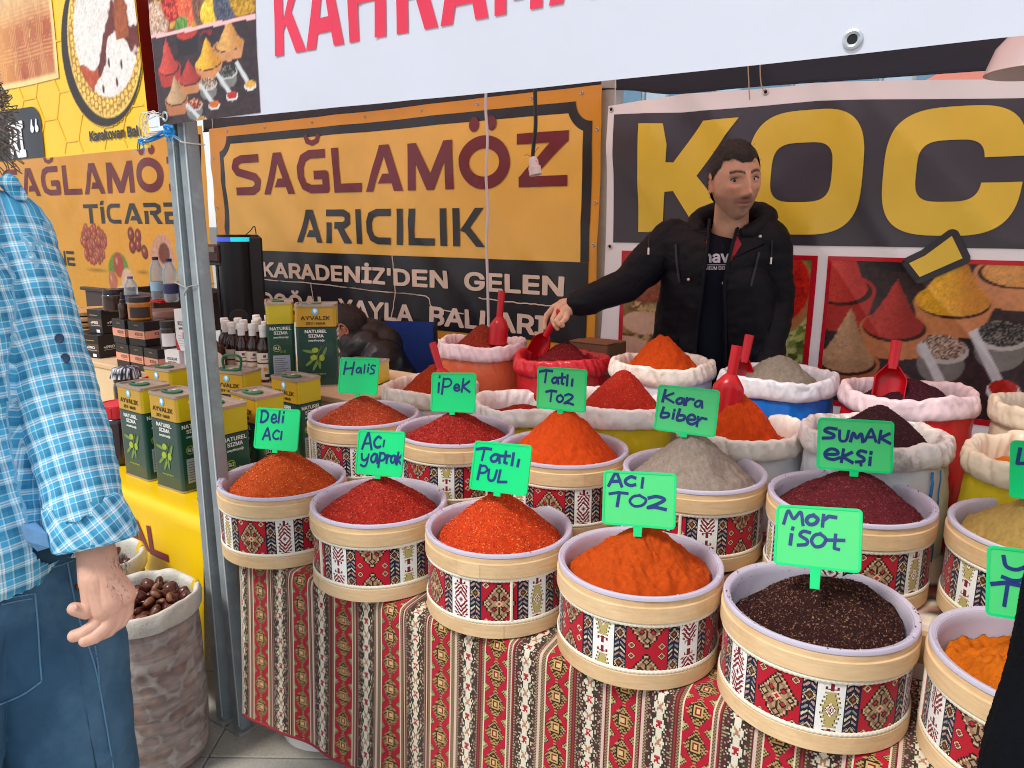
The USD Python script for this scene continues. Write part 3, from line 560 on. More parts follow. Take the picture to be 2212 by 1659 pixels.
tagp = rrect(.62, .5, .05, 6); tagp = affinity.translate(tagp, -2.74, 1.585).intersection(sbox(-4, 1.69, 0, 3))
B.shape('black_tag', tagp, V_black, .0022)
B.letters('letter', polys(fit(text('RI', 1, .03), -2.64, -2.535, 1.695, 1.8)), V_white, .0037)
q_ = [unary_union([Point(x, 1.772).buffer(.0105), Polygon([(x - .0105, 1.774), (x - .002, 1.8), (x + .004, 1.798), (x + .002, 1.776)])]) for x in (-2.482, -2.455)]
B.letters('quotation_mark', q_, V_white, .0037)
B.letters('letter', polys(fit(text('Karakovan Balı', 1, .03), -2.155, -1.905, 1.718, 1.745)), V_black, .002, .2)
B.eyelet(-1.885, 1.71, .01)
# cords where the two fascias are tied to the post
M_cord, M_twine = mat('blue_cord', '2F8FD0', .7, .3, .2, 60), mat('pale_twine', 'D8D4CC', .8, .3, .1, 40)
t = thing('blue_cord', 'frayed blue cord tying the honey banner to the front post', 'cord')
K0 = np.array([-1.772, 1.085, 1.722]); KL = np.array([-1.885, 1.075, 1.706])
for i in range(5):
    a = rng.normal(0, .004, (4, 3)); obj(t, 'strand', tube(curve([KL + a[0], KL * .6 + K0 * .4 + a[1] - [0, 0, .006], KL * .25 + K0 * .75 + a[2], K0 + a[3]], 14), .0022, 5), M_cord)
th = np.linspace(0, 2 * PI * 3, 40); obj(t, 'knot', tube(np.c_[K0[0] + .011 * np.cos(th), K0[1] + .006 * np.sin(th * 1.3), K0[2] + .009 * np.sin(th) + .004 * np.cos(th * .7)], .004, 6), M_cord)
for i in range(12):
    s0 = (K0 if i < 7 else KL) + rng.normal(0, .004, 3); d = np.array([rng.uniform(-.03, .05), rng.uniform(-.01, .004), rng.uniform(-.045, -.012)]) * (1 if i < 7 else .8); obj(t, 'frayed_end', tube(curve([s0, s0 + d * .5 + rng.normal(0, .006, 3), s0 + d], 10), np.linspace(.0022, .0008, 10), 5), M_cord)
t = thing('white_twine', 'loose white twine looped from the eyelet of the fascia round the post', 'twine')
E0 = np.array([-1.79, 1.078, 1.757])
for i in range(6):
    a = E0 + rng.normal(0, .003, 3); m_ = a + [rng.uniform(-.07, -.03), rng.uniform(-.01, .005), rng.uniform(-.02, .03)]; e = KL + [rng.uniform(.0, .04), 0, rng.uniform(.0, .03)]
    obj(t, 'loop', tube(curve([a, m_, e, (K0 + e) / 2 + rng.normal(0, .01, 3)], 18), .0011, 5), M_twine)
obj(t, 'wrap', tube(curve([K0 + [.01, 0, -.01], (-1.755, 1.1, 1.70), (-1.745, 1.106, 1.695), (-1.742, 1.16, 1.694)], 16), .0018, 5), M_twine)

# ------------------------------------------------------------------ spice table under a woven kilim cloth
TA = math.radians(4.7); TE = np.array([math.cos(TA), math.sin(TA), 0]); TN = np.array([-TE[1], TE[0], 0]); T0 = np.array([-1.635, 1.108, 0]); TZ = .637
def tl(s, d, z): return T0 + TE * s + TN * d + [0, 0, z]
t = thing('spice_table', 'long trestle table under the patterned kilim cloth, carrying the drums and sacks', 'table')
def tbox(s0, s1, d0, d1, z0, z1, b=.004):
    m = cbox(s0, s1, d0, d1, z0, z1, b); v = m.vertices; return trimesh.Trimesh(T0 + v[:, :1] * TE + v[:, 1:2] * TN + v[:, 2:] * [0, 0, 1.0], m.faces, process=False)
for k in range(6): obj(t, 'top_plank', tbox(.02, 2.75, .03 + k * .225, .25 + k * .225, TZ - .04, TZ - .012), M_wood2)
for s in (.15, 1.3, 2.6):
    for d in (.1, 1.25): obj(t, 'leg', tbox(s - .025, s + .025, d - .025, d + .025, GZ, TZ - .04), M_wood2)
obj(t, 'riser_board', tbox(.03, 2.7, .295, .70, TZ - .01, .731), M_wood2)

def woven(u, v):
    """Colours of the kilim cloth at the points (metres)."""
    H = lambda h: hexc(h); n = len(u); c = np.tile(H('A8102A'), (n, 1)); P = .145
    a = np.abs(((u / P + .5) % 1 - .5) * P); sg = ((u / P + .5) % 1 - .5); v1 = ((v / .066 + .5) % 1 - .5) * .066; w1 = np.abs(v1)
    def put(m, h): c[m] = H(h)
    d = a / .0235 + w1 / .0335; m = np.maximum(a / .0105, w1 / .0135)
    fr = (d < 1.02) & (m >= 1); put(fr, '3A2416'); put(fr & (np.floor((v1 + a * .8) / .0038) % 2 == 0), 'A78A52')
    for lim, h in ((1, '2E1A12'), (.84, 'B99A5E'), (.56, '7a1c1c'), (.34, 'C9AE78')): put(m < lim, h)
    tr = (a - .0130) / .0135 - np.abs(w1 - .033) / .0115
    put((tr > 0) & (a < .0265), '2E2414'); put((tr > .16) & (a < .0265), 'A89C60'); put((tr > .42) & (a < .0265), '3E3420'); put((tr > .6) & (a < .0265), 'B8AC74')
    put((a >= .0262) & (a < .029), 'CFC2A8')
    ck = (np.floor(v / .003) + np.floor(a / .003)) % 2 == 0
    z = (a >= .029) & (a < .0355); put(z, '5C4636'); put(z & ck, '947F58')
    put((a >= .0355) & (a < .0375), '6a1a20'); put((a >= .0375) & (a < .0425), 'CBAEA2'); put((a >= .0395) & (a < .0408), '8a2a30'); put((a >= .0425) & (a < .0445), '5a2420')
    z = (a >= .0445) & (a < .0475); put(z, '4E3E30'); put(z & ck, '9A8862')
    b = .0725 - a; v3 = ((v / .0345 + .5) % 1 - .5) * .0345; w3 = np.abs(v3); z = a >= .0475
    hw = .0052 + .0068 * np.floor((1 - w3 / .01725) * 4.99) / 4
    put(z, '54202A'); h_ = (np.sin(np.floor(u / .003) * 12.9 + np.floor(v / .003) * 78.2) * 43758.5) % 1
    put(z & (h_ < .35), '3A362A'); put(z & (h_ > .82), 'A08E74'); put(z & (b < hw + .0065), '2C2820'); put(z & (b < hw + .0065) & (h_ > .6), 'C8BC9C'); put(z & (b < hw + .003), '3A3226'); put(z & (b < hw), 'D4CBB6')
    alt = np.floor(v / .0345 + .5) % 2 == 0; x_ = z & (b < .0066) & (w3 < .0085) & (np.abs(b - w3 * .75) < .0024) | (z & (b < .003) & (w3 < .003))
    put(x_ & alt, '9A1E2C'); put(x_ & ~alt, 'A5775C'); put(z & (b < .0065) & (w3 > .0055) & (w3 < .0085) & alt, 'B04040')
    return c
cs = .003; smax, drop, deep = 2.05, .455, .30
ns, nq = int(smax / cs), int((drop + deep) / cs)
Sg, Qg = np.meshgrid(np.arange(ns + 1) * cs, np.arange(nq + 1) * cs); s_, q_ = Sg.ravel(), Qg.ravel()
low = np.clip(1 - q_ / drop, 0, 1); rr = .018
wave = .006 * np.sin(s_ * 17 + 1.5 * np.sin(s_ * 3.1)) + .003 * np.sin(s_ * 41 + 1) + .018 * (fbm(np.c_[s_ * 2.2, q_ * .6, 0 * s_ + 2], 3) - .5)
dd = np.where(q_ < drop, -.010 - low ** 1.3 * (wave + .022), q_ - drop - .010); zz_ = np.where(q_ < drop, TZ - (drop - q_), TZ)
e = np.abs(q_ - drop); bend = np.clip(1 - e / .03, 0, 1) ** 2 * .006; dd = dd + bend; zz_ = zz_ - bend * .7 + .004 * (fbm(np.c_[s_ * 12, q_ * 12, 0 * s_], 3) - .5) * (q_ > drop)
zz_ = zz_ + np.where(q_ < drop, low * (.008 * np.sin(s_ * 3.3) - .035 * s_), 0)
Vc = T0 + s_[:, None] * TE + dd[:, None] * TN + zz_[:, None] * [0, 0, 1.0]
Fc = gridf(ns, nq); uc = (np.arange(ns) + .5) * cs; vc = (np.arange(nq) + .5) * cs; U_, V_ = np.meshgrid(uc, vc)
M_cloth = mat('kilim_weave', None, .85, .2, .12, 300, .25, 420, .002, sheen=.15)
cl = thing('tablecloth', 'red and cream kilim tablecloth hanging down the front of the spice table', 'tablecloth')
obj(cl, 'kilim_front', (Vc, Fc), M_cloth, True, woven((U_ + .0).ravel() + .072, V_.ravel() + .02))
hem = Vc.reshape(nq + 1, ns + 1, 3)[0][::6]; obj(cl, 'hem', tube(hem + [0, 0, -.001], .0035, 6), mat('hem_red', '9A2A34', .8))
sel = Vc.reshape(nq + 1, ns + 1, 3)[:, 0][::6]; obj(cl, 'selvedge', tube(sel, .0025, 6), mat('selvedge', 'C8B8A8', .8))
# plain length of the same cloth covering the rest of the table
Sg, Qg = np.meshgrid(np.linspace(0, 2.75, 110), np.linspace(.0, 1.09, 50)); hgt = .004 * fbm(np.c_[Sg.ravel() * 9, Qg.ravel() * 9, 0 * Sg.ravel()], 3)
ps = T0 + Sg.ravel()[:, None] * TE + (Qg.ravel()[:, None] + .288) * TN + (TZ - .006 + hgt + np.where((Qg.ravel() > .0) & (Qg.ravel() < .43), .106, 0))[:, None] * [0, 0, 1.0]
obj(cl, 'kilim_top', (ps, gridf(109, 49)), M_cloth, True, woven(Sg.ravel() + .072, Qg.ravel()), 'vertex')
bp = atz(686, 1628, GZ); bd = _f0 * .13
bk = thing('bucket', 'white round tub lying half hidden under the kilim cloth on the paving', 'tub', loc=(bp[0] + bd[0], bp[1] + bd[1], GZ))
obj(bk, 'shell', lathe([(0, .0), (.118, 0), (.13, .006), (.15, .1), (.158, .105), (.16, .12), (.154, .125), (.146, .12), (.125, .01), (0, .008)], 56), M_whitep, True)

# ------------------------------------------------------------------ drums
def band_pat(u, v, var):
    H = hexc; c = np.tile(H('AE1226'), (len(u), 1)); P = .1707; k = np.floor(u / P + .5); su = ((u / P + .5) % 1 - .5) * P; a = np.abs(su); v1 = ((v / .104 + .5) % 1 - .5) * .104; w1 = np.abs(v1)
    def put(m, h): c[m] = H(h)
    q = lambda x, s: np.floor(x / s) * s
    R = a < .039; d = q(a, .004) / .031 + q(w1, .004) / .043
    put(R & (d < 1.08), '2E1814'); put(R & (d < .96), 'C2A47C'); put(R & (d < .86), '8E6C50'); put(R & (d < .6), 'A88865'); put(R & (np.abs(a - w1 * .82) < .0016) & (d < .8), '4A2A1E'); put(R & (a < .0018) & (w1 < .036), '3A2018')
    for (x, y, r, h1, h2) in ((.0105, .0125, .0072, '3a1a14', 'B42030'), (0, 0, .0085, 'D8B890', 'B42030'), (0, .030, .0085, '2e1a14', 'A88868'), (.0225, 0, .0082, '2e1a14', 'C0A078')):
        e = np.abs(a - x) + np.abs(w1 - y)
        put(R & (e < r), h1); put(R & (e < r * .55), h2)
    e = np.abs(a - .0285) + np.abs(w1 - .0415); put(R & (e < .0088), '5a1418'); put(R & (e < .0072), 'D6BC94'); put(R & (e < .0048), '6a3a2c'); put(R & (e < .002), 'B42030')
    N = (a >= .039) & (a < .0635); put(N, '161B30'); cc = a - .05125
    tt = (v + np.abs(cc) * .9) / .0105; s = N & ((tt % 1) < .42) & (np.abs(cc) > .0012) & (np.abs(cc) < .0098); i = np.floor(tt) % 3
    put(s & (i == 0), 'D8CBA6'); put(s & (i == 1), '8C8A88'); put(s & (i == 2), 'B88A80')
    v4 = ((v / .063 + .5) % 1 - .5) * .063; e = np.abs(cc) / .0102 + np.abs(v4) / .0125; put(N & (e < 1.25), '161B30'); put(N & (e < 1), 'C8B48C'); put(N & (e < .76), '4A2418'); put(N & (e < .3), '8a5a40')
    Wt = a >= .0635; put(Wt, 'E6E4DE'); b = .08535 - a; odd = (np.floor(u / P) % 2 == var % 2)
    ser = (np.floor(w1 / .0042) % 2) * .0045; hx = Wt & ~odd & (w1 < .033); e = b - (.0165 - w1 * .22 + ser - .003)
    put(hx & (e < 0), '4A4430'); put(hx & (e < -.0016), 'B4A366'); f = b / .0085 + w1 / .0125; put(hx & (f < 1.15), '5a1c20'); put(hx & (f < 1), 'EDE6DA'); put(hx & (f < .72), '8a2430'); put(hx & (f < .45), 'EDE6DA'); put(hx & (f < .22), '6a1a22')
    st = Wt & odd & (w1 < .034) & (b < .0175 - .0025 * (np.floor(w1 / .005) % 2)); put(st, '7A1A28'); put(st & (((w1 * 1.0 + b * 1.25) % .0105) < .0036), 'EFEAE2'); f = b / .006 + w1 / .0075; put(st & (f < 1.6), 'EFEAE2'); put(st & (f < 1), 'B08A94'); put(st & (f < .45), '20202c')
    put(Wt & (b < .0034) & (w1 > .035) & (w1 < .0495), '7A1A28'); put(Wt & (b < .0098) & (w1 > .0365) & (w1 < .0398), '7A1A28'); put(Wt & (b > .0075) & (b < .0105) & (w1 > .0365) & (w1 < .044), '7A1A28')
    return c
M_band = mat('drum_fabric', None, .85, .2, .1, 400, .3, 500, .0015, sheen=.1)
M_braid = mat('cream_braid', 'E6DDC8', .8, .25, .12, 200)
M_tub = mat('milky_plastic', 'E6E3EE', .22, .5, .04, 8, trans=.5, tcol='E2DEF2', coat=.2)
def braid(z, r=.1655, h=.0044, n=480):
    a = np.arange(n) * 2 * PI / n; g = np.arange(8) * 2 * PI / 8; V = []
    for k in range(8):
        rad = 1 + .2 * np.cos(a * 120 + (1.3 if math.sin(g[k]) > 0 else -1.3)); V.append(np.stack([(r + h * .45 * rad * math.cos(g[k])) * np.cos(a), (r + h * .45 * rad * math.cos(g[k])) * np.sin(a), z + h * (1 + (rad - 1) * .6) * math.sin(g[k]) + 0 * a], -1))
    V.append(V[0]); return np.concatenate(V), gridf(n, 8, True)
HD = .192
def make_drum(var):
    t = thing('patterned_drum', 'x', 'drum', 'patterned wooden drums of spice')
    def wob(k): return lambda v, a: v * np.where(np.arange(3) < 2, 1 + (.004 * np.sin(a * 2 + k))[None, :, None], 1)
    ring = lambda r0, r1, z0, z1, b=.0012: [(r0, z0), (r1 - b, z0), (r1, z0 + b), (r1, z1 - b), (r1 - b, z1), (r0, z1), (r0, z0)]
    obj(t, 'base_hoop', lathe(ring(.15, .1675, 0.0, .032), 96, wob(0)), M_wood, 30)
    for i, (z0, z1, r, a0) in enumerate(((0, .032, .1685, 2.9), (.1385, .171, .171, 2.6))):   # the overlapping end of each bent hoop
        aa = np.linspace(a0, a0 + .3, 14); P = []
        for rr_, z in ((r, z0 + .001), (r, z1 - .001)): P.append(np.stack([rr_ * np.cos(aa), rr_ * np.sin(aa), z + 0 * aa], -1))
        for rr_, z in ((r - .002, z1 - .001), (r - .002, z0 + .001)): P.append(np.stack([rr_ * np.cos(aa), rr_ * np.sin(aa), z + 0 * aa], -1))
        P.append(P[0]); obj(t, 'hoop_lap', (np.concatenate(P), gridf(13, 4)), M_wood, 30)
    obj(t, 'lower_braid', braid(.0365), M_braid, True)
    nu, nv = 512, 49; U, Vv = np.meshgrid((np.arange(nu) + .5) / nu * 1.0242, .036 + (np.arange(nv) + .5) * .002)
    obj(t, 'fabric_band', lathe([(.1632, .036 + k * .002) for k in range(nv + 1)], nu), M_band, True, band_pat(U.ravel(), Vv.ravel() + (.025, .077)[var], var))
    obj(t, 'seam_braid', tube([(.1645 * math.cos(3.3), .1645 * math.sin(3.3), z) for z in np.linspace(.04, .131, 12)], .0035 , 6), M_braid)
    obj(t, 'upper_braid', braid(.1335, r=.1655), M_braid, True)
    obj(t, 'top_hoop', lathe(ring(.158, .170, .1385, .171), 96, wob(1)), M_wood, 30)
    obj(t, 'inner_hoop', lathe(ring(.155, .1662, .169, .1815), 96, wob(2)), M_wood, 30)
    obj(t, 'bottom', lathe([(0, .004), (.16, .004)], 48), M_wood, False)
    return t
def make_tub():
    t = thing('plastic_tub', 'x', 'tub', 'milky plastic tubs set in the drums')
    obj(t, 'wall', lathe([(0, .03), (.143, .03), (.152, .172), (.1575, .184), (.1565, .1885), (.155, .187), (.1495, .172), (.1405, .034), (0, .034)], 72), M_tub, True)
    obj(t, 'rim', lathe([(.157, .1835), (.1655, .1822), (.1680, .1835), (.1684, .1885), (.1668, .1912), (.1645, .192), (.1622, .1905), (.1598, .190), (.1572, .1885), (.157, .1835)], 96), M_tub, 40)
    for k in range(8):
        a = k * PI / 4 + .2; obj(t, 'rib', bar((.158 * math.cos(a), .158 * math.sin(a), .1895), (.1655 * math.cos(a), .1655 * math.sin(a), .1908), .002, .0025, .0004), M_tub)
    return t
Z1, Z2 = .6395, .7455
DR = [  # key, x, y, base z, heap's top in the photograph, spice, what it holds
    ('deli', -1.601, 1.225, Z1, 972, 'coarse orange chilli flakes', 'the Deli Acı sign'), ('yaprak', -1.267, 1.254, Z1, 1034, 'deep red leaf chilli flakes', 'the Acı yaprak sign'),
    ('pul', -.932, 1.300, Z1, 1070, 'bright orange red chilli flakes', 'the Tatlı pul sign'), ('acitoz', -.590, 1.322, Z1, 1143, 'fine orange chilli powder', 'the Acı toz sign'),
    ('mor', -.246, 1.349, Z1, 1228, 'dark purple brown isot pepper', 'the Mor isot sign'), ('last', .100, 1.366, Z1, 1322, 'orange turmeric powder', 'the Tü sign'),
    ('halis', -1.631, 1.562, Z2, 857, 'brick red chilli flakes', 'the Halis sign'), ('ipek', -1.289, 1.585, Z2, 892, 'crimson chilli flakes', 'the İpek sign'),
    ('tatlitoz', -.949, 1.615, Z2, 884, 'smooth orange paprika powder', 'the Tatlı toz sign'), ('kara', -.605, 1.645, Z2, 940, 'grey ground black pepper', 'the Kara biber sign'),
    ('sumak', -.260, 1.662, Z2, 1018, 'wine red sumac', 'the Sumak ekşi sign'), ('khaki', .089, 1.690, Z2, 1066, 'khaki brown ground spice', 'the right edge sign')]
drum0 = [None, None]; tub0 = None; dr = np.random.default_rng(12)
def place(kind, protos, make, var, label, loc, rz):
    if protos[var] is None:
        protos[var] = make(var) if kind == 'd' else make(); p = stage.GetPrimAtPath(protos[var]); p.SetCustomDataByKey('label', label)
        c, s = math.cos(rz), math.sin(rz); UsdGeom.Xformable(p).GetOrderedXformOps()[0].Set(Gf.Matrix4d(c, s, 0, 0, -s, c, 0, 0, 0, 0, 1, 0, *map(float, loc), 1))
    else: dup(protos[var], label, loc, rz)
tubs = [None]
def heap_h(x, y, z0, py):
    zz = np.linspace(z0, z0 + .4, 400); q = np.c_[np.full(400, x), np.full(400, y), zz] - CAM; yy = 829.5 - 1603 * (q @ _u) / (q @ _f)
    return float(np.interp(-py, -yy, zz)) - z0
def spice(name): return mat('spice_' + name, None, .9, .12, .14, 70, .5, 500, .003)
M_flake = mat('spice_flakes', None, .75, .25, 0)
def heap(label, x, y, z0, R, h, base, cols, kind, seed, cx=0.0, cy=0.0, p=1.0, dip=None, rough=1.0, nf=5600, edge=.006, rimz=None, rd=.05):
    """A mound of spice: bumpy ground, with separate flakes lying all over it. Its own origin is at the middle of its foot."""
    t = thing('spice_heap', label, 'spice', 'heaps of spice'); r = np.random.default_rng(seed); n, m = 170, 60
    rad = np.linspace(0, 1, m + 1); a = np.arange(n) * 2 * PI / n; marks = [(R * q_ * math.cos(b_), R * q_ * math.sin(b_), r.uniform(.018, .04), r.uniform(-.005, .011)) for q_, b_ in zip(r.uniform(.2, .85, 7), r.uniform(0, 2 * PI, 7))]
    def H(X, Y):
        q = np.hypot(X - cx, Y - cy) / R * 1.02; P = np.stack([X * 16 + 50, Y * 16 + 50, 0 * X + seed], -1); P2 = np.stack([X * 75 + 50, Y * 75 + 50, 0 * X + seed], -1)
        z = h * np.clip((math.sqrt(1 + rd) - np.sqrt(q ** 2 + rd)) / (math.sqrt(1 + rd) - math.sqrt(rd)), 0, 1) ** p + (.020 * (fbm(P, 3) - .5)) * rough * np.clip(q * 3, .3, 1)
        if kind == 'powder':
            z = z + .010 * rough * (fbm(P2, 3) - .5) + .005 * rough * np.clip(fbm(P2 * .6 + 9, 2) - .58, 0, 1) * 3
        else: z = z + .0035 * (fbm(P2, 2) - .5)
        if True:
            for (ux, uy, ur, ud) in marks + (dip or []): z = z - ud * np.exp(-((X - ux) ** 2 + (Y - uy) ** 2) / ur ** 2)
        return z
    wob = 1 - edge * 4 * fbm(np.c_[np.cos(a) * 2.5, np.sin(a) * 2.5, 0 * a + seed], 3)
    X, Y = rad[:, None] * R * wob * np.cos(a), rad[:, None] * R * wob * np.sin(a); Z = H(X, Y); Z[-1] -= .02
    v = np.stack([X, Y, Z], -1).reshape(-1, 3) + [x, y, z0]
    cb = np.array([hexc(c) for c in cols]); nn = fbm(np.c_[v[:, :2] * 260, 0 * v[:, 0]], 2); col = hexc(base) * (.82 + .4 * nn[:, None])
    obj(t, 'mound', (v, gridf(n, m, True)), spice(kind), True, np.clip(col, 0, 1), 'vertex')
    if kind == 'powder': nf = nf // 3
    q = np.sqrt(r.uniform(0, .985, nf)); b = r.uniform(0, 2 * PI, nf); X, Y = q * R * np.cos(b) * .97, q * R * np.sin(b) * .97; Z = H(X, Y)
    e = .002; nx, ny = -(H(X + e, Y) - Z) / e, -(H(X, Y + e) - Z) / e; N = np.stack([nx, ny, 1 + 0 * nx], -1) + r.normal(0, .55, (nf, 3)); N /= np.linalg.norm(N, axis=1, keepdims=True)
    A = np.cross(N, r.normal(0, 1, (nf, 3))); A /= np.linalg.norm(A, axis=1, keepdims=True); B_ = np.cross(N, A)
    L = r.uniform(.0013, .0030, nf)[:, None] * (1 if kind == 'flake' else .55); w = L * r.uniform(.35, .8, nf)[:, None]; C = np.stack([X + x, Y + y, Z + z0 + .0006], -1)
    V = np.stack([C + A * L - N * L * .15, C + B_ * w + N * L * .1, C - A * L - N * L * .15, C - B_ * w + N * L * .1], 1).reshape(-1, 3)
    if rimz:   # crumbs spilled on the rim and the inside of the tub
        m_ = 70; b = r.uniform(0, 2 * PI, m_); q2 = r.uniform(.150, .167, m_); c2 = np.stack([x + q2 * np.cos(b), y + q2 * np.sin(b), rimz + .0012 - np.clip(.158 - q2, 0, 1) * 2.2], -1); i = r.choice(nf, m_, replace=False); V.reshape(nf, 4, 3)[i] += (c2 - C[i])[:, None]
    col = cb[r.integers(len(cb), size=nf)] * r.uniform(.75, 1.25, (nf, 1))
    obj(t, 'flakes', (V, np.arange(nf * 4).reshape(-1, 4)), M_flake, False, np.clip(col, 0, 1), kind='stuff')
    return t
SP = {'deli': ('flake', 'AC4218', ('BE5222', 'CC622C', '96320F', 'DC8448', 'A84018')), 'yaprak': ('flake', '98241A', ('A82C1C', 'BC3C28', '7E1812', 'CC5C40', '921E16')), 'pul': ('flake', 'B83814', ('C84418', 'D85A28', 'A02C10', 'E07A44', 'B43814')),
      'acitoz': ('powder', 'AE430E', ('BC5014', 'A8420C')), 'mor': ('flake', '2C1614', ('341A18', '241210', '5A3A2C', '3E2020', '80604A')), 'last': ('powder', 'B8600F', ('C06A18', 'A8540C')),
      'halis': ('flake', 'A03A20', ('B0482A', 'C25A38', '8C2E18', 'CC7850')), 'ipek': ('flake', '8C1E1A', ('9A281E', 'AE3A2C', '741612', 'C05040')), 'tatlitoz': ('powder', 'BC4010', ('C44814', 'B0380C')),
      'kara': ('powder', '8A7E72', ('958a7e', '7a6e62', 'A89C8E')), 'sumak': ('flake', '5A1C22', ('66242A', '4E161C', '7A3A38', '5A1C24')), 'khaki': ('powder', '9C8248', ('A88E54', '8E7640'))}
for i, (k, x, y, zb, py, what, under) in enumerate(DR):
    var = i % 2
    place('d', drum0, make_drum, var, f'patterned wooden drum filled with {what} under {under}', (x, y, zb), {'deli': -1.2, 'khaki': -.8}.get(k, dr.uniform(0, 2 * PI)))
    place('t', tubs, make_tub, 0, f'milky plastic tub with {what} under {under}', (x, y, zb), dr.uniform(0, 6))
    kind, base, cols = SP[k]; zr = zb + (.148 if k in ('mor', 'last') else .160); h = heap_h(x, y, zr, py)
    kw = dict(R=.1475, h=h * 1.04, rimz=zb + .191)
    if k == 'mor': kw.update(h=.075, p=.75, cx=.02, dip=[(-.05, -.045, .05, .034), (-.10, .02, .05, .012), (-.01, -.085, .04, .014), (.09, -.05, .05, .01)], cy=.03, nf=8000)
    if k == 'sumak': kw.update(p=.95, nf=6500)
    if k == 'last': kw.update(cx=.03, h=.105, rough=1.8, dip=[(-.06, .09, .05, .02)])
    if k == 'acitoz': kw.update(rough=1.7)
    if k == 'tatlitoz': kw.update(p=1.0)
    heap(f'heap of {what} under {under}', x, y, zr, kw.pop('R'), kw.pop('h'), base, cols, kind, 30 + i, **kw)

# ------------------------------------------------------------------ price signs with marker lettering
HG = {'D': [[(.05, 0), (0, 1)], [(0, .04), (.55, 0), (1, .3), (.85, .75), (.35, 1), (0, 1)]], 'e': [[(.1, .55), (.85, .45), (.8, .1), (.4, 0), (.05, .4), (.15, .85), (.6, 1), (1, .8)]], 'l': [[(.6, 0), (.4, 1)]], 'i': [[(.5, .45), (.4, 1)], [(.65, 0), (.62, .06)]], 'ı': [[(.6, 0), (.4, 1)]],
      'A': [[(0, 1), (.45, 0), (.62, 0), (1, 1)], [(.2, .66), (.85, .6)]], 'C': [[(1, .1), (.6, 0), (.1, .4), (.15, .8), (.6, 1), (1, .9)]], 'y': [[(0, 0), (.1, .4), (.45, .5), (.8, .3)], [(.95, 0), (.75, .8), (.4, 1), (0, .9)]], 'a': [[(.85, .1), (.4, .05), (0, .5), (.2, .95), (.65, .8), (.85, .1), (1, 1)]],
      'p': [[(.15, 0), (0, 1)], [(.12, .05), (.7, 0), (1, .25), (.7, .5), (.1, .55)]], 'r': [[(.1, .05), (.05, 1)], [(.1, .5), (.5, .1), (1, .15)]], 'k': [[(.15, 0), (0, 1)], [(.9, .2), (.1, .6), (1, 1)]], 't': [[(.5, 0), (.45, .95), (.7, 1)], [(0, .4), (1, .33)]], 'T': [[(0, .14), (.5, 0), (1, .04)], [(.55, .05), (.45, 1)]],
      'U': [[(0, 0), (.05, .8), (.4, 1), (.8, .8), (1, 0)]], 'L': [[(.15, 0), (0, 1), (1, .92)]], 'H': [[(.15, 0), (0, 1)], [(1, 0), (.85, 1)], [(.05, .58), (.95, .45)]], 's': [[(1, .05), (.4, 0), (.1, .3), (.8, .6), (.75, .9), (0, 1)]], 'o': [[(.6, 0), (.2, .15), (0, .6), (.3, 1), (.8, .85), (1, .35), (.6, 0)]],
      'z': [[(.05, .15), (.5, 0), (.95, .2), (.55, .6), (0, .95), (.4, .88), (1, 1)]], 'b': [[(.2, 0), (0, 1), (.8, .92), (.85, .55), (.1, .55)]], 'M': [[(0, 1), (.2, 0), (.5, .6), (.85, .05), (1, 1)]], 'ş': [[(1, .05), (.4, 0), (.1, .25), (.8, .5), (.75, .72), (0, .8)], [(.5, .95), (.52, 1)]], 'ü': [[(0, .3), (.05, .85), (.4, 1), (.8, .85), (1, .3)], [(.2, 0), (.22, .06)], [(.75, 0), (.77, .06)]]}
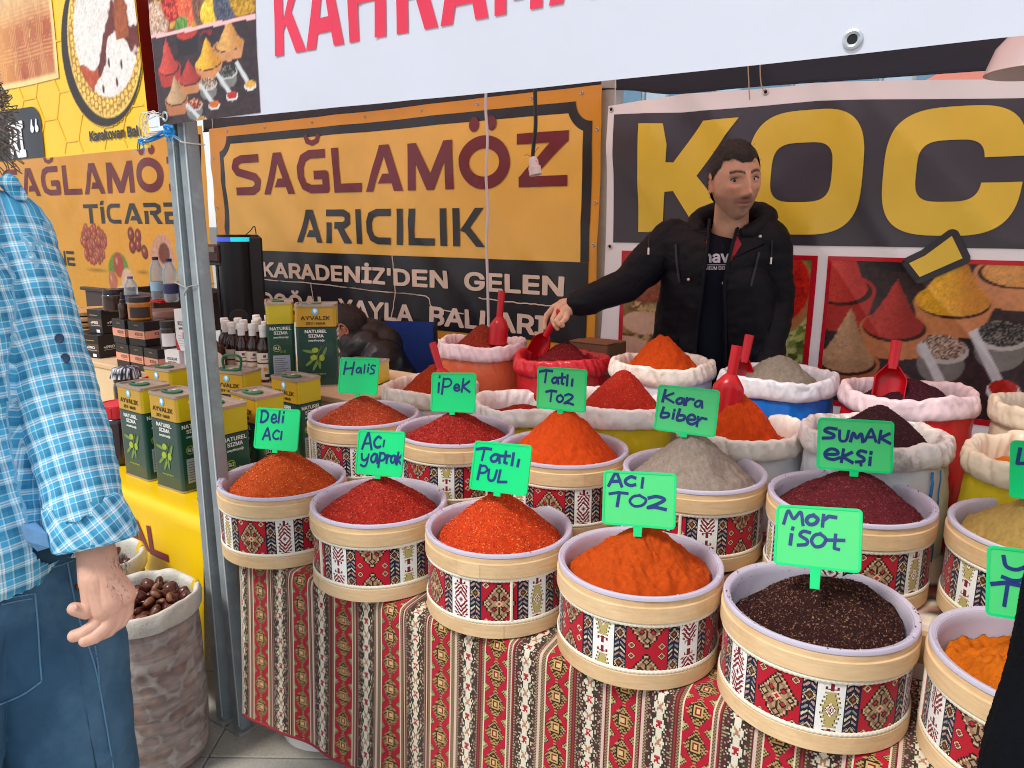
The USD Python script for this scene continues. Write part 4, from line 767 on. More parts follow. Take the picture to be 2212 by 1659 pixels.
SG = {'deli': ((-1.594, 1.211, .968, 9.8, -14.6, -6.4), 'Deli Acı', 'D .12 .08 .28 .35|e .36 .15 .48 .35|l .51 .08 .56 .33|i .6 .08 .66 .32|A .2 .52 .37 .76|C .42 .53 .56 .74|ı .6 .56 .64 .73'),
      'yaprak': ((-1.257, 1.252, .953, 4.3, -16.7, -7.7), 'Acı yaprak', 'A .12 .1 .32 .42|C .36 .14 .5 .38|ı .55 .22 .6 .34|y .12 .55 .28 .82|a .33 .52 .47 .72|p .5 .5 .63 .8|r .66 .53 .74 .7|a .75 .53 .86 .7|k .88 .47 .98 .72'),
      'halis': ((-1.626, 1.541, 1.055, 6.7, -13.4, -5.5), 'Halis', 'H .12 .14 .37 .46|a .44 .27 .57 .42|l .62 .2 .67 .41|i .71 .18 .77 .38|s .8 .2 .91 .43'), 'ipek': ((-1.285, 1.572, 1.044, 4.8, -12.2, -6.7), 'İpek', 'i .14 .1 .21 .5|p .25 .16 .46 .54|e .52 .3 .65 .46|k .7 .16 .87 .48'),
      'tatlitoz': ((-.954, 1.605, 1.09, -2.3, -7.5, -3.5), 'Tatlı toz', 'T .05 .08 .3 .36|a .31 .23 .44 .37|t .46 .14 .57 .37|l .6 .17 .64 .39|ı .7 .26 .74 .39|T .2 .55 .4 .8|o .42 .64 .55 .8|z .58 .6 .75 .83'), 'pul': ((-.91, 1.275, .977, 3.6, -19.2, -6.0), 'Tatlı pul', 'T .06 .14 .3 .38|a .32 .24 .48 .4|t .5 .18 .64 .4|l .68 .2 .72 .42|ı .78 .32 .82 .43|p .13 .5 .28 .77|U .31 .57 .45 .78|L .49 .56 .63 .79'),
      'kara': ((-.625, 1.627, 1.078, 1.7, -12.6, -1.8), 'Kara biber', 'k .1 .12 .28 .36|a .33 .25 .46 .38|r .48 .23 .6 .38|a .63 .26 .75 .4|b .1 .5 .24 .7|i .28 .52 .33 .7|b .37 .5 .5 .72|e .53 .58 .67 .78|r .69 .6 .83 .8'), 'acitoz': ((-.591, 1.307, .964, 10.7, -16.0, -8.4), 'Acı toz', 'A .08 .06 .26 .28|C .3 .1 .44 .26|ı .52 .12 .57 .28|T .1 .4 .34 .64|o .38 .43 .6 .63|z .63 .43 .86 .65'),
      'sumak': ((-.26, 1.652, 1.051, 23.5, -14.5, -6.1), 'Sumak ekşi', 's .08 .2 .24 .4|U .29 .24 .41 .44|M .44 .27 .6 .42|A .63 .2 .77 .4|k .81 .2 .95 .42|e .1 .6 .3 .8|k .33 .6 .47 .83|ş .53 .6 .64 .87|i .68 .62 .73 .85'), 'mor': ((-.255, 1.333, .958, -3.8, -26.2, -8.6), 'Mor isot', 'M .1 .1 .33 .31|o .37 .15 .5 .3|r .55 .13 .7 .31|i .16 .38 .24 .64|s .29 .42 .41 .65|o .44 .44 .6 .65|t .62 .44 .8 .66')}
a_ = aty(2136, 1240, 1.34); SG['last'] = ((a_[0] + .072, 1.34, a_[2] - .002, 4, -16, -6), 'Tü', 'y .15 .14 .4 .46|T .06 .5 .3 .82|ü .33 .5 .52 .84')
a_ = aty(2186, 1000, 1.66); SG['khaki'] = ((a_[0] + .072, 1.66, a_[2] - .004, 4, -14, -6), 'cropped', 'L .08 .15 .25 .4')
M_sign = mat('green_plastic', '14E88C', .28, .5, .03, 10, trans=.35); M_ink = mat('marker_ink', '0D2C70', .5, .4, .25, 60)
def rotm(yaw, lean, roll):
    z, x, y = map(math.radians, (yaw, lean, roll))
    Rz = np.array([[math.cos(z), -math.sin(z), 0], [math.sin(z), math.cos(z), 0], [0, 0, 1]]); Rx = np.array([[1, 0, 0], [0, math.cos(x), -math.sin(x)], [0, math.sin(x), math.cos(x)]]); Ry = np.array([[math.cos(y), 0, math.sin(y)], [0, 1, 0], [-math.sin(y), 0, math.cos(y)]])
    return Ry @ Rx @ Rz if False else Rz_x_y(Rz, Rx, Ry)
def Rz_x_y(Rz, Rx, Ry): return Ry @ Rx @ Rz
def up(m):   # from the drawing plane (x right, y up, z out) to a plate facing -y
    v = m.vertices; return trimesh.Trimesh(np.c_[v[:, 0], -v[:, 2], v[:, 1]], m.faces, process=False)
M_sign2 = mat('pale_green_plastic', '5CE68C', .28, .5, .03, 10, trans=.35)
plate = rrect(.15, .11, .009); inner = plate.buffer(-.0045)
for k, (pose, words, spec) in SG.items():
    R_ = rotm(*pose[3:]); lab = {'last': 'green plastic price sign lettered Tü at the right edge, above the turmeric', 'khaki': 'green plastic price sign cut off by the right edge of the picture'}.get(k, f'green plastic price sign handwritten {words} in blue marker')
    mg = M_sign2 if k in ('kara', 'acitoz', 'sumak', 'mor', 'tatlitoz', 'last') else M_sign
    t = thing('price_sign', lab, 'sign', 'green price signs', m=mat44(pose[:3], R_[:, 0], R_[:, 1], R_[:, 2]))
    tb = {'mor': .036, 'acitoz': .02, 'sumak': .012, 'last': .03}.get(k, .009)
    obj(t, 'plate', up(extr(inner.buffer(.0006), .0016)), mg); obj(t, 'raised_edge', up(extr(plate.difference(inner), .0034).apply_translation((0, 0, -.0006))), M_sign)
    obj(t, 'stake', up(extr(Polygon([(-.009, -.054), (.009, -.054), (.008, -.054 - tb), (-.008, -.054 - tb)]), .0028)), M_sign)
    r = np.random.default_rng(len(words))
    for gl in spec.split('|'):
        ch, *b = gl.split(); x0, y0, x1, y1 = map(float, b); parts = []
        for pl in HG[ch]:
            q = np.array([((x0 + (x1 - x0) * px - .5) * .15, (.5 - (y0 + (y1 - y0) * py)) * .11) for px, py in pl])
            if len(q) > 3: q = curve(np.c_[q, 0 * q[:, 0]], 6 * len(q))[:, :2]
            parts.append(LineString(q).buffer(.0027 + r.uniform(0, .0008), cap_style=3, join_style=1, quad_segs=3))
        g = unary_union(parts); obj(t, 'handwriting', up(extr(g, .0005).apply_translation((0, 0, .0017))), M_ink, smooth=False)

# ------------------------------------------------------------------ sacks
def bag(name, c, **k): return mat('bag_' + name, c, .3, .55, .08, 9, .12, 420, .001, trans=.15, crinkle=9, **k)
BG = {n: bag(n, c) for n, c in (('white', 'E9EBEE'), ('yellow', 'E6CC1E'), ('orange', 'F07A50'), ('red', 'D8181C'), ('crimson', 'C8202C'), ('blue', '1478D8'), ('cream', 'E4D2B4'))}
LN = {n: bag('lining_' + n, c, grime=g) for n, c, g in (('white', 'F6F3EE', ('B0683C', .22, 11)), ('stained', 'F4EDE0', ('B4672E', .4, 9)), ('clean', 'E6E5EA', ('B0A8A0', .2, 8)), ('pink', 'F2DADD', ('D4A8AC', .25, 8)), ('speck', 'E6DDD6', ('4a2c26', .7, 26)), ('crimson', 'D42432', ('9a1018', .3, 8)), ('cream', 'E8D9BE', ('B09468', .35, 8)))}
def sack(label, x, y, zt, body, lining, seed, R=.165, tilt=0.0, stripe=False, zb=.645, cuff=.052):
    t = thing('spice_sack', label, 'sack', 'open sacks of spice behind the drums'); n = 220; a = np.arange(n) * 2 * PI / n
    def rel(v, a):
        ang = np.broadcast_to(a, v.shape[:2]); rad = np.hypot(v[..., 0], v[..., 1]); z = v[..., 2]
        P = np.stack([np.cos(ang) * 1.4 + 20, np.sin(ang) * 1.4 + 20, z * 5 + seed], -1); P2 = np.stack([np.cos(ang) * 7 + 40, np.sin(ang) * 7 + 40, z * 14 + seed], -1); P3 = np.stack([np.cos(ang + (z - zt) * 2.2) * 6.5 + 40, np.sin(ang + (z - zt) * 2.2) * 6.5 + 40, z * 7 + seed], -1)
        top = np.clip((z - (zt - .12)) / .12, 0, 1)
        f = 1 + .09 * (fbm(P, 2) - .5) + .03 * (fbm(P2, 2) - .5) * (.5 + .3 * top) + .085 * top * (np.abs(2 * fbm(P3, 1, 3) - 1) ** .8 - .45) + .028 * (1 - top) * (fbm(np.stack([ang * 1.2 + 9 + z * 6, 0 * z, z * 34 - ang * 2 + seed + 40], -1), 2) - .5)
        dz = top * (.030 * (fbm(np.stack([np.cos(ang) * 1.3 + 9, np.sin(ang) * 1.3 + 9, 0 * ang + seed * 3.1], -1), 2) - .5) + .010 * (fbm(P2, 2, 4) - .5)) + top * tilt * np.sin(ang)
        P5 = np.stack([np.cos(ang) * 11 + 40 + z * 9, np.sin(ang) * 11 + 40 - z * 7, z * 22 + seed], -1); rg = 1 - np.abs(2 * fbm(P5, 3, 11) - 1); f = f + (.010 + .008 * top) * (rg ** 4 - .3)
        q = rad * f; return np.stack([q * np.cos(ang) + x, q * np.sin(ang) + y, z + dz], -1)
    prof = [(R * .80, zb), (R * .93, zb + .012)] + [(R * (.955 + .05 * math.sin(PI * s)), zb + .012 + (zt - cuff + .01 - zb - .012) * s) for s in np.linspace(.06, 1, 22)]
    obj(t, 'bag', lathe(prof, n, rel), BG[body], True)
    c = zt - cuff
    rim = [(R * .96, c + .002), (R * 1.0, c - .004), (R * 1.035, c + .004), (R * 1.05, c + .016), (R * 1.04, c + .03), (R * 1.035, zt - .018), (R * 1.02, zt - .006), (R * .985, zt), (R * .94, zt - .001), (R * .895, zt - .009), (R * .865, zt - .024), (R * .85, zt - .045), (R * .84, zt - .075), (R * .82, zt - .11)]
    rim = curve(np.c_[np.array(rim), np.zeros(len(rim))], 34)[:, :2]
    obj(t, 'rolled_rim', lathe(rim, n, rel), LN[lining], True)
    if stripe:
        for a0 in (-.62, -.42):
            zs = np.linspace(zb + .02, c - .01, 40); pts = rel(np.stack([(R * 1.012 * math.cos(a0) + 0 * zs)[None], (R * 1.012 * math.sin(a0) + 0 * zs)[None], zs[None]], -1), np.full(40, a0))[0]
            obj(t, 'woven_stripe', tube(pts + [.0, -.001, 0], .0032 if a0 < -.5 else .0016, 6), mat('blue_thread', '3E86C8', .7, .3, .5, 240))
    return t
SA = [('orange polypropylene sack with pinkish rolled rim holding brown red flakes', -1.69, 2.25, 1.072, 'orange', 'pink', .34, (703, .0), ('flake', '7E2A1C', ('8E3624', '6E2014', 'A04A34')), 'brown red flakes in the orange sack'),
      ('crimson plastic sack into which the vendor dips a scoop', -1.335, 2.25, 1.052, 'crimson', 'crimson', 0, (745, .0), ('flake', '661418', ('78201E', '560E12', '8E3430')), 'dark red flakes in the crimson sack'),
      ('white sack with stained rim and a tall orange paprika heap, in front of the vendor', -.955, 2.25, 1.075, 'white', 'stained', 0, (728, .0), ('powder', 'B2400E', ('BC4A14', 'A4360A')), 'tall orange paprika heap in the white sack before the vendor'),
      ('bright blue sack with clean white rim holding grey pepper', -.585, 2.25, 1.078, 'blue', 'clean', 0, (771, .0), ('powder', '80786A', ('8c8476', '746c5e')), 'grey pepper heap in the blue sack'),
      ('tall red sack with pale pink rim holding dark plum spice', -.236, 2.25, 1.076, 'red', 'pink', 0, (822, .0), ('flake', '3A1620', ('461C28', '2E1018', '562832')), 'dark plum spice in the tall red sack'),
      ('cream sack at the right edge of the back row', .125, 2.25, 1.078, 'cream', 'cream', 0, (905, .0), ('powder', '6E6448', ('7a7050', '5e563c')), 'greenish spice deep in the cream sack'),
      ('white sack with tan stained rim behind the Halis and İpek signs', -1.70, 1.95, .953, 'white', 'stained', 0, (790, .02), ('flake', '9A3218', ('AA4022', '8A2812', 'BC5634')), 'red flakes in the white sack behind the Halis sign'),
      ('yellow sack half full of red flakes behind the İpek sign', -1.30, 1.95, .953, 'yellow', 'white', 0, (838, .0), ('flake', '8E1C14', ('9C2A1C', '7C1410', 'B04030')), 'red flakes in the yellow sack behind the İpek sign'),
      ('yellow sack heaped with red flakes between the Tatlı toz and Kara biber signs', -.95, 1.95, 1.0, 'yellow', 'white', 0, (805, .0), ('flake', 'A2281A', ('B0361F', '8E1E12', 'C04C34')), 'heaped red flakes in the yellow sack right of the Tatlı toz sign'),
      ('white sack with steep orange powder right of the Kara biber sign', -.592, 1.95, .985, 'white', 'stained', 0, (838, .0), ('powder', 'B43C0E', ('BE4612', 'A6340A')), 'steep orange powder heap right of the Kara biber sign'),
      ('white sack with blue woven stripe and speckled rim behind the Sumak sign', -.262, 1.95, 1.022, 'white', 'speck', 0, (880, .0), ('flake', '30161A', ('3A1C20', '261014', '4A2A2A')), 'blackish isot flakes in the white sack behind the Sumak sign'),
      ('yellow sack with cream rim holding orange spice at the right edge', .09, 1.95, 1.02, 'yellow', 'cream', 0, (945, .0), ('powder', 'B8600F', ('C26A18', 'AA540C')), 'orange spice in the yellow sack at the right edge')]
for i, (lab, x, y, zt, body, lin_, tilt, (py, off), (kind, base, cols), hl) in enumerate(SA):
    sack(lab, x, y, zt, body, lin_, 3 + i * 7, stripe=(i == 10))
    zf = zt - .055; h = max(.05, heap_h(x, y, zf, py))
    kw = {}
    if i == 7: zf = zt - .06; h = .035
    if i in (1, 4): kw = dict(cx=.005, cy=.01)
    if i == 6: kw = dict(cx=.01, cy=.02)
    if i == 9: kw = dict(cx=-.03, cy=.0, rough=1.8)
    if i in (2, 8): kw = dict(rough=1.3)
    if i == 11: zf = zt - .06; h = .06
    if i == 5: zf = zt - .09; h = .03
    heap('heap of ' + hl, x, y, zf, .142, h * 1.06, base, cols, kind, 80 + i, nf=3000, edge=.02, **kw)

# ------------------------------------------------------------------ red plastic scoops
def scoop(label, top, neck, face=(0, -1, 0), L=.105, hl=None, w=.036, turn=1):
    """top, neck: ends of the handle; the blade goes on from the neck, hollow towards face."""
    top, neck = np.asarray(top, float), np.asarray(neck, float); ez = top - neck; H = hl or np.linalg.norm(ez); ez /= np.linalg.norm(ez); f_ = np.asarray(face, float); f_ -= ez * (f_ @ ez); f_ /= np.linalg.norm(f_)
    t = thing('scoop', label, 'scoop', 'red plastic scoops', m=mat44(neck, np.cross(f_, ez), f_, ez))
    nu, nv = 22, 14; U, V = np.meshgrid(np.linspace(-1, 1, nu + 1), np.linspace(0, 1, nv + 1)); wd = w * np.clip(.28 + 2.2 * V, 0, 1) ** .8; dp = .030 * np.sin(np.clip(V * 2.4 + .25, 0, 1) * PI / 2)
    def shell(k):
        g = U * PI * .55; return np.stack([(wd + k) * np.sin(g) / math.sin(PI * .55) , -(dp + k) * np.cos(g) * turn, -V * L * (1 - .12 * U ** 2 * (V > .6))], -1).reshape(-1, 3)
    a, b = shell(0), shell(-.0022); f1 = gridf(nu, nv); o = len(a); w_ = nu + 1
    edge = [i for i in range(nu + 1)] + [(j + 1) * w_ + nu for j in range(nv)] + [nv * w_ + i for i in range(nu - 1, -1, -1)] + [j * w_ for j in range(nv - 1, 0, -1)]
    e = np.array(edge); e2 = np.roll(e, -1); obj(t, 'blade', (np.vstack([a, b]), np.vstack([f1, f1[:, ::-1] + o, np.stack([e, e2, e2 + o, e + o], 1)])), M_redp, 40)
    g = affinity.scale(Point(0, 0).buffer(1, 10), .0125, .008); hm = trimesh.creation.extrude_polygon(g, H + .012, engine='earcut'); hm.apply_translation((0, -.004 * turn, -.010)); v = hm.vertices; v[:, :2] *= (1 + .12 * np.clip(v[:, 2:] / H, 0, 1)); obj(t, 'handle', hm, M_redp, 40)
    return t
scoop('red scoop standing in the orange sack', aty(1085, 629, 2.24), aty(1080, 684, 2.23), (.25, -1, 0), turn=-1)
scoop('red scoop held by the vendor over the crimson sack', aty(1197, 692, 2.22), aty(1180, 722, 2.22), (.1, -1, 0), hl=.1, turn=1)
scoop('red scoop leaning in the stained white sack behind the İpek sign', aty(936, 743, 1.95), aty(951, 796, 1.93), (.4, -1, 0), turn=-1)
scoop('red scoop in the orange powder right of the Kara biber sign', aty(1592, 748, 1.93), aty(1580, 808, 1.92), (.3, -1, 0), w=.040, turn=-1)
scoop('slim red scoop standing in the blue sack', aty(1620, 725, 2.22), aty(1609, 776, 2.2), (.6, -1, 0), turn=1)
scoop('red scoop stuck in the dark plum spice of the tall red sack', aty(1938, 737, 2.22), aty(1929, 789, 2.2), (.3, -1, 0), w=.040, turn=1)

# ------------------------------------------------------------------ honey stall table: yellow cloth, riser, goods
t = thing('stall_table', 'trestle table of the honey stall under the yellow vinyl cloth', 'table')
for k in range(6): obj(t, 'top_plank', cbox(-4.6, -1.89, 1.19 + k * .2, 1.385 + k * .2, .615, .643), M_wood2)
for x in (-4.5, -3.2, -1.95):
    for y in (1.25, 2.3): obj(t, 'leg', cbox(x - .025, x + .025, y - .025, y + .025, GZ, .615), M_steel)
V_ycloth = mat('yellow_vinyl', 'F2C60A', .3, .45, .08, 3, .1, 9, .012, trans=.08)
cl2 = thing('tablecloth', 'bright yellow vinyl tablecloth with maroon letters hanging in front of the chestnut sacks', 'tablecloth')
def ycl(S, q):   # q: 0 at the ground hem .. .54 at the edge .. on over the top
    low = np.clip(1 - q / .54, 0, 1); y = np.where(q < .54, 1.15 - low * (.012 + .02 * np.sin(S * 9) + .014 * np.sin(S * 23 + 1)), 1.15 + q - .54); z = np.where(q < .54, .118 + q, .658)
    b = np.clip(1 - np.abs(q - .54) / .04, 0, 1) ** 2 * .008; w = .012 * (fbm(np.c_[S * 4, q * 3, 0 * S + 4], 3) - .5) * low
    return np.c_[S, y + b - w, z - b + .003 * (q > .54) * fbm(np.c_[S * 10, q * 10, 0 * S], 2)]
Sg, Qg = np.meshgrid(np.linspace(-4.65, -1.875, 150), np.concatenate([np.linspace(0, .5, 24), np.linspace(.5, .6, 14)[1:], np.linspace(.6, 1.75, 20)[1:]]))
obj(cl2, 'vinyl_sheet', (ycl(Sg.ravel(), Qg.ravel()), gridf(149, Qg.shape[0] - 1)), V_ycloth, True)
zc = lambda pts: [tuple(aty((200 + a / 2.765) * .54216, (2000 + b / 2.765) * .54216, 1.14)[[0, 2]]) for a, b in pts]
for g in (Polygon(zc([(1033, 265), (1078, 272), (1122, 520), (1278, 588), (1292, 672), (1085, 576)])), unary_union([Polygon(zc([(872, 190), (925, 212), (922, 470), (855, 456)])), Polygon(zc([(890, 190), (925, 212), (1082, 562), (1005, 530), (968, 450)])), Polygon(zc([(938, 372), (1000, 400), (1030, 470), (942, 430)]))])):
    v, f = flat(g, .03); P = ycl(v[:, 0], v[:, 1] - .118); obj(cl2, 'letter', (P - [0, .0025, 0], f), V_maroon, True)
t = thing('riser', 'low plank riser at the back of the honey table carrying boxes, tins and bottles', 'riser')
for i, (x0, x1, y0, y1) in enumerate(((-4.5, -2.7, 1.64, 2.3), (-2.69, -1.9, 1.79, 2.3))):
    obj(t, 'top_board', cbox(x0, x1, y0, y1, .865, .888), mat('pale_board', 'C9B08E', .6, .3, .15, 12, stretch=(1, 8, 8)))
    obj(t, 'front_board', cbox(x0 + .01, x1 - .01, y0 + .006, y0 + .024, .664, .8645), mat('beige_laminate', 'CDBBA0', .5))
# --- olive oil tins
TB = .076, .0525, .315
M_tinp = mat('tin_print', None, .3, .5, .08, 14, coat=.3); M_tin = mat('tin_metal', 'B9A79B', .3, .5, .15, 8, metal=.7); M_gr = mat('tin_green_plastic', '0F5A38', .4); M_goldtxt = mat('brown_print', '4A3212', .5); M_whtxt = mat('white_print', 'EDEFEA', .5); M_blu = mat('blue_roundel', '62B4E4', .5); M_olive = mat('olive_print', '9AAE38', .4, .4, .3, 60); M_leafp = mat('leaf_print', '6E8E48', .45, .3, .3, 60); M_label = mat('grey_label', 'A9B4C4', .5)
def face_put(p, name, g, mt, face, off=.0012, d=.0006):
    m = extr(g, d); v = m.vertices
    if face == 'front': w_ = np.c_[v[:, 0], -TB[1] - off + d - v[:, 2], v[:, 1]]
    else: w_ = np.c_[TB[0] + off - d + v[:, 2], v[:, 0], v[:, 1]]
    return obj(p, name, (w_, m.faces), mt, False)
def make_tin():
    t = thing('oil_tin', 'x', 'tin', 'olive oil tins on the honey table'); g = rrect(TB[0] * 2, TB[1] * 2, .012, 4)
    def shell(name, z0, z1, ca, cb_, dent=0):
        m = trimesh.creation.extrude_polygon(g, z1 - z0, engine='earcut'); m = m.subdivide_to_size(.03); m.apply_translation((0, 0, z0)); v = m.vertices; k = fbm(np.c_[v * 14 + 30], 2) - .5
        v[:, :2] *= 1 - np.clip(np.abs(k[:, None]) * .02, 0, .02) * dent; n = m.face_normals; c = np.where(np.abs(n[:, 1:2]) > .75, hexc(ca), hexc(cb_)); obj(t, name, (v, m.faces), M_tinp, False, c)
    shell('green_body', .004, .229, '1A3F38', '1C4A3A', 1); shell('yellow_body', .2305, .309, 'B98F22', 'CDBB1E', 1)
    obj(t, 'black_line', extr(g.buffer(.0008), .003).apply_translation((0, 0, .2285)), M_blackp)
    for z0, z1 in ((0, .005), (.308, .3165)): obj(t, 'seam_bead', extr(g.buffer(.0022).difference(g.buffer(-.004)), z1 - z0).apply_translation((0, 0, z0)), M_tin)
    obj(t, 'lid', extr(g.buffer(-.003), .0015).apply_translation((0, 0, .3095)), M_tin)
    obj(t, 'spout_cap', lathe([(0, .3175), (.012, .3175), (.019, .3165), (.0205, .313), (.0205, .308)][::-1], 28), M_gr, 40).replace('', '') and obj(t, 'handle', tube(curve([(-.052, -.012, .311), (-.05, -.03, .3135), (-.02, -.036, .314), (.01, -.03, .3135), (.014, -.012, .311), (-.016, -.006, .312)], 24), .0042, 6).apply_translation((.0, .012, 0)), M_gr)
    obj(t, 'handle_clip', cbox(-.036, -.004, -.004, .006, .309, .315, .001).apply_translation((0, .012, 0)), mat('clip_white', 'D9C9BC', .4))
    face_put(t, 'roundel', Point(0, .29).buffer(.0125, 10), M_blu, 'front'); face_put(t, 'roundel_tree', unary_union([Point(0, .2925).buffer(.0068), sbox(-.0014, .2815, .0014, .29)]), M_whtxt, 'front', .0016)
    for s, h, z, mt, x in (('AYVALIK', .015, .2575, M_goldtxt, .108), ('ZEY-MAR', .010, .2395, M_goldtxt, .072), ('NATUREL', .0125, .2075, M_whtxt, .082), ('SIZMA', .0125, .1905, M_whtxt, .057), ('zeytinyağı', .009, .174, M_whtxt, .06)):
        face_put(t, 'lettering', fit(text(s, 1), -x / 2, x / 2, z, z + h), mt, 'front')
    face_put(t, 'fine_print', fit(text('Extra Virgin Olive Oil', 1), -.03, .03, .045, .052), M_olive, 'front')
    for (x, z, a, b, r) in ((-.006, .142, .0125, .010, 0), (-.012, .113, .0135, .011, 10), (.018, .112, .010, .0125, 0)): face_put(t, 'olive', affinity.rotate(affinity.scale(Point(x, z).buffer(1, 8), a, b), r), M_olive, 'front', .0018)
    for (x, z, L, r) in ((-.03, .137, .024, -12), (.028, .133, .022, 65), (-.028, .094, .02, 40), (-.006, .085, .026, 62), (.008, .088, .02, 95)): face_put(t, 'olive_leaf', affinity.rotate(affinity.scale(Point(x, z).buffer(1, 8), L, .0055), r), M_leafp, 'front', .0014)
    face_put(t, 'stem', LineString([(.018, .155), (.008, .135), (-.004, .11)]).buffer(.001), M_leafp, 'front', .0016)
    for s, h, z, x in (('NATUREL', .0125, .2075, .08), ('SIZMA', .0125, .1905, .052), ('zeytinyağı', .009, .174, .056)): face_put(t, 'lettering', fit(text(s, 1), -x / 2, x / 2, z, z + h), M_whtxt, 'side')
    face_put(t, 'seal', Point(-.018, .136).buffer(.0145).difference(Point(-.018, .136).buffer(.0115)), M_olive, 'side'); face_put(t, 'seal_figure', fit(text('SLI', 1), -.027, -.009, .131, .142), M_whtxt, 'side'); face_put(t, 'lettering', fit(text('5 lt', 1), -.005, .015, .118, .128), M_olive, 'side')
    face_put(t, 'printed_label', sbox(-.034, .028, .03, .108), M_label, 'side'); 
    for k in range(8): face_put(t, 'label_line', sbox(-.029, .036 + k * .0085, -.029 + .035 + .015 * (k % 3) / 2, .0378 + k * .0085), M_goldtxt, 'side', .0016)
    return t
camto = lambda x, y: math.atan2(-x, y)      # turn that makes a front face look at the photographer
kk = atz(845, 778, .975); hp = aty(692, 838, 1.92); gp_ = aty(613, 830, 1.90)
tin0 = make_tin(); tins = [((-2.398, 1.297, .661), 0, 'olive oil tin beside the red lidded jars, outer left of the front pair'), ((-2.203, 1.2975, .661), .02, 'olive oil tin half hidden by the front post, right of the front pair'),
    ((-1.968, 1.287, .661), -.04, 'olive oil tin just right of the posts with a scuffed yellow shoulder'), ((-1.986, 1.44, .661), -.1, 'olive oil tin behind the Deli Acı sign, its lid facing up'), ((-2.093, 1.6825, .661), -.03, 'olive oil tin behind the Halis drum, right of the raised handle'),
    ((-2.37, 1.635, .661), .25, 'olive oil tin right behind the posts with its green handle raised'), ((-2.62, 1.52, .661), .1, 'olive oil tin behind the front pair, only its lid showing left of the posts'),
    ((hp[0], hp[1], .889), camto(hp[0], hp[1]) - .12, 'tall standing olive oil tin showing its olive branch picture, on the riser'), ((gp_[0], gp_[1], .889), camto(gp_[0], gp_[1]) - PI / 2, 'standing olive oil tin with its narrow label side forward, beside the olive branch one'), ((kk[0] - .076, kk[1] - .06, .661), .3, 'olive oil tin peeking out behind the Halis sign')]
for i, (loc, rz, lab) in enumerate(tins):
    if i == 0: pr = stage.GetPrimAtPath(tin0); pr.SetCustomDataByKey('label', lab); UsdGeom.Xformable(pr).GetOrderedXformOps()[0].Set(Gf.Matrix4d(1, 0, 0, 0, 0, 1, 0, 0, 0, 0, 1, 0, *loc, 1))
    else: dup(tin0, lab, loc, rz)
hb = tins[5][0]; t = thing('tin_handle', 'green carrying handle standing upright on the oil tin behind the posts', 'handle', loc=(hb[0] - .02, hb[1], hb[2] + .314), rz=.5)
obj(t, 'grip', tube(curve([(-.032, 0, 0), (-.036, 0, .03), (-.028, 0, .048), (0, 0, .052), (.028, 0, .048), (.036, 0, .03), (.03, 0, 0)], 26), .005, 8), M_gr)
# --- syrup bottles with white caps
M_dglass = mat('dark_syrup_glass', '2A100C', .12, .5, .1, 10, coat=.4); M_blab = mat('bottle_label', 'EBDCCB', .6, .3, .05, 30); M_band2 = mat('label_red', '8A2430', .5)
def make_bottle():
    t = thing('syrup_bottle', 'x', 'bottle', 'syrup bottles with white caps'); obj(t, 'glass', lathe([(0, 0), (.027, 0), (.0295, .004), (.0295, .128), (.027, .145), (.016, .165), (.0135, .172), (.0135, .205), (0, .205)], 28), M_dglass, 40)
    obj(t, 'cap', lathe([(.0145, .178), (.0145, .205), (.0165, .206), (.0165, .223), (.015, .2255), (0, .2255)], 24), M_whitep, 40)
    def lab(name, z0, z1, a0, a1, r, mt): a = np.linspace(a0, a1, 22); obj(t, name, (np.concatenate([np.stack([r * np.sin(a), -r * np.cos(a), z0 + 0 * a], -1), np.stack([r * np.sin(a), -r * np.cos(a), z1 + 0 * a], -1)]), gridf(21, 1)), mt, True)
    lab('label', .012, .118, -1.5, 1.5, .0299, M_blab); lab('label_band', .074, .08, -1.5, 1.5, .0302, M_band2); lab('label_foot', .008, .0122, -1.5, 1.5, .0302, M_band2); lab('honey_badge', .045, .06, -.25, .25, .0302, mat('badge_gold', 'D9A441', .5)); lab('carob_picture', .022, .034, -.1, .7, .0302, mat('pod_brown', '4A2E20', .6)); lab('emblem', .1, .11, -.18, .18, .0302, mat('emblem_purple', '5A4A6A', .6)); lab('label_line', .09, .093, -.5, .5, .0302, M_band2)
    return t
bot0 = None; bl = np.random.default_rng(4)
names = ('rear left', 'second row left', 'front left', 'rear second', 'front second', 'middle', 'rear middle', 'behind the middle', 'right of the middle', 'third from the right', 'second from the right', 'front right', 'rear right')
for nm, (x, y) in zip(names, ((580, 350), (595, 380), (665, 400), (745, 350), (780, 415), (810, 370), (965, 315), (980, 350), (955, 375), (915, 420), (1075, 390), (1045, 435), (1110, 315))):
    p = atz((700 + x / 3.016) * .54216, (1150 + y / 3.016) * .54216, 1.114)
    rz = camto(p[0], p[1]) + bl.uniform(-.3, .3); lab = f'white capped syrup bottle, {nm} of the cluster by the oil tins'
    if bot0 is None:
        bot0 = make_bottle(); pr = stage.GetPrimAtPath(bot0); pr.SetCustomDataByKey('label', lab); c, s = math.cos(rz), math.sin(rz); UsdGeom.Xformable(pr).GetOrderedXformOps()[0].Set(Gf.Matrix4d(c, s, 0, 0, -s, c, 0, 0, 0, 0, 1, 0, p[0], p[1], .888, 1))
    else: dup(bot0, lab, (p[0], p[1], .888), rz)
p = atz(452, 693, 1.13); t = thing('syrup_flask', 'big round dark syrup flask with an oval cream label, right of the posts', 'bottle', loc=(p[0], p[1], .888), rz=camto(p[0], p[1]))
obj(t, 'glass', lathe([(0, 0), (.045, 0), (.055, .01), (.056, .09), (.05, .13), (.02, .165), (.016, .175), (.016, .215), (0, .215)], 32), M_dglass, 40); obj(t, 'cap', lathe([(.0175, .195), (.0175, .232), (.016, .236), (0, .236)], 24), M_whitep, 40)
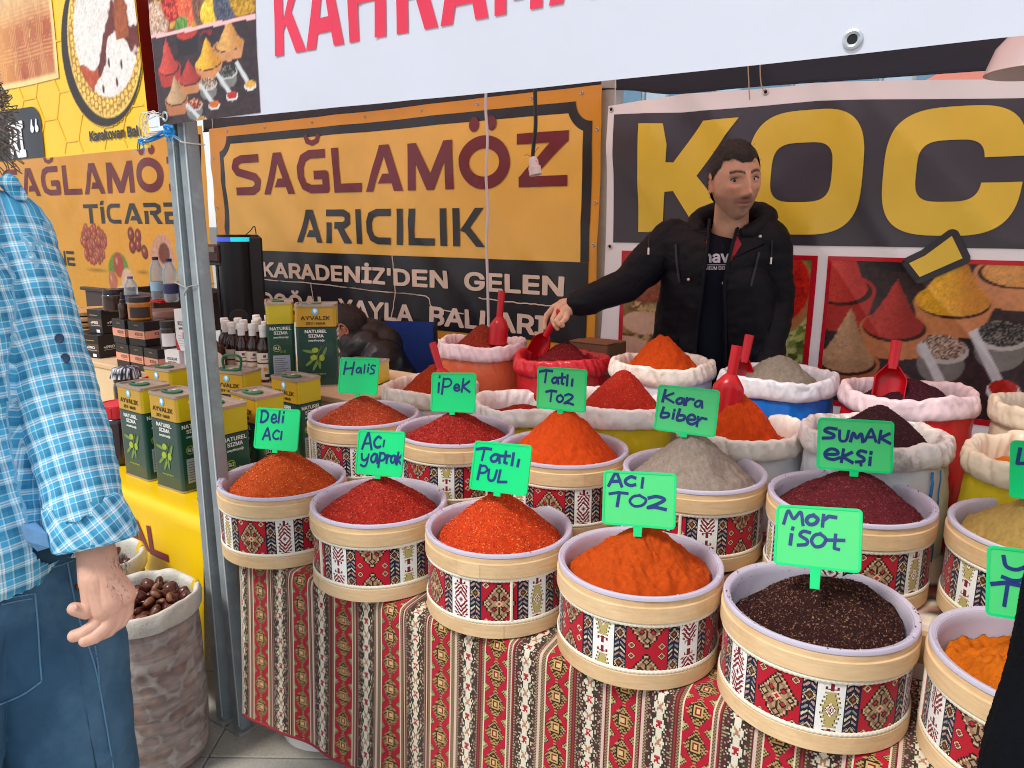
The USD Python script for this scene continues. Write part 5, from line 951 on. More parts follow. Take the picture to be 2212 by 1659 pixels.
a = np.linspace(-.9, .9, 20); P = [np.stack([.0565 * np.sin(a), -.0565 * np.cos(a), .075 + s * .055 * np.sqrt(1 - (a / .92) ** 2)], -1) for s in (-1, 1)]; obj(t, 'label', (np.concatenate(P), gridf(19, 1)), M_blab, True)
# --- boxes
M_blk = mat('black_card', '1C1A1C', .4, .4, .15, 12); M_peach = mat('peach_print', 'E09A82', .5); M_brn = mat('brown_print_band', '4A3A34', .5); M_wht = mat('white_card', 'E9E8EA', .5); M_gold2 = mat('gold_print', 'B08A4A', .4)
def carton(label, x, y, z, rz, w=.108, d=.108, h=.104, kind='kids'):
    """Origin at the middle of the foot; front is -y, right end +x."""
    t = thing('carton', label, 'box', 'supplement cartons', loc=(x, y, z), rz=rz); obj(t, 'box', cbox(-w / 2, w / 2, -d / 2, d / 2, 0, h, .0015), M_wht if kind == 'white' else M_blk)
    def fr(name, g, mt, o=.0008):
        m = extr(g, .0005); v = m.vertices; obj(t, name, (np.c_[v[:, 0], -d / 2 - o + .0005 - v[:, 2], v[:, 1]], m.faces), mt, False)
    def sd(name, g, mt, o=.0008):
        m = extr(g, .0005); v = m.vertices; obj(t, name, (np.c_[w / 2 + o - .0005 + v[:, 2], v[:, 0], v[:, 1]], m.faces), mt, False)
    if kind == 'kids':
        fr('printed_band', sbox(-w / 2 + .0012, h * .3, w / 2 - .0012, h * .62), M_peach); sd('printed_band', sbox(-d / 2 + .0012, h * .3, d / 2 - .0012, h * .62), M_peach)
        for q in (fr, sd): q('lettering', fit(text('KIDS', 1), -.008, .042, h * .43, h * .55), M_brn, .0014); q('fine_print', sbox(-.002, h * .365, .042, h * .375), M_brn, .0014)
        fr('gold_print', fit(text('BAL', 1), -.01, .018, h * .82, h * .87), M_gold2)
    elif kind == 'pro':
        fr('printed_band', sbox(-w / 2 + .0012, h * .28, w / 2 - .0012, h * .62), M_brn)
        for q in (fr, sd): q('lettering', fit(text('+PRO', 1), -.03, .026, h * .4, h * .52), M_whtxt, .0014); q('fine_print', sbox(-.03, h * .335, .04, h * .345), M_whtxt, .0014)
        fr('gold_print', sbox(-.035, h * .75, .025, h * .78), M_gold2); fr('barcode', sbox(.01, .006, .035, .02), M_wht, .0014)
    else:
        fr('lettering', fit(text('KOZALAK', 1), -w * .32, w * .34, h * .62, h * .72), M_brn); fr('lettering', fit(text('MACUNU', 1), -w * .28, w * .26, h * .52, h * .58), M_brn)
        for k in range(5): fr('fine_print', sbox(-w * .36, h * (.12 + .06 * k), w * (.2 + .05 * (k % 3)), h * (.132 + .06 * k)), M_label)
        if kind == 'white' and h > .15: fr('red_corner', Polygon([(-w / 2 + .001, .002), (-w / 2 + .022, .002), (-w / 2 + .001, .05)]), V_red); fr('orange_panel', sbox(-.01, h * .3, w / 2 - .001, h * .46), mat('orange_print', 'E05A30', .5)); fr('green_cone_print', Point(.015, h * .2).buffer(.018), M_leafp)
    return t
ax = lambda zx, zy, Y: aty(162.6 + .1634 * zx, 542 + .1634 * zy, Y)
for i, x in enumerate((-3.185, -3.072, -2.960)): carton(f'black carton with a peach KIDS band, lower row, {("leftmost", "middle", "rightmost, by the white cartons")[i]}', x, 1.70, .889, -.02)
xa, xb = ax(595, 1100, 1.65)[0], ax(790, 1100, 1.65)[0]
carton('black carton with a peach KIDS band on the upper row, under the dropper bottle', xa, 1.70, .994, -.03); carton('black carton with a peach KIDS band on the upper row under the amber jar', xb + .004, 1.705, .994, .1)
pr_ = ax(330, 1185, 1.72); carton('black carton lettered +PRO on top of its stack, under the dark honey jar', pr_[0] - .05, 1.78, .996, .1, h=.112, kind='pro')
carton('black carton lettered +PRO at the lower left of the stack', pr_[0] - .145, 1.76, .889, .0, h=.106, kind='pro'); carton('black carton lettered +PRO with a brown front, lower right of the stack', pr_[0] - .03, 1.74, .889, .15, h=.106, kind='pro')
wc = ax(1180, 1450, 1.62); carton('white remedy carton standing left of the posts, lower left of three', wc[0] + .0, 1.68, .889, .15, .085, .06, .115, 'white'); carton('white remedy carton standing left of the posts, lower right of three', wc[0] + .105, 1.70, .889, .15, .085, .06, .115, 'white')
wc2 = ax(1260, 1200, 1.62); carton('tall white remedy carton with red corner on top of the two lower white ones', wc2[0] + .035, 1.69, 1.0045, .1, .105, .065, .165, 'white')
# --- jars
def jar(label, x, y, z, r, h, col, lid, lab_col=None, glass=True, rz=0.0, name='honey_jar', ribs=0):
    t = thing(name, label, 'jar', 'jars on the honey table', loc=(x, y, z), rz=camto(x, y) + rz); b = r * .06
    pr = [(0, 0), (r - b * 2, 0), (r, b * 2), (r, h * .70), (r * .93, h * .76), (r * .86, h * .78), (r * .86, h * .80), (0, h * .8)]
    obj(t, 'jar', lathe(pr, 36), mat('jar_' + col, col, .1, .5, .15, 9, coat=.5), 40); zl = h * .79
    lm = mat('lid_' + lid, lid, .35, .5, .05, 9); obj(t, 'lid', lathe([(r * .88, zl), (r * .92, zl), (r * .92, h - b), (r * .88, h), (r * .8, h), (r * .78, h - b * .6), (0, h - b * .6)], 40), lm, 40)
    if lab_col:
        a = np.linspace(-.95, .95, 22); q = r * 1.006; obj(t, 'label', (np.concatenate([np.stack([q * np.sin(a), -q * np.cos(a), h * .12 + 0 * a], -1), np.stack([q * np.sin(a), -q * np.cos(a), h * .58 + 0 * a], -1)]), gridf(21, 1)), mat('jarlabel_' + lab_col, lab_col, .5), True)
    return t
j = ax(470, 830, 1.74); jar('dark honey jar with a black lid and white price tag on the +PRO carton', j[0], j[1] + .02, 1.109, .047, .098, '2E1A14', '17181E', 'E4E0DC' if False else None)
j2 = ax(880, 890, 1.70); jar('amber honey jar with a black lid and dark label on the KIDS carton', j2[0], j2[1] - .005, 1.099, .047, .098, 'B4701E', '1A1A20', '3A302C')
j3 = ax(1150, 1260, 1.64); jar('small dark remedy jar with a white label beside the white cartons', j3[0], j3[1] + .03, 1.0, .031, .115, '2A1614', '1A1616', 'E6E6E8')
t = thing('dropper_bottle', 'small black dropper bottle standing between the two honey jars', 'bottle', loc=(ax(660, 880, 1.68)[0], 1.675, 1.099))
obj(t, 'bottle', lathe([(0, 0), (.017, 0), (.018, .003), (.018, .058), (.012, .066), (0, .066)], 22), M_dglass, 40); obj(t, 'collar', lathe([(.0125, .064), (.0125, .08), (.009, .084), (0, .084)], 20), M_blackp, 40); obj(t, 'rubber_bulb', lathe([(.0075, .083), (.0075, .1), (.005, .11), (0, .112)], 16), M_blackp, 40)
BJ = ((-2.615, 1.32, .215), (-2.66, 1.475, .225), (-2.73, 1.63, .235))
for i, (x, y, h) in enumerate(BJ):
    t = jar(('large dark jar with a red screw lid beside the front olive oil tin', 'large dark jar with a red lid in the middle of the three', 'large dark jar with a red lid behind the other two')[i], x, y, .661, .072, h, '241016', 'C01424', None, name='pickle_jar')
    for k in range(14): a = k * 2 * PI / 14; obj(t, 'lid_grip', cbox(-.003, .003, -.0015, .002, h * .8, h - .006, .0008).apply_transform(trimesh.transformations.rotation_matrix(a, (0, 0, 1)) @ trimesh.transformations.translation_matrix((0, -.072 * .92, 0))), mat('lid_C01424', 'C01424'))
    if i: obj(t, 'carry_handle', tube(curve([(-.06, 0, h - .02), (-.055, 0, h + .03), (0, 0, h + .055), (.055, 0, h + .03), (.06, 0, h - .02)], 20), .005, 6), M_redp if i == 1 else mat('grey_plastic', '5A6270', .5))
q = aty(221, 790, 1.72); t = jar('dark molasses jar with a dotted cloth cap standing before the KIDS cartons', -2.99, 1.55, .661, .052, .262, '200E12', '1E2430', None, name='molasses_jar')
a = np.linspace(0, 2 * PI, 72, endpoint=False); fr_ = [np.stack([r_ * (1 + .06 * np.sin(a * 12) * k) * np.cos(a), r_ * (1 + .06 * np.sin(a * 12) * k) * np.sin(a), z_ + 0 * a], -1) for r_, z_, k in ((.058, .225, 1), (.054, .245, .4), (.05, .264, .1), (.03, .268, 0), (.001, .269, 0))]
vv = np.concatenate(fr_); dots = (np.sin(vv[:, 0] * 420) * np.sin(vv[:, 1] * 420) > .35) | ((vv[:, 2] < .23) & (np.arange(len(vv)) % 4 == 0)); obj(t, 'cloth_cap', (vv, gridf(72, 4, True)), mat('dotted_cloth', None, .8), True, np.where(dots[:, None], hexc('D8DCE4'), hexc('1E2434')), 'vertex')
# --- crates, bowls, water bottles at the back
t = thing('plastic_crate', 'large dark brown plastic crate behind the stacked cartons', 'crate'); c0 = aty(178, 628, 2.2); c1 = aty(335, 624, 2.2); zt_ = (c0[2] + c1[2]) / 2
for nm, (x0, x1, y0, y1, z0, z1) in (('front_wall', (c0[0] + .03, c1[0] - .03, 2.2, 2.215, .889, zt_ - .02)), ('rim', (c0[0], c1[0], 2.185, 2.22, zt_ - .02, zt_)), ('back_wall', (c0[0] + .03, c1[0] - .03, 2.6, 2.615, .889, zt_)), ('side_wall', (c1[0] - .045, c1[0] - .03, 2.2155, 2.5995, .889, zt_ - .0205)), ('side_wall', (c0[0] + .03, c0[0] + .045, 2.2155, 2.5995, .889, zt_ - .0205)), ('floor', (c0[0] + .05, c1[0] - .05, 2.217, 2.598, .889, .9))): obj(t, nm, cbox(x0, x1, y0, y1, z0, z1, .004), mat('brown_plastic', '3E322E', .5))
p = aty(352, 690, 2.05); t = thing('round_bowl', 'dark brown round bowl with a lid behind the amber jar', 'bowl', loc=(p[0], p[1], .889)); r_ = .11
obj(t, 'bowl', lathe([(0, 0), (r_ * .7, 0), (r_ * .95, .09), (r_, .16), (r_ * .96, .16), (0, .15)], 40), mat('dark_bowl', '2A2220', .4), 40); obj(t, 'lid', lathe([(r_ * 1.03, .158), (r_ * 1.03, .168), (r_ * .9, .19), (0, .196)], 40), mat('brown_lid', '5A3E36', .5), 40)
t = thing('red_tray', 'small red plastic tray lying behind the amber jar', 'tray'); p = aty(334, 649, 2.1); obj(t, 'tray', cbox(p[0] - .04, p[0] + .05, 2.1, 2.16, p[2] - .012, p[2] + .004, .003), M_redp); obj(t, 'grip', cbox(p[0] - .03, p[0] + .04, 2.092, 2.0995, p[2] - .006, p[2] + .002, .002), M_redp)
M_water = pane('clear_bottle', 'E4ECEE', .12, .05)
def water(label, px, py, Y, H, r=.034, capc='2A2E4A'):
    p = aty(px, py, Y); t = thing('water_bottle', label, 'bottle', 'water bottles at the back of the honey stall', loc=(p[0], p[1], p[2])); wv = lambda v, a: v
    pr = [(0, .0), (r * .8, 0), (r, .008)] + [(r * (1 - .03 * (k % 2)), .02 + k * .012) for k in range(int((H * .62 - .02) / .012))] + [(r, H * .66), (r * .85, H * .76), (r * .42, H * .9), (r * .36, H * .93), (r * .36, H * .95)]
    obj(t, 'bottle', lathe(pr, 28), M_water, True); obj(t, 'cap', lathe([(r * .44, H * .93), (r * .44, H * .995), (r * .4, H), (0, H)], 20), mat('cap_' + capc, capc, .4), 40)
    a = np.linspace(0, 2 * PI, 32, endpoint=False); q = r * 1.012; obj(t, 'label', (np.concatenate([np.stack([q * np.cos(a), q * np.sin(a), H * z + 0 * a], -1) for z in (.2, .42)]), gridf(32, 1, True)), mat('label_' + capc, {'2A2E4A': '8FB4CC', '20264E': '2A2C58', '6A5A8A': '4A4470'}[capc], .4), True)
water('clear water bottle with a pale blue label, left of the posts', 343, 646, 2.12, .215); water('water bottle with a dark blue label half hidden by the post', 372, 652, 2.10, .215, capc='20264E'); water('small water bottle with a violet cap behind the honey jars', 287, 664, 2.05, .16, .033, '6A5A8A')
t = thing('basket_stack', 'stack of flat woven straw baskets beside the checked shirt', 'basket'); p = aty(178, 790, 1.75)
for k in range(7):
    z0 = .889 + k * .028; obj(t, 'basket', lathe([(0, z0), (.11, z0), (.13 + .004 * (k % 2), z0 + .006), (.133, z0 + .02), (.127, z0 + .026), (.11, z0 + .014), (0, z0 + .012)], 40, lambda v, a: v * (1 + .02 * np.sin(a * 30)[None, :, None] * (np.arange(3) < 2)) + [p[0] - .06, 1.85, 0]), mat('straw', 'B08A5A', .8, .2, .35, 60), 40)
# --- loudspeaker and electrics
t = thing('loudspeaker', 'black loudspeaker with a glowing cyan light strip before the amber banner', 'speaker', loc=(0, 0, 0)); s0, s1 = aty(477, 508, 2.5), aty(569, 508, 2.5); zb_ = aty(570, 672, 2.5)[2]
sp = aty(523, 600, 2.55); yw = camto(sp[0], sp[1]); cw, sw = math.cos(yw), math.sin(yw)
def spk(v): v = np.asarray(v, float); return np.stack([sp[0] + v[..., 0] * cw - v[..., 1] * sw, sp[1] + v[..., 0] * sw + v[..., 1] * cw, v[..., 2]], -1)
ztop = aty(523, 508, 2.45)[2]; mv = lambda m: trimesh.Trimesh(spk(m.vertices), m.faces, process=False)
obj(t, 'cabinet', mv(cbox(-.03, .115, -.08, .1, .67, ztop - .008, .01)), M_blackp); g_ = trimesh.creation.extrude_polygon(affinity.translate(rrect(.17, .2, .07, 6), -.03, -.02), ztop - .67, engine='earcut').apply_translation((0, 0, .67)); obj(t, 'front_housing', mv(g_), mat('speaker_shell', '12141A', .35), 30)
e = np.array(affinity.translate(rrect(.17, .2, .07, 6), -.03, -.02).buffer(.0015).exterior.coords)[:-1]; e = e[e[:, 1] < -.02]; e = e[np.argsort(e[:, 0])]
def strip(name, a0, a1, mt): k = e[(e[:, 0] >= a0) & (e[:, 0] <= a1)]; obj(t, name, (spk(np.concatenate([np.c_[k, np.full(len(k), ztop - .035)], np.c_[k, np.full(len(k), ztop - .012)]])), gridf(len(k) - 1, 1)), mt, True)
strip('light_strip', -.12, -.04, mat('led_violet', '3A4AC8', .3, emit=('4A60E0', .35))); strip('light_strip', -.05, .06, mat('led_cyan', '20B8C8', .3, emit=('20C0D0', .5)))
obj(t, 'driver_grille', mv(trimesh.Trimesh(*tri(lathe([(0, 0), (.05, 0), (.052, .004), (.045, .007), (0, .003)], 32, lambda v, a: np.stack([v[..., 0] - .03, -.1205 - v[..., 2], v[..., 1] + 1.0], -1))))), M_blackp, 40); s1 = spk([.1, 0, ztop]); obj(t, 'handle_ridge', mv(cbox(.0, .1, -.06, .08, ztop - .0078, ztop, .003)), M_blackp)
obj('/World', 'power_cable', tube(curve([s1 + [-.11, 0, .0], s1 + [-.07, 0, .02], s1 + [-.03, 0, .045], s1 + [-.02, 0, .002]], 20), .003, 6), M_blackp, label='thin black cable arching over the top of the loudspeaker', cat='cable')
obj('/World', 'power_cable', tube(curve([aty(431, y, 2.75) + [0.003 * math.sin(y * .1), 0, 0] for y in (290, 330, 400, 470, 520, 545)], 30), .0075, 6), M_blackp, label='black cable hanging down beside the post in front of the back corner', cat='cable')
t = thing('power_supply', 'dark reddish power box on a bracket just right of the posts', 'box'); p = aty(455, 545, 2.4); obj(t, 'case', cbox(p[0] - .1, p[0] + .06, 2.4, 2.5, p[2] - .05, p[2] + .04, .006), mat('dull_red_case', '4A2A2C', .5)); obj(t, 'panel', cbox(p[0] - .08, p[0] + .04, 2.394, 2.3995, p[2] - .0, p[2] + .03, .002), mat('grey_panel', '8A8278', .5)); obj(t, 'bracket', cbox(p[0] - .1, p[0] + .06, 2.41, 2.49, p[2] - .07, p[2] - .0505, .003), M_blackp); obj(t, 'bracket_leg', cbox(p[0] - .03, p[0] - .01, 2.44, 2.46, .889, p[2] - .0702, .003), M_blackp)
# --- hanging lamp fittings
obj('/World', 'white_cable', tube(curve([aty(1052 + d, y, 2.45) for y, d in ((170, 0), (230, -3), (300, 1), (380, -2), (450, 2), (520, -1), (600, 1), (700, 3), (760, 2))], 60), .0055, 8), mat('white_cable', 'D8D0D4', .5), label='white cable hanging straight down in front of the amber banner', cat='cable')
t = thing('lamp_socket', 'white bulb holder with frayed wires hanging on a black cable', 'lamp socket'); bc = [aty(1155 + d, y, 2.25) for y, d in ((150, 0), (210, 1), (270, 2), (320, -3), (342, -4))]
obj(t, 'cable', tube(curve(bc, 30), .007, 8), M_blackp); b0 = bc[-1]; ez = aty(1158, 380, 2.25) - b0; L_ = np.linalg.norm(ez); ez /= L_; hm = lathe([(0, -.004), (.012, -.004), (.017, .008), (.017, .026), (.022, .03), (.0225, .058), (.019, .058), (.018, .03), (0, .03)], 28); ex = np.cross([0, 1.0, 0], ez); ex /= np.linalg.norm(ex); obj(t, 'holder', (b0 + hm[0][:, :1] * ex + hm[0][:, 1:2] * np.cross(ez, ex) + hm[0][:, 2:] * ez, hm[1]), mat('porcelain', 'E2D4D0', .3), 40)
for d in ((.03, -.01, .035), (-.03, -.01, .01), (.02, -.008, -.012)): obj(t, 'loose_wire', tube(curve([b0, b0 + np.array(d) * .6 + [0, 0, .006], b0 + np.array(d)], 10), .0012, 5), mat('copper_wire', 'B8722C', .5))
lp = aty(2252, 118, 1.75); t = thing('pendant_lamp', 'white enamelled pendant lamp hanging at the top right corner', 'lamp', loc=lp)
obj(t, 'shade', lathe([(.025, .075), (.03, .06), (.05, .045), (.075, .015), (.088, -.025), (.09, -.03), (.086, -.03), (.07, .012), (.045, .038), (.02, .055)][::-1], 48), mat('lamp_enamel', 'CDB8B6', .35, .5, .04, trans=.15), 40); obj(t, 'neck', lathe([(.026, .07), (.028, .1), (.018, .12), (0, .12)], 28), mat('lamp_enamel'), 40); obj(t, 'flex', tube(curve([(0, 0, .12), (.01, 0, .3), (0, .02, .6)], 12), .004, 6), M_blackp)
t = thing('cardboard_box', 'brown cardboard box behind the crimson sack', 'box'); p = aty(1298, 752, 2.5); obj(t, 'carton', cbox(p[0] - .14, p[0] + .03, 2.5, 2.66, .645, p[2] + .012, .004), mat('cardboard', '8A6248', .8)); obj(t, 'flap', cbox(p[0] - .14, p[0] + .03, 2.498, 2.58, p[2] + .0125, p[2] + .0165, .001), mat('cardboard'))
# --- chestnuts
M_nut = mat('chestnut_shell', '4E1E12', .28, .5, .35, 30, .1, 60, .002); M_nut2 = mat('chestnut_pale', '7A5238', .45, .4, .3, 40)
def nutmesh():
    m = trimesh.creation.icosphere(2); v = m.vertices; z = v[:, 2]; w_ = np.where(z > 0, 1 - .35 * z ** 2, 1 - .05 * z ** 2); return trimesh.Trimesh(np.c_[v[:, 0] * .0175 * w_, v[:, 1] * .0125 * w_ * np.where(v[:, 1] < 0, .75, 1), z * .0155 + .004 * np.clip(z, 0, 1) ** 6], m.faces, process=False)
def net_mat():
    if 'net' not in _mats:
        _mats['net'] = usdkit.material(stage, '/World/Looks/net_sack', {"tc": ("texture_coordinate", {}), "v": ("voronoi_texture", {"scale": 30.0, "randomness": 1.0}), "r": ("rgb_ramp", {"ramp": [(.0, tuple(hexc('8A6656'))), (.35, tuple(hexc('6A4638'))), (.62, tuple(hexc('4A2E28'))), (.8, tuple(hexc('8E8078')))]}), "mp": ("mapping", {"scale": (4, 4, 20)}), "n": ("noise_texture", {"scale": 2.0, "detail": 5.0, "distortion": .6}), "nr": ("rgb_ramp", {"ramp": [(.35, (.1, .1, .1)), (.7, (.5, .5, .5))]}), "m": ("mix_color", {"b": tuple(hexc('C8C0BA'))}),
            "b": ("bump", {"strength": .35, "distance": .01}), "b2": ("bump", {"strength": .2, "distance": .01}), "p": ("principled_bsdf", {"roughness": .22, "specular_ior_level": .6, "coat_weight": .4})}, [("tc.object", "v.vector"), ("tc.object", "mp.vector"), ("mp.vector", "n.vector"), ("v.distance", "r.fac"), ("n.fac", "nr.fac"), ("nr.color", "m.fac"), ("r.color", "m.a"), ("m.result", "p.base_color"), ("n.fac", "b.height"), ("v.distance", "b2.height"), ("b.normal", "b2.normal"), ("b2.normal", "p.normal")], surface="p.BSDF")
    return _mats['net']
def chest_sack(label, x, y, zt, R, seed, vis=True):
    t = thing('chestnut_sack', label, 'sack', 'sacks of chestnuts on the pavement'); n = 96
    def rel(v, a):
        ang = np.broadcast_to(a, v.shape[:2]); rad = np.hypot(v[..., 0], v[..., 1]); z = v[..., 2]; P = np.stack([np.cos(ang) * 2 + 20, np.sin(ang) * 2 + 20, z * 6 + seed], -1); P2 = np.stack([np.cos(ang) * 12 + 40, np.sin(ang) * 12 + 40, z * 30 + seed], -1)
        top = np.clip((z - zt + .07) / .07, 0, 1); f = 1 + .08 * (fbm(P, 2) - .5) + .035 * (fbm(P2, 2) - .5); q = rad * f; return np.stack([q * np.cos(ang) + x, q * np.sin(ang) + y, z + top * .03 * (fbm(P[..., ::-1], 2) - .5)], -1)
    net = net_mat(); cuffm = mat('net_cuff', 'C9C4B8', .5, .4, .2, 30, .6, 160, .004)
    obj(t, 'net_bag', lathe([(R * .75, GZ), (R * .92, GZ + .02)] + [(R * (.96 + .05 * math.sin(s * PI)), GZ + .02 + (zt - .06 - GZ) * s) for s in np.linspace(.05, 1, 16)], n, rel), net, True)
    rim = curve([(R * .97, zt - .055, 0), (R * 1.03, zt - .05, 0), (R * 1.06, zt - .025, 0), (R * 1.03, zt - .004, 0), (R * .97, zt, 0), (R * .9, zt - .012, 0), (R * .87, zt - .05, 0), (R * .85, zt - .1, 0)], 24)[:, :2]; obj(t, 'rolled_cuff', lathe(rim, n, rel), cuffm, True)
    obj(t, 'filling', lathe([(R * .88, zt - .085), (0, zt - .075)], 40, lambda v, a: v + [x, y, 0]), mat('nut_floor', '2E1610', .6), True)
    a0 = 1.2
    for k in range(3): pts = rel(np.array([[(R * 1.05 * math.cos(a0 + k * .05), R * 1.05 * math.sin(a0 + k * .05), zt - .03), (R * .98 * math.cos(a0 + k * .05), R * .98 * math.sin(a0 + k * .05), zt + .004), (R * .88 * math.cos(a0 + k * .05), R * .88 * math.sin(a0 + k * .05), zt - .02)]]).reshape(3, 1, 3), np.array([a0 + k * .05]))[:, 0]; obj(t, 'yellow_stitch', tube(curve(pts, 10), .004, 5), mat('yellow_yarn', 'E2C02A', .7))
cx_, cy_ = -1.815, .925; chest_sack('clear net sack full of chestnuts on the paving, beside the posts', cx_, cy_, .55, .135, 3); chest_sack('second chestnut sack, mostly hidden behind the raised hand', -2.15, .965, .55, .13, 9)
cr = np.random.default_rng(8); nm_ = nutmesh(); proto = None
for (bx, by, bz, Rn, cnt), lab in zip(((cx_, cy_, .496, .112, 84), (-2.15, .965, .495, .105, 30)), ('glossy brown chestnut in the net sack beside the posts', 'glossy brown chestnut in the second net sack behind the hand')):
    spots = []; tries = 0
    while len(spots) < cnt and tries < 6000:
        tries += 1; q = Rn * math.sqrt(cr.uniform()); b = cr.uniform(0, 2 * PI); lay = 0 if len(spots) < cnt * .6 else 1; p = np.array([bx + q * math.cos(b), by + q * math.sin(b), bz + .012 + lay * .017 + .024 * (1 - (q / Rn) ** 2)])
        if all(np.linalg.norm(p - s) > .0245 for s in spots): spots.append(p)
    for p in spots:
        R_ = trimesh.transformations.random_rotation_matrix(cr.uniform(size=3))[:3, :3]; m4 = mat44(p, R_[0], R_[1], R_[2]); grp = 'chestnuts ' + lab.split('chestnut ')[1]
        if proto is None:
            proto = thing('chestnut', lab, 'chestnut', grp, m=m4); obj(proto, 'shell', nm_, M_nut, True); sc = nm_.vertices[:, 2] < -.0085; fsel = sc[nm_.faces].all(1); obj(proto, 'pale_base', trimesh.Trimesh(nm_.vertices * 1.02, nm_.faces[fsel], process=False), M_nut2, True); obj(proto, 'tip', tube([(0, 0, .017), (0, 0, .0235)], [.0022, .0005], 5), M_nut2)
        else: dup(proto, lab, p, group=grp, m=m4)

# ------------------------------------------------------------------ people
from scipy.spatial import cKDTree
def ball(p, r, seg=24):
    m = Manifold.sphere(1.0, seg); r = np.broadcast_to(r, 3); return m.scale([float(x) for x in r]).translate([float(x) for x in p])
def flesh(bones, length=.01, it=10, extra=()):
    """One continuous surface round bones ((p, r), (q, r), ...): each chain is hulled pair by pair, joined, refined and smoothed."""
    parts = []
    for ch in bones:
        b = [ball(p, r) for p, r in ch]
        parts += [Manifold.batch_hull([b[i], b[i + 1]]) for i in range(len(b) - 1)] if len(b) > 1 else b
    m = Manifold.batch_boolean(parts + list(extra), OpType.Add).refine_to_length(length); q = m.to_mesh(); t = trimesh.Trimesh(q.vert_properties[:, :3], q.tri_verts, process=True)
    return trimesh.smoothing.filter_taubin(t, .5, .52, it) if it else t
def folds(m, amp, freq, seed, stretch=(1, 1, 1), sharp=2):
    v = m.vertices; n = m.vertex_normals; a = 1 - np.abs(2 * fbm(v * np.array(stretch) * freq + 30 + seed, 3, seed) - 1)
    b = fbm(v * freq * .5 + 60, 2, seed + 5) - .5
    return trimesh.Trimesh(v + n * (amp * (a ** sharp - .4) + amp * 1.2 * b)[:, None], m.faces, process=False)
def project(v): q = np.asarray(v) - CAM; d = q @ _f; return np.c_[1106 + 1603 * (q @ _r) / d, 829.5 - 1603 * (q @ _u) / d], d
def on_surface(m, pts, off=.002, k=7):
    """Points on the visible side of a mesh, straight behind the given points of the photograph."""
    n = m.vertex_normals; face = ((m.vertices - CAM) * n).sum(1) < 0; v, nn = m.vertices[face], n[face]; P, d = project(v); t = cKDTree(P); out = []
    for p in np.asarray(pts, float):
        dd, i = t.query(p, 40); near = d[i].min(); i = i[d[i] < near + .03][:k]; out.append(dep(*p, np.average(d[i]) - off))
    return np.array(out)
def seam(parent, name, m, pts, r, mt, n=24, off=.001):
    p = curve(np.c_[np.array(pts, float), np.zeros(len(pts))], n)[:, :2]; return obj(parent, name, tube(on_surface(m, p, off), r, 5), mt)
def decal(parent, name, m, g, mt, off=.002):
    """Flat print laid on a garment; g in the photograph's directions, mapped to the surface."""
    v, f = flat(g, 4.0); return obj(parent, name, (on_surface(m, v, off), f[:, ::-1]), mt, False)
def axes(fwd, roll=0.0):
    f_ = np.asarray(fwd, float); f_ /= np.linalg.norm(f_); x = np.cross(f_, [0, 0, 1.0]); x /= np.linalg.norm(x); u = np.cross(x, f_); c, s = math.cos(roll), math.sin(roll); return np.stack([x * c + u * s, f_, u * c - x * s], 1)
def head_shape():
    m = trimesh.creation.icosphere(6 if False else 5); p = m.vertices.copy(); x, y, z = p[:, 0] * .0725, p[:, 1] * .097, p[:, 2] * .119
    t = np.clip(-p[:, 2], 0, 1); x = x * (1 - .30 * t ** 2.2) * (1 - .05 * t) * (1 + .03 * np.exp(-((p[:, 2] - .35) / .3) ** 2)); back = p[:, 1] < 0; y = np.where(back, y * (1 - .42 * t ** 1.2), y * (1 - .10 * t)); y = np.where(~back, y * .94, y)
    fw = np.clip((p[:, 1] - .05) / .35, 0, 1); G = lambda x0, z0, sx, sz: np.exp(-((np.abs(x) - x0) / sx) ** 2 - ((z - z0) / sz) ** 2)
    dy = .007 * G(.026, .031, .022, .007) - .014 * G(.031, .012, .014, .010) + .010 * G(0, .012, .008, .016) + .017 * G(0, -.008, .0085, .016) + .027 * G(0, -.026, .0100, .010) + .011 * G(.012, -.031, .0065, .006) + .008 * G(.042, -.012, .016, .013) - .006 * G(.038, -.045, .014, .016)
    dy = dy + .008 * G(0, -.051, .021, .005) + .009 * G(0, -.0645, .017, .0055) - .006 * G(0, -.0578, .021, .0025) + .012 * G(0, -.097, .02, .013) - .004 * G(0, -.077, .018, .006) + .004 * G(0, .07, .04, .03)
    y = y + fw * dy; v = np.c_[x, y, z]; return v, m.faces, G
HV, HF, HG_ = head_shape()
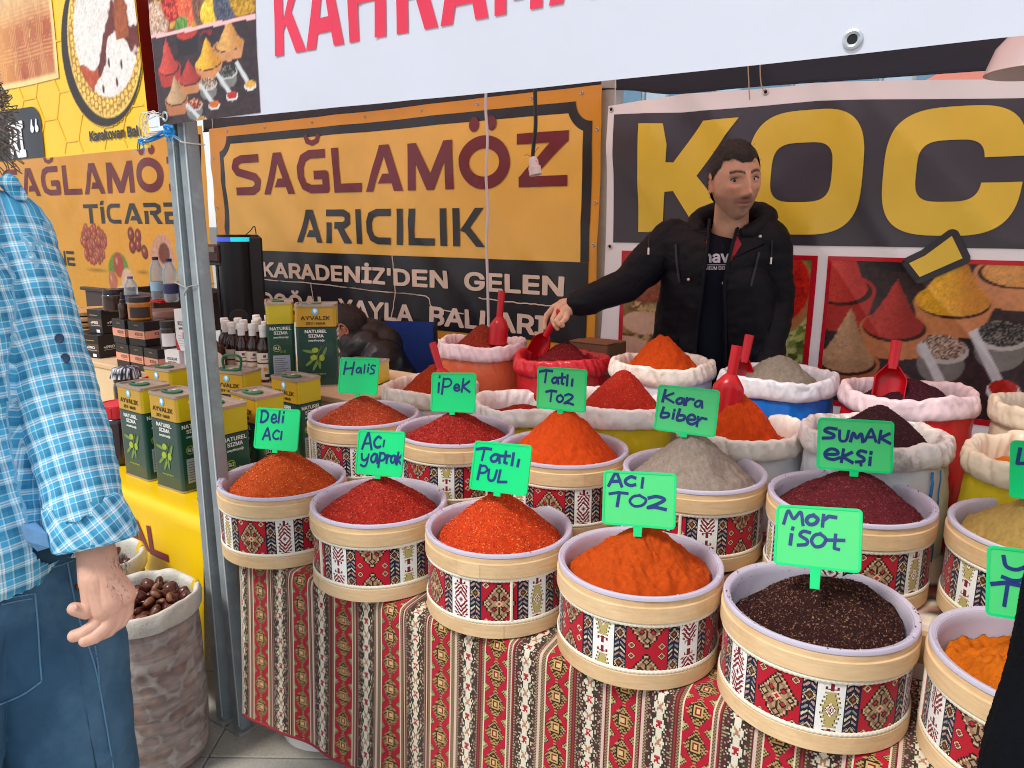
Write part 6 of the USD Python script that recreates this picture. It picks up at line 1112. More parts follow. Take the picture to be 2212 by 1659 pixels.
def face_colour(v, skin='B98870', beard=.6, lip='A2605A', hair='221a18'):
    x, y, z = v.T; G = lambda x0, z0, sx, sz: np.exp(-((np.abs(x) - x0) / sx) ** 2 - ((z - z0) / sz) ** 2); c = np.tile(hexc(skin), (len(v), 1)); f_ = np.clip((y - .02) / .03, 0, 1)
    def put(m, h, k=1): q = np.clip(m * k, 0, 1)[:, None]; c[:] = c * (1 - q) + hexc(h) * q
    put(G(.04, -.02, .02, .018) * f_, 'B0705E', .45); put(G(0, -.028, .016, .012) * f_, 'B0705E', .35); put(np.clip((z + .0) * 12, 0, .3) * f_, 'B58068', .6)
    jaw = np.clip((-.034 - z + .25 * np.clip(np.abs(x) - .035, 0, 1)) / .015, 0, 1) * np.clip((y + .03) / .03, 0, 1) * np.clip((z + .13) / .02, 0, 1); put(jaw, '5E4A44', beard * .6); put(G(0, -.0445, .025, .0065) * f_, '2A1E1C', beard * 1.2); put(G(.026, -.055, .006, .012) * f_, '4A3832', beard * .5); put(G(0, -.083, .011, .009) * f_, '4A3832', beard * .7)
    put(G(0, -.0565, .021, .0075) * f_ * (np.abs(x) < .024), lip, 1.0); put(G(0, -.0578, .022, .0018) * f_, '4a2420', .9)
    arch = .034 + .004 * np.sin(np.clip((np.abs(x) - .012) / .036, 0, 1) * PI); put(np.exp(-((z - arch) / .0042) ** 2) * (np.abs(x) > .009) * (np.abs(x) < .049) * f_, hair, 1.3); put(G(.031, .004, .014, .004) * f_, '7a5048', .5); put(G(.031, .021, .015, .004) * f_, '6a463c', .5)
    return np.clip(c, 0, 1)
M_skin = mat('skin', None, .5, .4, .1, 60, .12, 260, .0015, sss=.08); M_hair = mat('dark_hair', '17130f', .55, .4, .3, 120, .7, 240, .004); M_eye = mat('eye_white', 'D8D2CC', .15, .5, 0); M_iris = mat('iris', '21160F', .1, .5, 0)
def add_head(parent, c, A, hair=True, hairline=.058, thick=.012, mt=M_hair, eyes=True, s=1.0, gaze=(0, 0), seed=1):
    """Ears, eyes and hair for a head whose local axes are the columns of A (x to its right, y forward, z up)."""
    W_ = lambda v: np.asarray(v) * s @ A.T + c
    surf = lambda x, z: HV[np.argmin((HV[:, 0] - x) ** 2 + (HV[:, 2] - z) ** 2 + (HV[:, 1] < 0) * 9)][1]
    if eyes:
        for sx in (-1, 1):
            ye = surf(sx * .031, .012) - .0075; e = trimesh.creation.icosphere(3); ev = e.vertices * .0118 + [sx * .031, ye, .011]; ep = obj(parent, 'eye', trimesh.Trimesh(W_(ev), e.faces), M_eye, True)
            d = np.array([gaze[0], 1, gaze[1]], float); d /= np.linalg.norm(d); k = (e.vertices @ d) > .87; fs = k[e.faces].all(1); obj(ep, 'iris', trimesh.Trimesh(W_(e.vertices * .01205 + [sx * .031, ye, .011]), e.faces[fs], process=False), M_iris, True)
            lid = [(sx * (.031 + .0145 * math.cos(q)), ye + .0112 + .002 * math.sin(q) - .004 * abs(math.cos(q)) ** 3, .012 + .0062 * math.sin(q)) for q in np.linspace(.1, PI - .1, 12)]; obj(parent, 'eyelid', tube(W_(lid), .0017 * s, 6), mat('lash', '2A1C18', .6))
    if hair:
        v = HV; x, y, z = v.T; fr = hairline + .012 * np.exp(-((np.abs(x) - .036) / .013) ** 2) + .5 * np.clip(np.abs(x) - .045, 0, 1) - .6 * np.clip(.03 - y, 0, .03); lim = np.where(y > .035, fr, np.where(y > -.02, -.012 + (y + .02) * 1.1, -.062)); k = z > lim
        edge = np.clip((z - lim) / .02, 0, 1); n = v / np.linalg.norm(v, axis=1, keepdims=True); hv = v + n * (thick * (.25 + .75 * edge) * (.8 + .5 * fbm(v * 60 + 20, 3, seed)) + .004 * (fbm(v * 190 + 20, 2, seed + 2) - .5) + thick * .7 * np.clip((z - .06) / .05, 0, 1))[:, None]
        obj(parent, 'hair', trimesh.Trimesh(W_(hv), HF[k[HF].all(1)], process=False), mt, True)
        hr_ = np.random.default_rng(seed); ks_ = np.flatnonzero(k); st_ = []
        for i in hr_.choice(ks_, 700):
            q0 = hv[i] * hr_.uniform(.985, 1.0); d = np.array([0, -.55, -.5]) + n[i] * hr_.uniform(.2, .8) + hr_.normal(0, .35, 3); d /= np.linalg.norm(d); L_ = hr_.uniform(.008, .016) * (1 if q0[2] > .03 else .5); st_.append(tube(W_(np.array([q0, q0 + d * L_ * .6 + n[i] * .001, q0 + d * L_])), np.array([.0006, .0005, .0002]), 3, False))
        obj(parent, 'short_hairs', cat(st_), mt, False, kind='stuff')
def head_solid(c, A, s=1.0, ears=True):
    v = HV * s @ A.T + c; out = [Manifold(__import__('manifold3d').Mesh(np.asarray(v, np.float32), np.asarray(HF, np.uint32)))]
    if ears:
        for sx in (-1, 1):
            ring = [np.array([sx * (.0735 + .008 * (1 - math.cos(q)) * .5), -.012 - .014 * math.cos(q), .002 + .029 * math.sin(q)]) for q in np.linspace(-2.0, 2.6, 12)]; b = [ball(p * s @ A.T + c, .0042 * s, 10) for p in ring]; out += [Manifold.batch_hull([b[i], b[i + 1]]) for i in range(11)]
            q = [ball(np.array(p) * s @ A.T + c, r * s, 10) for p, r in (((sx * .072, -.008, .018), .006), ((sx * .075, -.018, .004), .006), ((sx * .071, -.006, -.022), .006))]; out.append(Manifold.batch_hull(q))
    return out
def person_body(parent, bones, c, A, length=.007, it=6, s=1.0, skin='B98870', beard=.6, hands=None, head=True):
    """The body: head, neck, trunk, limbs and hands as one continuous mesh, coloured by where on it a point lies."""
    rough = flesh(bones, .014, it); parts = [Manifold(__import__('manifold3d').Mesh(np.asarray(rough.vertices, np.float32), np.asarray(rough.faces, np.uint32)))]
    if hands:
        h = flesh(hands, .003, 6); parts.append(Manifold(__import__('manifold3d').Mesh(np.asarray(h.vertices, np.float32), np.asarray(h.faces, np.uint32))))
    if head: parts += head_solid(c, A, s)
    q = Manifold.batch_boolean(parts, OpType.Add).to_mesh(); m = trimesh.Trimesh(q.vert_properties[:, :3], q.tri_verts, process=True); loc = (m.vertices - c) @ A / s; near = np.linalg.norm(loc, axis=1) < .15
    col = np.tile(hexc(skin), (len(m.vertices), 1)); col[near] = face_colour(loc[near], skin, beard); n = fbm(m.vertices * 45 + 30, 3); col *= (.9 + .2 * n)[:, None]
    e = near & (np.abs(loc[:, 0]) > .069) & (loc[:, 1] < .01) & (np.abs(loc[:, 2]) < .036); col[e] *= [1.0, .8, .76]
    obj(parent, 'body', m, M_skin, True, np.clip(col, 0, 1), 'vertex'); return m

# --- the vendor in the dark jacket
V = thing('person', 'man in a dark hooded jacket leaning over the sacks to hold a red scoop', 'person')
hc = aty(1588, 394, 2.47); fdir = np.array([math.cos(math.radians(-47)), math.sin(math.radians(-47)), -.10]); HA = axes(fdir, math.radians(-5))
J = {k: aty(*p) for k, p in dict(neck=(1572, 492, 2.52), rs=(1452, 522, 2.52), re=(1352, 612, 2.40), rw=(1250, 655, 2.28), ls=(1652, 528, 2.55), le=(1676, 655, 2.60), lw=(1655, 790, 2.50), chest=(1550, 590, 2.53), waist=(1545, 720, 2.57), hip=(1542, 850, 2.60)).items()}
hipz = J['hip']; foot = lambda dx: np.array([hipz[0] + dx, 2.62, GZ + .05])
hand = lambda px, py, Y, r: (aty(px, py, Y), r)
VH = [[(J['rw'], .026), hand(1216, 660, 2.262, .024)], [(J['rw'], .026), hand(1222, 672, 2.25, .022)], [hand(1216, 660, 2.262, .022), hand(1196, 665, 2.245, .013)], [hand(1216, 660, 2.262, .022), hand(1203, 673, 2.23, .013)], [hand(1222, 670, 2.25, .022), hand(1212, 682, 2.22, .012)], [hand(1222, 672, 2.25, .02), hand(1222, 688, 2.22, .011)],
      [hand(1196, 665, 2.245, .012), hand(1181, 681, 2.235, .0098), hand(1176, 696, 2.225, .0088), hand(1177, 709, 2.22, .0076)], [hand(1203, 673, 2.23, .012), hand(1194, 690, 2.21, .0096), hand(1199, 703, 2.205, .0084), hand(1204, 710, 2.212, .0074)], [hand(1212, 682, 2.22, .0115), hand(1202, 693, 2.20, .0094), hand(1208, 701, 2.20, .0082), hand(1213, 704, 2.21, .0072)], [hand(1222, 688, 2.22, .0105), hand(1213, 697, 2.205, .0084), hand(1216, 703, 2.208, .007)],
      [hand(1225, 668, 2.27, .018), hand(1206, 682, 2.262, .0125), hand(1194, 694, 2.25, .0105), hand(1188, 706, 2.235, .0088)]]
bones = [[(J['rs'], .055), (J['re'], .042), (J['rw'], .027)], [(J['ls'], .055), (J['le'], .042), (J['lw'], .027), (J['lw'] + [-.02, -.03, -.1], .03)], [(J['rs'] + [.03, 0, 0], .055), (J['chest'], .11), (J['ls'] + [-.03, 0, 0], .055)], [(J['chest'], .12), (J['waist'], .115), (J['hip'], .125)], [(J['neck'] + [0, .03, -.05], .07), (J['neck'] + [.01, 0, .01], .058), (hc + HA @ [0, -.018, -.055], .054)],
         [(J['hip'] + [-.08, 0, 0], .09), (foot(-.09) + [0, -.02, .45], .06), (foot(-.09), .045), (foot(-.09) + [.02, -.14, -.02], .03)], [(J['hip'] + [.08, 0, 0], .09), (foot(.11) + [0, -.02, .45], .06), (foot(.11), .045), (foot(.11) + [.04, -.14, -.02], .03)]]
person_body(V, bones, hc, HA, hands=VH, skin='CB9C80', beard=.8, s=1.03)
add_head(V, hc, HA, gaze=(.25, -.05), hairline=.060, thick=.007, s=1.03)
tee = flesh([[(J['rs'] + [.06, 0, -.02], .062), (J['chest'] + [0, -.01, .02], .116), (J['ls'] + [-.06, 0, -.02], .062)], [(J['chest'] + [0, -.01, 0], .118), (J['waist'] + [0, -.02, 0], .118), (J['hip'] + [0, -.01, -.02], .12)], [(J['neck'] + [0, .03, -.055], .078), (J['chest'], .12)]], .012, 12); tee = folds(tee, .004, 7, 3)
obj(V, 't_shirt', tee, mat('navy_tee', '0D1220', .9, .2, .15, 40, .2, 300, .002), True)
jk = flesh([[(J['rs'], .078), (J['re'] + [0, 0, -.004], .060), (J['rw'] + [.004, .004, 0], .044)], [(J['ls'], .078), (J['le'] + [0, 0, 0], .060), (J['lw'], .048)], [(J['rs'] + [.02, 0, -.02], .088), (J['chest'] + [0, -.01, .01], .142), (J['ls'] + [-.02, 0, -.02], .088)],
            [(J['chest'] + [-.07, -.01, -.04], .12), (J['waist'] + [-.10, -.01, 0], .118), (J['hip'] + [-.11, 0, -.06], .135)], [(J['chest'] + [.07, -.01, -.04], .12), (J['waist'] + [.10, -.01, 0], .118), (J['hip'] + [.10, 0, -.06], .135)], [(J['chest'], .15), (J['waist'] + [0, -.01, 0], .15), (J['hip'] + [0, 0, -.06], .15)]], .009, 14)
jk = folds(jk, .010, 5.5, 8, (1, 1, 1.6)); jk = folds(jk, .0045, 14, 18, (1, 1, 2))
P_, d_ = project(jk.vertices); nrm = jk.vertex_normals; front = ((jk.vertices - CAM) * nrm).sum(1) < 0
op = Polygon([(1534, 470), (1529, 500), (1527, 540), (1516, 630), (1504, 720), (1498, 830), (1566, 830), (1566, 700), (1563, 620), (1574, 566), (1592, 500), (1600, 462), (1570, 440)])
from shapely import contains_xy
ins = contains_xy(op, P_[:, 0], P_[:, 1]) & front; cut = ins[jk.faces].any(1)
top = (jk.vertices[jk.faces].mean(1)[:, 2] > J['neck'][2] + .03)
M_jk = mat('dark_nylon', '090B13', .6, .2, .2, 20, .25, 160, .003)
obj(V, 'jacket', trimesh.Trimesh(jk.vertices, jk.faces[~cut & ~top], process=False), M_jk, True)
M_snap, M_red2, M_zip = mat('snap_metal', 'B8B8B4', .3, .5, 0, metal=.9), mat('red_lining', '8E1424', .6), mat('zip_tape', '2A2C34', .5)
for nm, pts, r, mt in (('placket', [(1533, 474), (1527, 540), (1516, 630), (1504, 720), (1498, 820)], .006, M_jk), ('placket', [(1597, 478), (1580, 540), (1565, 612), (1567, 700), (1567, 820)], .006, M_jk), ('red_piping', [(1530, 480), (1524, 545), (1513, 632), (1502, 722)], .0016, M_red2), ('pocket_zip', [(1460, 528), (1462, 565), (1468, 610)], .004, M_zip), ('pocket_zip', [(1640, 545), (1630, 585), (1622, 618)], .004, M_zip), ('draw_cord', [(1404, 500), (1402, 520), (1401, 536)], .002, M_zip), ('draw_cord', [(1668, 520), (1667, 540), (1666, 556)], .002, M_zip), ('cord_tip', [(1401, 536), (1400.5, 550)], .0032, M_whitep), ('cord_tip', [(1666, 556), (1665, 570)], .0032, M_whitep)): seam(V, nm, jk, pts, r, mt, 14, .004)
for p in ((1502, 485), (1642, 511), (1487, 604), (1563, 612)):
    q = on_surface(jk, [p], .004)[0]; s_ = trimesh.creation.icosphere(2); s_.vertices *= [.006, .004, .006]; obj(V, 'snap', trimesh.Trimesh(s_.vertices + q, s_.faces), M_snap, True)
decal(V, 'red_lining', jk, Polygon([(1588, 500), (1602, 528), (1582, 560), (1570, 572)]), M_red2, .003)
gt = fit(text('nav', 1, .02), 1520, 1576, 0, 20); decal(V, 'chest_print', tee, affinity.translate(affinity.scale(gt, 1, -1, origin=(0, 0)), 0, 568), mat('tee_print', 'C8C6D0', .6), .004)
gt = fit(text('EMIUM DEN', 1), 1518, 1570, 0, 8); decal(V, 'chest_print', tee, affinity.translate(affinity.scale(gt, 1, -1, origin=(0, 0)), 0, 583), mat('tee_print', 'C8C6D0', .6), .004); decal(V, 'chest_print', tee, sbox(1517, 571.5, 1572, 572.7), mat('tee_print', 'C8C6D0'), .004)
nk = J['neck']; ring = [(nk + [.105 * math.sin(q) * 1.15, .02 + .085 * math.cos(q), .02 - .05 * max(0, -math.cos(q)) + .03 * max(0, math.cos(q))], .030 + .016 * max(0, math.cos(q))) for q in np.linspace(-2.35, 2.35, 12)]
hood = flesh([ring, [(nk + [-.06, .12, .0], .05), (nk + [.06, .12, .0], .05)], [(nk + [-.11, .06, -.005], .042), (nk + [-.03, .13, -.06], .05), (nk + [.09, .09, -.03], .045)]], .009, 8); obj(V, 'hood', folds(hood, .006, 12, 5), M_jk, True)
jl = flesh([[(J['hip'] + [-.08, 0, 0], .105), (foot(-.09) + [0, -.02, .45], .075), (foot(-.09) + [0, 0, .03], .06)], [(J['hip'] + [.08, 0, 0], .105), (foot(.11) + [0, -.02, .45], .075), (foot(.11) + [0, 0, .03], .06)]], .014, 8); obj(V, 'trousers', folds(jl, .006, 8, 2), mat('dark_jeans', '1E2430', .8), True)
for dx in (-.09, .11): obj(V, 'shoe', flesh([[(foot(dx) + [0, .05, -.01], .045), (foot(dx) + [.02, -.15, -.018], .038)]], .012, 4), M_blackp, True)

# --- the man seated at the back
S = thing('person', 'man in a black leather jacket bending forward on a chair behind the oil tins', 'person')
sc_ = aty(757, 708, 2.50); sf = np.array([-.85, -.2, -.85]); SA_ = axes(sf, math.radians(6)); sj = lambda x, y, Y: aty(x, y, Y)
b1, b2, b3 = sj(800, 760, 2.52), sj(845, 900, 2.62), sj(790, 800, 2.42)
sb = [[(sc_ + SA_ @ [0, -.02, -.06], .05), (b1 + [0, .02, .02], .06)], [(b1, .1), (b1 + [.05, .06, -.2], .13), (b1 + [.08, .08, -.38], .14)], [(b1 + [-.12, .06, -.02], .06), (b1 + [-.2, -.1, -.25], .045), (b1 + [-.3, -.22, -.2], .032)], [(b1 + [.12, -.06, -.02], .06), (b1 + [-.0, -.22, -.25], .045), (b1 + [-.2, -.3, -.22], .032), (b1 + [-.26, -.32, -.22], .03)],
      [(b1 + [.02, .0, -.42], .09), (b1 + [-.3, -.2, -.42], .07), (np.array([b1[0] - .33, b1[1] - .24, GZ + .06]), .045)], [(b1 + [.12, .1, -.42], .09), (b1 + [-.2, -.05, -.42], .07), (np.array([b1[0] - .22, b1[1] - .08, GZ + .06]), .045)]]
person_body(S, sb, sc_, SA_, skin='B07C64', beard=.5); add_head(S, sc_, SA_, hairline=.05, thick=.006, mt=mat('cropped_hair', '2A2220', .6, .3, .3, 120, .6, 300, .003), eyes=True, seed=5)
lj = flesh([[(b1 + [.0, .02, .03], .118), (b1 + [.05, .06, -.2], .17), (b1 + [.08, .08, -.38], .165)], [(b1 + [-.10, .06, -.02], .095), (b1 + [.12, -.04, -.02], .1)], [(b1 + [-.12, .06, -.02], .085), (b1 + [-.2, -.1, -.25], .068), (b1 + [-.28, -.2, -.21], .05)], [(b1 + [.13, -.06, -.03], .088), (b1 + [.0, -.22, -.25], .07), (b1 + [-.18, -.29, -.22], .05)], [(b1 + [-.03, .03, .08], .075), (b1 + [.07, .03, .04], .08)], [(b1 + [-.06, -.02, .03], .085), (b1 + [.02, -.04, .02], .1)]], .011, 60)
obj(S, 'leather_jacket', folds(lj, .012, 8, 4), mat('black_leather', '101116', .42, .4, .2, 20, .3, 40, .006), True)
st = flesh([[(b1 + [.02, .0, -.42], .11), (b1 + [-.3, -.2, -.42], .085), (np.array([b1[0] - .33, b1[1] - .24, GZ + .09]), .06)], [(b1 + [.12, .1, -.42], .11), (b1 + [-.2, -.05, -.42], .085), (np.array([b1[0] - .22, b1[1] - .08, GZ + .09]), .06)]], .014, 8); obj(S, 'trousers', folds(st, .006, 8, 2), mat('dark_jeans'), True)
for q in ((-.35, -.27), (-.24, -.11)): obj(S, 'shoe', flesh([[(np.array([b1[0] + q[0], b1[1] + q[1], GZ + .045]), .044), (np.array([b1[0] + q[0] - .15, b1[1] + q[1] - .07, GZ + .036]), .035)]], .012, 4), M_blackp, True)
t = thing('folding_chair', 'blue canvas folding chair behind the seated man', 'chair'); M_blue = mat('blue_canvas', '1E3F8E', .75, .25, .12, 8, .2, 200, .003)
cl_, cr_ = aty(822, 694, 2.78), aty(940, 696, 2.74); cz = b1[2] - .53
X, Z = np.meshgrid(np.linspace(0, 1, 13), np.linspace(0, 1, 9)); u = X.ravel(); w = Z.ravel(); bw = cl_[None] * (1 - u[:, None]) + cr_[None] * u[:, None]; bw = np.c_[bw[:, 0], bw[:, 1] + .03 * np.sin(u * PI), cz + .1 + (bw[:, 2] - cz - .1) * w]; obj(t, 'backrest', (bw, gridf(12, 8)), M_blue, True)
for p in (cl_, cr_): obj(t, 'back_post', tube(curve([(p[0] - .15, p[1] - .42, GZ), (p[0], p[1] - .02, cz), (p[0], p[1], p[2] - .04), (p[0] + .004, p[1] + .012, p[2] + .005)], 16), .011, 8), M_blackp); obj(t, 'front_post', tube([(p[0] + .0, p[1] + .05, GZ), (p[0], p[1] - .4, cz)], .011, 8), M_blackp); obj(t, 'armrest', bar((p[0], p[1] - .42, cz + .2), (p[0], p[1] - .0, cz + .2), .03, .015), M_blackp)
obj(t, 'seat', cbox(cl_[0] + .02, cr_[0] - .02, cl_[1] - .42, cl_[1] - .03, cz - .012, cz, .004), M_blue)

# --- the customer in the checked shirt
C = thing('person', 'man in a turquoise checked shirt and blue jeans seen from behind', 'person')
D = lambda x, y, t: dep(x, y, t)
hd = D(-112, 250, 1.36); CA = axes((-.62, .75, -.12), 0)
rs, re_, rw = D(2, 505, 1.37), D(100, 800, 1.345), D(205, 1178, 1.30); ls = D(-330, 470, 1.18); nk = D(-90, 408, 1.31); ch = D(-150, 660, 1.30); wa = D(-130, 1010, 1.31); hp_ = D(25, 1290, 1.40); hl = D(-170, 1290, 1.28)
hd2 = lambda x, y, t, r: (D(x, y, t), r)
CH = [[(rw, .031), hd2(222, 1245, 1.295, .030), hd2(238, 1300, 1.29, .026)], [(rw, .03), hd2(205, 1255, 1.285, .026)], [hd2(222, 1245, 1.295, .03), hd2(268, 1285, 1.30, .02)], [hd2(205, 1250, 1.285, .026), hd2(220, 1318, 1.28, .019)],
      [hd2(200, 1258, 1.28, .021), hd2(196, 1300, 1.275, .0145), hd2(186, 1322, 1.268, .0125), hd2(164, 1316, 1.26, .0118), hd2(160, 1315, 1.259, .011)],
      [hd2(222, 1315, 1.285, .0165), hd2(206, 1352, 1.275, .0128), hd2(180, 1368, 1.265, .0115), hd2(160, 1374, 1.26, .0106)], [hd2(240, 1312, 1.29, .0165), hd2(232, 1352, 1.28, .0128), hd2(205, 1376, 1.268, .0116), hd2(184, 1384, 1.262, .0106)], [hd2(258, 1302, 1.298, .0155), hd2(254, 1340, 1.292, .0122), hd2(236, 1362, 1.285, .011), hd2(216, 1372, 1.28, .010)], [hd2(272, 1288, 1.305, .0145), hd2(274, 1322, 1.302, .0108), hd2(262, 1344, 1.297, .0098), hd2(246, 1356, 1.292, .009)]]
kn, kl = D(185, 1810, 1.43), D(-175, 1830, 1.20); fr_, fl_ = np.array([kn[0] - .01, kn[1] + .0, GZ + .05]), np.array([kl[0], kl[1], GZ + .05])
cb = [[(rs, .055), (re_, .045), (rw, .032)], [(ls, .055), (ls + [-.05, .08, -.28], .043), (ls + [.0, .25, -.45], .032), (ls + [.03, .3, -.47], .033)], [(rs, .06), (ch, .12), (ls, .06)], [(ch, .13), (wa, .13), ((hp_ + hl) / 2, .14)], [(nk + [0, 0, -.08], .075), (nk, .058), (hd + CA @ [0, -.02, -.06], .055)], [(hp_, .11), (kn, .065), (fr_, .045), (fr_ + [-.08, .12, -.02], .03)], [(hl, .11), (kl, .065), (fl_, .045), (fl_ + [-.08, .12, -.02], .03)]]
body = person_body(C, cb, hd, CA, hands=CH, skin='D6A48C', beard=.3)
obj(C, 'thumbnail', trimesh.Trimesh((lambda s_: s_.vertices * [.006, .0035, .006] + D(163, 1312, 1.252))(trimesh.creation.icosphere(2)), trimesh.creation.icosphere(2).faces), mat('nail', 'D8A898', .35), True)
# forearm hairs and grey curls as fine strands
M_grey = mat('grey_hair', '8C857A', .5, .4, .3, 60); hr = np.random.default_rng(21); arm = []
for k in range(320):
    s_ = on_surface(body, [(hr.uniform(228, 275), hr.uniform(1195, 1290))], -.001)[0]; d = np.array([hr.normal(0, .002), hr.normal(0, .002), -hr.uniform(.006, .014)]); arm.append(tube(np.array([s_, s_ + d * .5 + _r * hr.normal(.001, .002) - _f * .002, s_ + d - _f * .001]), .00022, 3, False))
obj(C, 'arm_hair', cat(arm), mat('arm_hair', '4A382E', .6), False, kind='stuff')
curls = []
for k in range(900):
    q = HV[hr.integers(len(HV))]
    if q[2] < -.05 or (q[1] > .05 and q[2] < .06): continue
    n = q / np.linalg.norm(q); c0 = hd + CA @ (q * 1.02); ph = hr.uniform(0, 6.3); L = hr.uniform(.03, .065); w0 = hr.uniform(.006, .012); tg = np.cross(n, [0, 0, 1.0]); tg /= np.linalg.norm(tg) + 1e-9; dn = np.cross(tg, n); ss = np.linspace(0, 1, 9)
    pts = [q * 1.0 + n * (.012 + .018 * s + .012 * s * hr.uniform(0, 1)) - dn * (0) + np.array([0, -.2, -.9]) * L * s + tg * w0 * math.sin(ph + 7 * s) + n * w0 * math.cos(ph + 7 * s) for s in ss]; curls.append(tube(hd + np.array(pts) @ CA.T, .0011, 4, False))
obj(C, 'hair_strands', cat(curls), M_grey, True, kind='stuff'); add_head(C, hd, CA, hairline=.055, thick=.018, mt=mat('grey_hair_mass', '6A635A', .6, .3, .4, 60, .8, 200, .006), eyes=True, seed=9)
# shirt
axis_arm = [rs, re_, rw]
sb_ = [[(rs, .083), (D(55, 640, 1.355), .075), (re_, .071), (D(160, 985, 1.325), .066), (D(190, 1120, 1.305), .062)], [(ls, .085), (ls + [-.05, .08, -.26], .07)], [(rs + [-.02, 0, -.01], .085), (nk + [0, 0, -.06], .085), (ls, .085)], [(rs + [-.03, 0, -.05], .085), (ch, .165), (ls, .08)], [(ch, .165), (wa, .172), (D(-95, 1165, 1.325), .188)], [(D(-40, 700, 1.35), .12), (D(-10, 1000, 1.37), .13), (D(35, 1150, 1.385), .135)]]
sh = flesh(sb_, .0065, 16); sh = folds(sh, .005, 6, 13, (1, 1, 1.5)); sh = folds(sh, .003, 15, 3, (1, 1, 2.2))
v = sh.vertices
def seg(v, a, b): ab = b - a; t_ = np.clip((v - a) @ ab / (ab @ ab), 0, 1); return np.linalg.norm(v - a - t_[:, None] * ab, axis=1), t_ * np.linalg.norm(ab)
d1, t1 = seg(v, rs, re_); d2, t2 = seg(v, re_, rw); la = np.linalg.norm(re_ - rs); onarm = np.minimum(d1, d2) < .0865
ad = (rw - rs) / np.linalg.norm(rw - rs); e1 = np.cross(ad, _f); e1 /= np.linalg.norm(e1); e2 = np.cross(ad, e1); cen = np.where((d1 < d2)[:, None], rs + (re_ - rs) * np.clip(t1 / la, 0, 1)[:, None], re_ + (rw - re_) * np.clip(t2 / np.linalg.norm(rw - re_), 0, 1)[:, None]); rel_ = v - cen
ua = np.arctan2(rel_ @ e1, rel_ @ e2) * .07; va = np.where(d1 < d2, t1, la + t2)
cen2 = (ch + wa) / 2; ub = np.arctan2(v[:, 0] - cen2[0], -(v[:, 1] - cen2[1])) * .17; vb = v[:, 2]
uu, vv_ = np.where(onarm, ua, ub), np.where(onarm, va, vb)
def plaid(u, v): return np.stack([u + 4.0, v + 4.0, 0 * u], -1)
YARN = [(0, 'EEF3F4'), (.07, '7CC6E2'), (.12, 'EEF3F4'), (.19, '52B0D8'), (.44, 'BFE2EE'), (.50, '4090B4'), (.70, '33789E'), (.90, '9AD2E6')]
rampc = {"ramp": [(p_, tuple(hexc(c_))) for p_, c_ in YARN], "interpolate": False}
M_plaid = usdkit.material(stage, '/World/Looks/checked_cotton', {"a": ("attribute", {"attribute": "Col"}), "x": ("separate_xyz", {}), "mu": ("math", {"math_type": "multiply", "value2": 1 / .034}), "mv": ("math", {"math_type": "multiply", "value2": 1 / .035}), "fu": ("math", {"math_type": "fraction"}), "fv": ("math", {"math_type": "fraction"}), "ru": ("rgb_ramp", rampc), "rv": ("rgb_ramp", rampc), "m": ("mix_color", {"fac": .5}), "g": ("geometry", {}), "n": ("noise_texture", {"scale": 700.0, "detail": 2.0}), "b": ("bump", {"strength": .25, "distance": .001}), "p": ("principled_bsdf", {"roughness": .85, "specular_ior_level": .2})},
    [("a.color", "x.vector"), ("x.x", "mu.value1"), ("x.y", "mv.value1"), ("mu.value", "fu.value1"), ("mv.value", "fv.value1"), ("fu.value", "ru.fac"), ("fv.value", "rv.fac"), ("ru.color", "m.a"), ("rv.color", "m.b"), ("m.result", "p.base_color"), ("g.position", "n.vector"), ("n.fac", "b.height"), ("b.normal", "p.normal")], surface="p.BSDF")
hemcut = v[:, 2] < D(-30, 1262, 1.3)[2] + .0
fk = ~hemcut[sh.faces].any(1) | onarm[sh.faces].all(1)
arm_end = ((v - D(196, 1128, 1.305)) @ ad > 0) & onarm; fk &= ~arm_end[sh.faces].any(1)
top_ = (v[:, 2] > nk[2] + .0) & (np.linalg.norm(v[:, :2] - nk[:2], axis=1) < .085); fk &= ~top_[sh.faces].any(1)
obj(C, 'shirt', trimesh.Trimesh(v, sh.faces[fk], process=False), M_plaid, True, plaid(uu, vv_), 'vertex')
ce = D(198, 1138, 1.305); N_, MM = 96, 26; a = np.linspace(0, 2 * PI, N_, endpoint=False); cv = []
for i, (ax_, r_) in enumerate([(-.052, .060), (-.045, .063), (-.02, .0645), (.005, .0655), (.028, .0645), (.033, .061), (.028, .057), (.0, .055)]):
    k = 1 + .06 * np.sin(a * 3 + i * .5) + .035 * np.sin(a * 7 + i) + .02 * np.sin(a * 13 + i * 2); cv.append(ce + ad * (ax_ + .012 * np.sin(a + 1.0))[:, None] + (e1 * np.cos(a)[:, None] + e2 * np.sin(a)[:, None]) * (r_ * k)[:, None])
cvv = np.array(cv); ci = np.linspace(0, 7, 40); cvv = np.array([cvv[int(min(i, 6.999))] * (1 - (i - int(min(i, 6.999)))) + cvv[int(min(i, 6.999)) + 1] * (i - int(min(i, 6.999))) for i in ci]).reshape(-1, 3)
au = np.tile(a * .072, (40, 1)); av = np.repeat((ci * .02)[:, None], N_, 1); obj(C, 'rolled_cuff', (cvv, gridf(N_, 39, True)), M_plaid, True, plaid((au + av * .5).ravel(), (av - au * .35).ravel()), 'vertex')
fl = on_surface(sh, [(48, 1134), (75, 1130), (100, 1150), (112, 1180), (85, 1190), (62, 1170)], .012); fm = flat(Polygon([(0, 0), (1, .1), (1.6, -.7), (1.5, -1.5), (.8, -1.6), (.2, -.9)]))
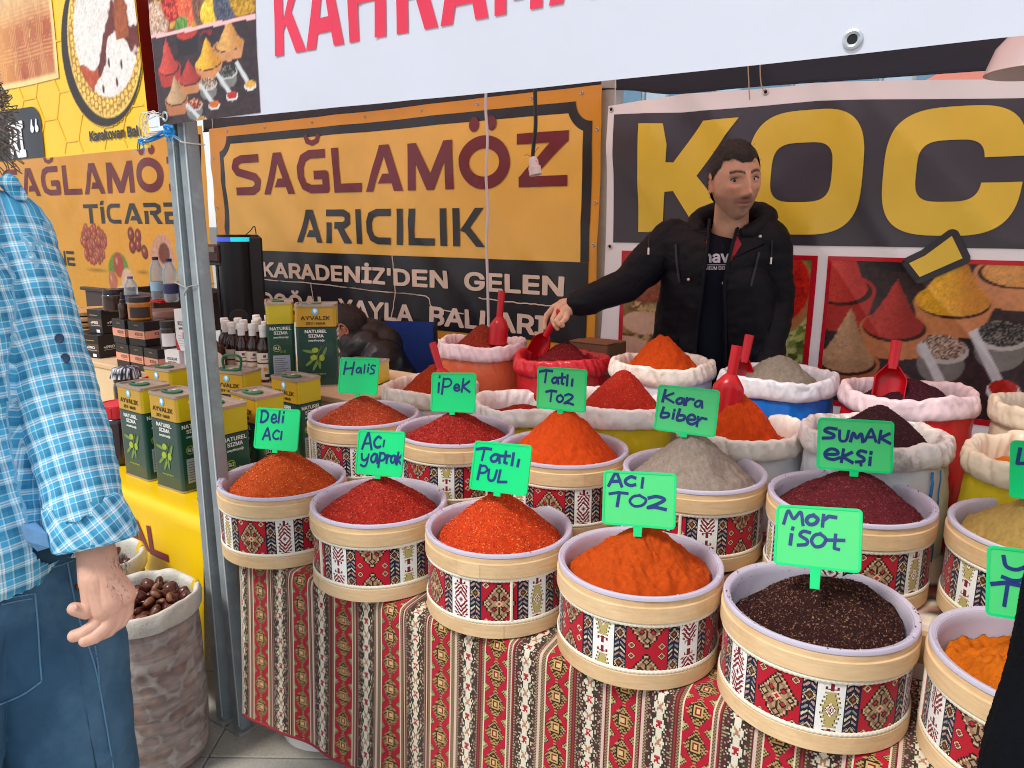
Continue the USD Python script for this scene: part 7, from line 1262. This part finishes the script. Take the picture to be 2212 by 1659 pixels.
pv = on_surface(sh, [(48, 1134), (78, 1128), (102, 1152), (110, 1182), (84, 1190), (60, 1168)], .010); cfl = np.vstack([pv, pv - _f * .004]); o = 6; cf = [[0, 1, 2], [0, 2, 5], [2, 3, 5], [3, 4, 5]]; cf = cf + [[a_ + o, c_ + o, b_ + o] for a_, b_, c_ in cf] + sum([[[i, (i + 1) % 6, (i + 1) % 6 + o], [i, (i + 1) % 6 + o, i + o]] for i in range(6)], []); obj(C, 'cuff_tab', trimesh.Trimesh(cfl, cf), mat('cuff_lining', '6E9AC4', .85, .2, .15, 60), False)
for p in ((232 * .997, 731), (244, 774)):
    q = on_surface(sh, [(p[0] - 102, p[1])], .004)[0]; m = lathe([(.0, 0), (.008, 0), (.0088, .0015), (.0075, .003), (.005, .0022), (0, .0022)], 20); n_ = -_f; ex = _r; obj(C, 'button', (q + m[0][:, :1] * ex + m[0][:, 1:2] * _u + m[0][:, 2:] * n_, m[1]), mat('navy_button', '22344E', .35), 30)
colr = flesh([[(nk + [.07 * math.sin(q), .07 * math.cos(q) , -.02 - .035 * math.cos(q - .8)], .016) for q in np.linspace(-2.4, 3.2, 12)], [(D(20, 395, 1.33), .016), (D(44, 424, 1.34), .011)]], .006, 6); cvx = colr.vertices; obj(C, 'collar', colr, M_plaid, True, plaid(cvx[:, 0] * 1.2 + cvx[:, 1], cvx[:, 2] * 1.4), 'vertex')
# jeans
jn = flesh([[(hp_ + [0, 0, .05], .155), (hp_, .158), (D(95, 1420, 1.41), .14), (kn, .098), (fr_ + [0, 0, .05], .075)], [(hl + [0, 0, .05], .155), (hl, .158), (D(-175, 1450, 1.26), .14), (kl, .098), (fl_ + [0, 0, .05], .075)], [(hp_ + [0, 0, .03], .155), (hl + [0, 0, .03], .155)]], .009, 12); jn = folds(jn, .006, 5, 31, (1, 1, 1.8)); jn = folds(jn, .003, 16, 41)
M_denim = mat('denim', '3A5E7A', .85, .2, .3, 7, .3, 600, .0015, grime=('5E7F96', .55, 4)); M_thread = mat('denim_seam', '5C88A8', .8)
obj(C, 'jeans', jn, M_denim, True)
for nm, pts in (('pocket_seam', [(0, 1296), (38, 1288), (75, 1282)]), ('pocket_seam', [(76, 1282), (82, 1350), (86, 1420), (90, 1470)]), ('pocket_seam', [(90, 1472), (50, 1500), (0, 1522)]), ('pocket_seam', [(4, 1306), (40, 1298), (70, 1293)]), ('waistband_seam', [(60, 1250), (110, 1228), (160, 1210)]), ('side_seam', [(146, 1215), (158, 1280), (172, 1340), (205, 1440), (225, 1540), (245, 1659)]), ('fly_seam', [(205, 1395), (212, 1440), (214, 1475)])): seam(C, nm, jn, pts, .0016, M_thread, 30, .001)
q = on_surface(jn, [(167, 1268)], .003)[0]; s_ = trimesh.creation.icosphere(2); s_.vertices *= [.006, .004, .006]; obj(C, 'rivet', trimesh.Trimesh(s_.vertices + q, s_.faces), mat('copper_rivet', '8A4A2C', .35, metal=.7), True)
for q in (fr_, fl_): obj(C, 'shoe', flesh([[(q + [.02, -.03, -.005], .045), (q + [-.1, .14, -.012], .038)]], .012, 4), mat('brown_shoe', '3A2A20', .5), True)

# --- a passer-by in a black knit coat at the right edge
K = thing('person', 'person in a black knitted coat, only a sleeve showing at the right edge', 'person')
ks, ke, kw_ = D(2440, 1080, .86), D(2330, 1480, .87), D(2235, 1760, .85); kc = D(2720, 1330, .88); kh = np.array([kc[0] + .05, kc[1] - .05, 1.62]); KA = axes((-.2, 1, -.1))
kb = [[(ks, .05), (ke, .04), (kw_, .03), (kw_ + [-.03, .02, -.07], .03), (kw_ + [-.035, .04, -.12], .016)], [(ks + [.1, 0, 0], .07), (kc, .12), (np.array([kc[0], kc[1], .9]), .13)], [(np.array([kc[0] + .05, kc[1] - .05, 1.42]), .06), (kh + KA @ [0, -.02, -.06], .055)], [(np.array([kc[0] - .05, kc[1], .88]), .1), (np.array([kc[0] - .05, kc[1], .5]), .06), (np.array([kc[0] - .05, kc[1], GZ + .05]), .045)], [(np.array([kc[0] + .12, kc[1] - .03, .88]), .1), (np.array([kc[0] + .12, kc[1] - .03, .5]), .06), (np.array([kc[0] + .12, kc[1] - .03, GZ + .05]), .045)], [(np.array([kc[0] + .05, kc[1] - .05, 1.42]), .06), (kc, .12)]]
person_body(K, kb, kh, KA, beard=0); add_head(K, kh, KA, thick=.02)
kt = flesh([[(ks + [0, 0, .02], .088), (D(2372, 1330, .86), .075), (ke, .072), (D(2268, 1670, .855), .068), (kw_, .06)], [(ks + [.1, 0, 0], .1), (kc, .17), (np.array([kc[0], kc[1], .95]), .18), (np.array([kc[0], kc[1], .55]), .2)]], .006, 12)
kt = folds(kt, .004, 9, 3); vv = kt.vertices; kt = trimesh.Trimesh(vv + kt.vertex_normals * (.0012 * np.sin(vv[:, 2] * 700))[:, None], kt.faces, process=False)
obj(K, 'coat', kt, mat('black_knit', '0A0C12', .95, .1, .2, 60, .5, 180, .004), True)
ksk = flesh([[(np.array([kc[0] - .05, kc[1], .7]), .11), (np.array([kc[0] - .05, kc[1], GZ + .1]), .07)], [(np.array([kc[0] + .12, kc[1] - .03, .7]), .11), (np.array([kc[0] + .12, kc[1] - .03, GZ + .1]), .07)]], .014, 6); obj(K, 'trousers', ksk, mat('dark_jeans'), True)
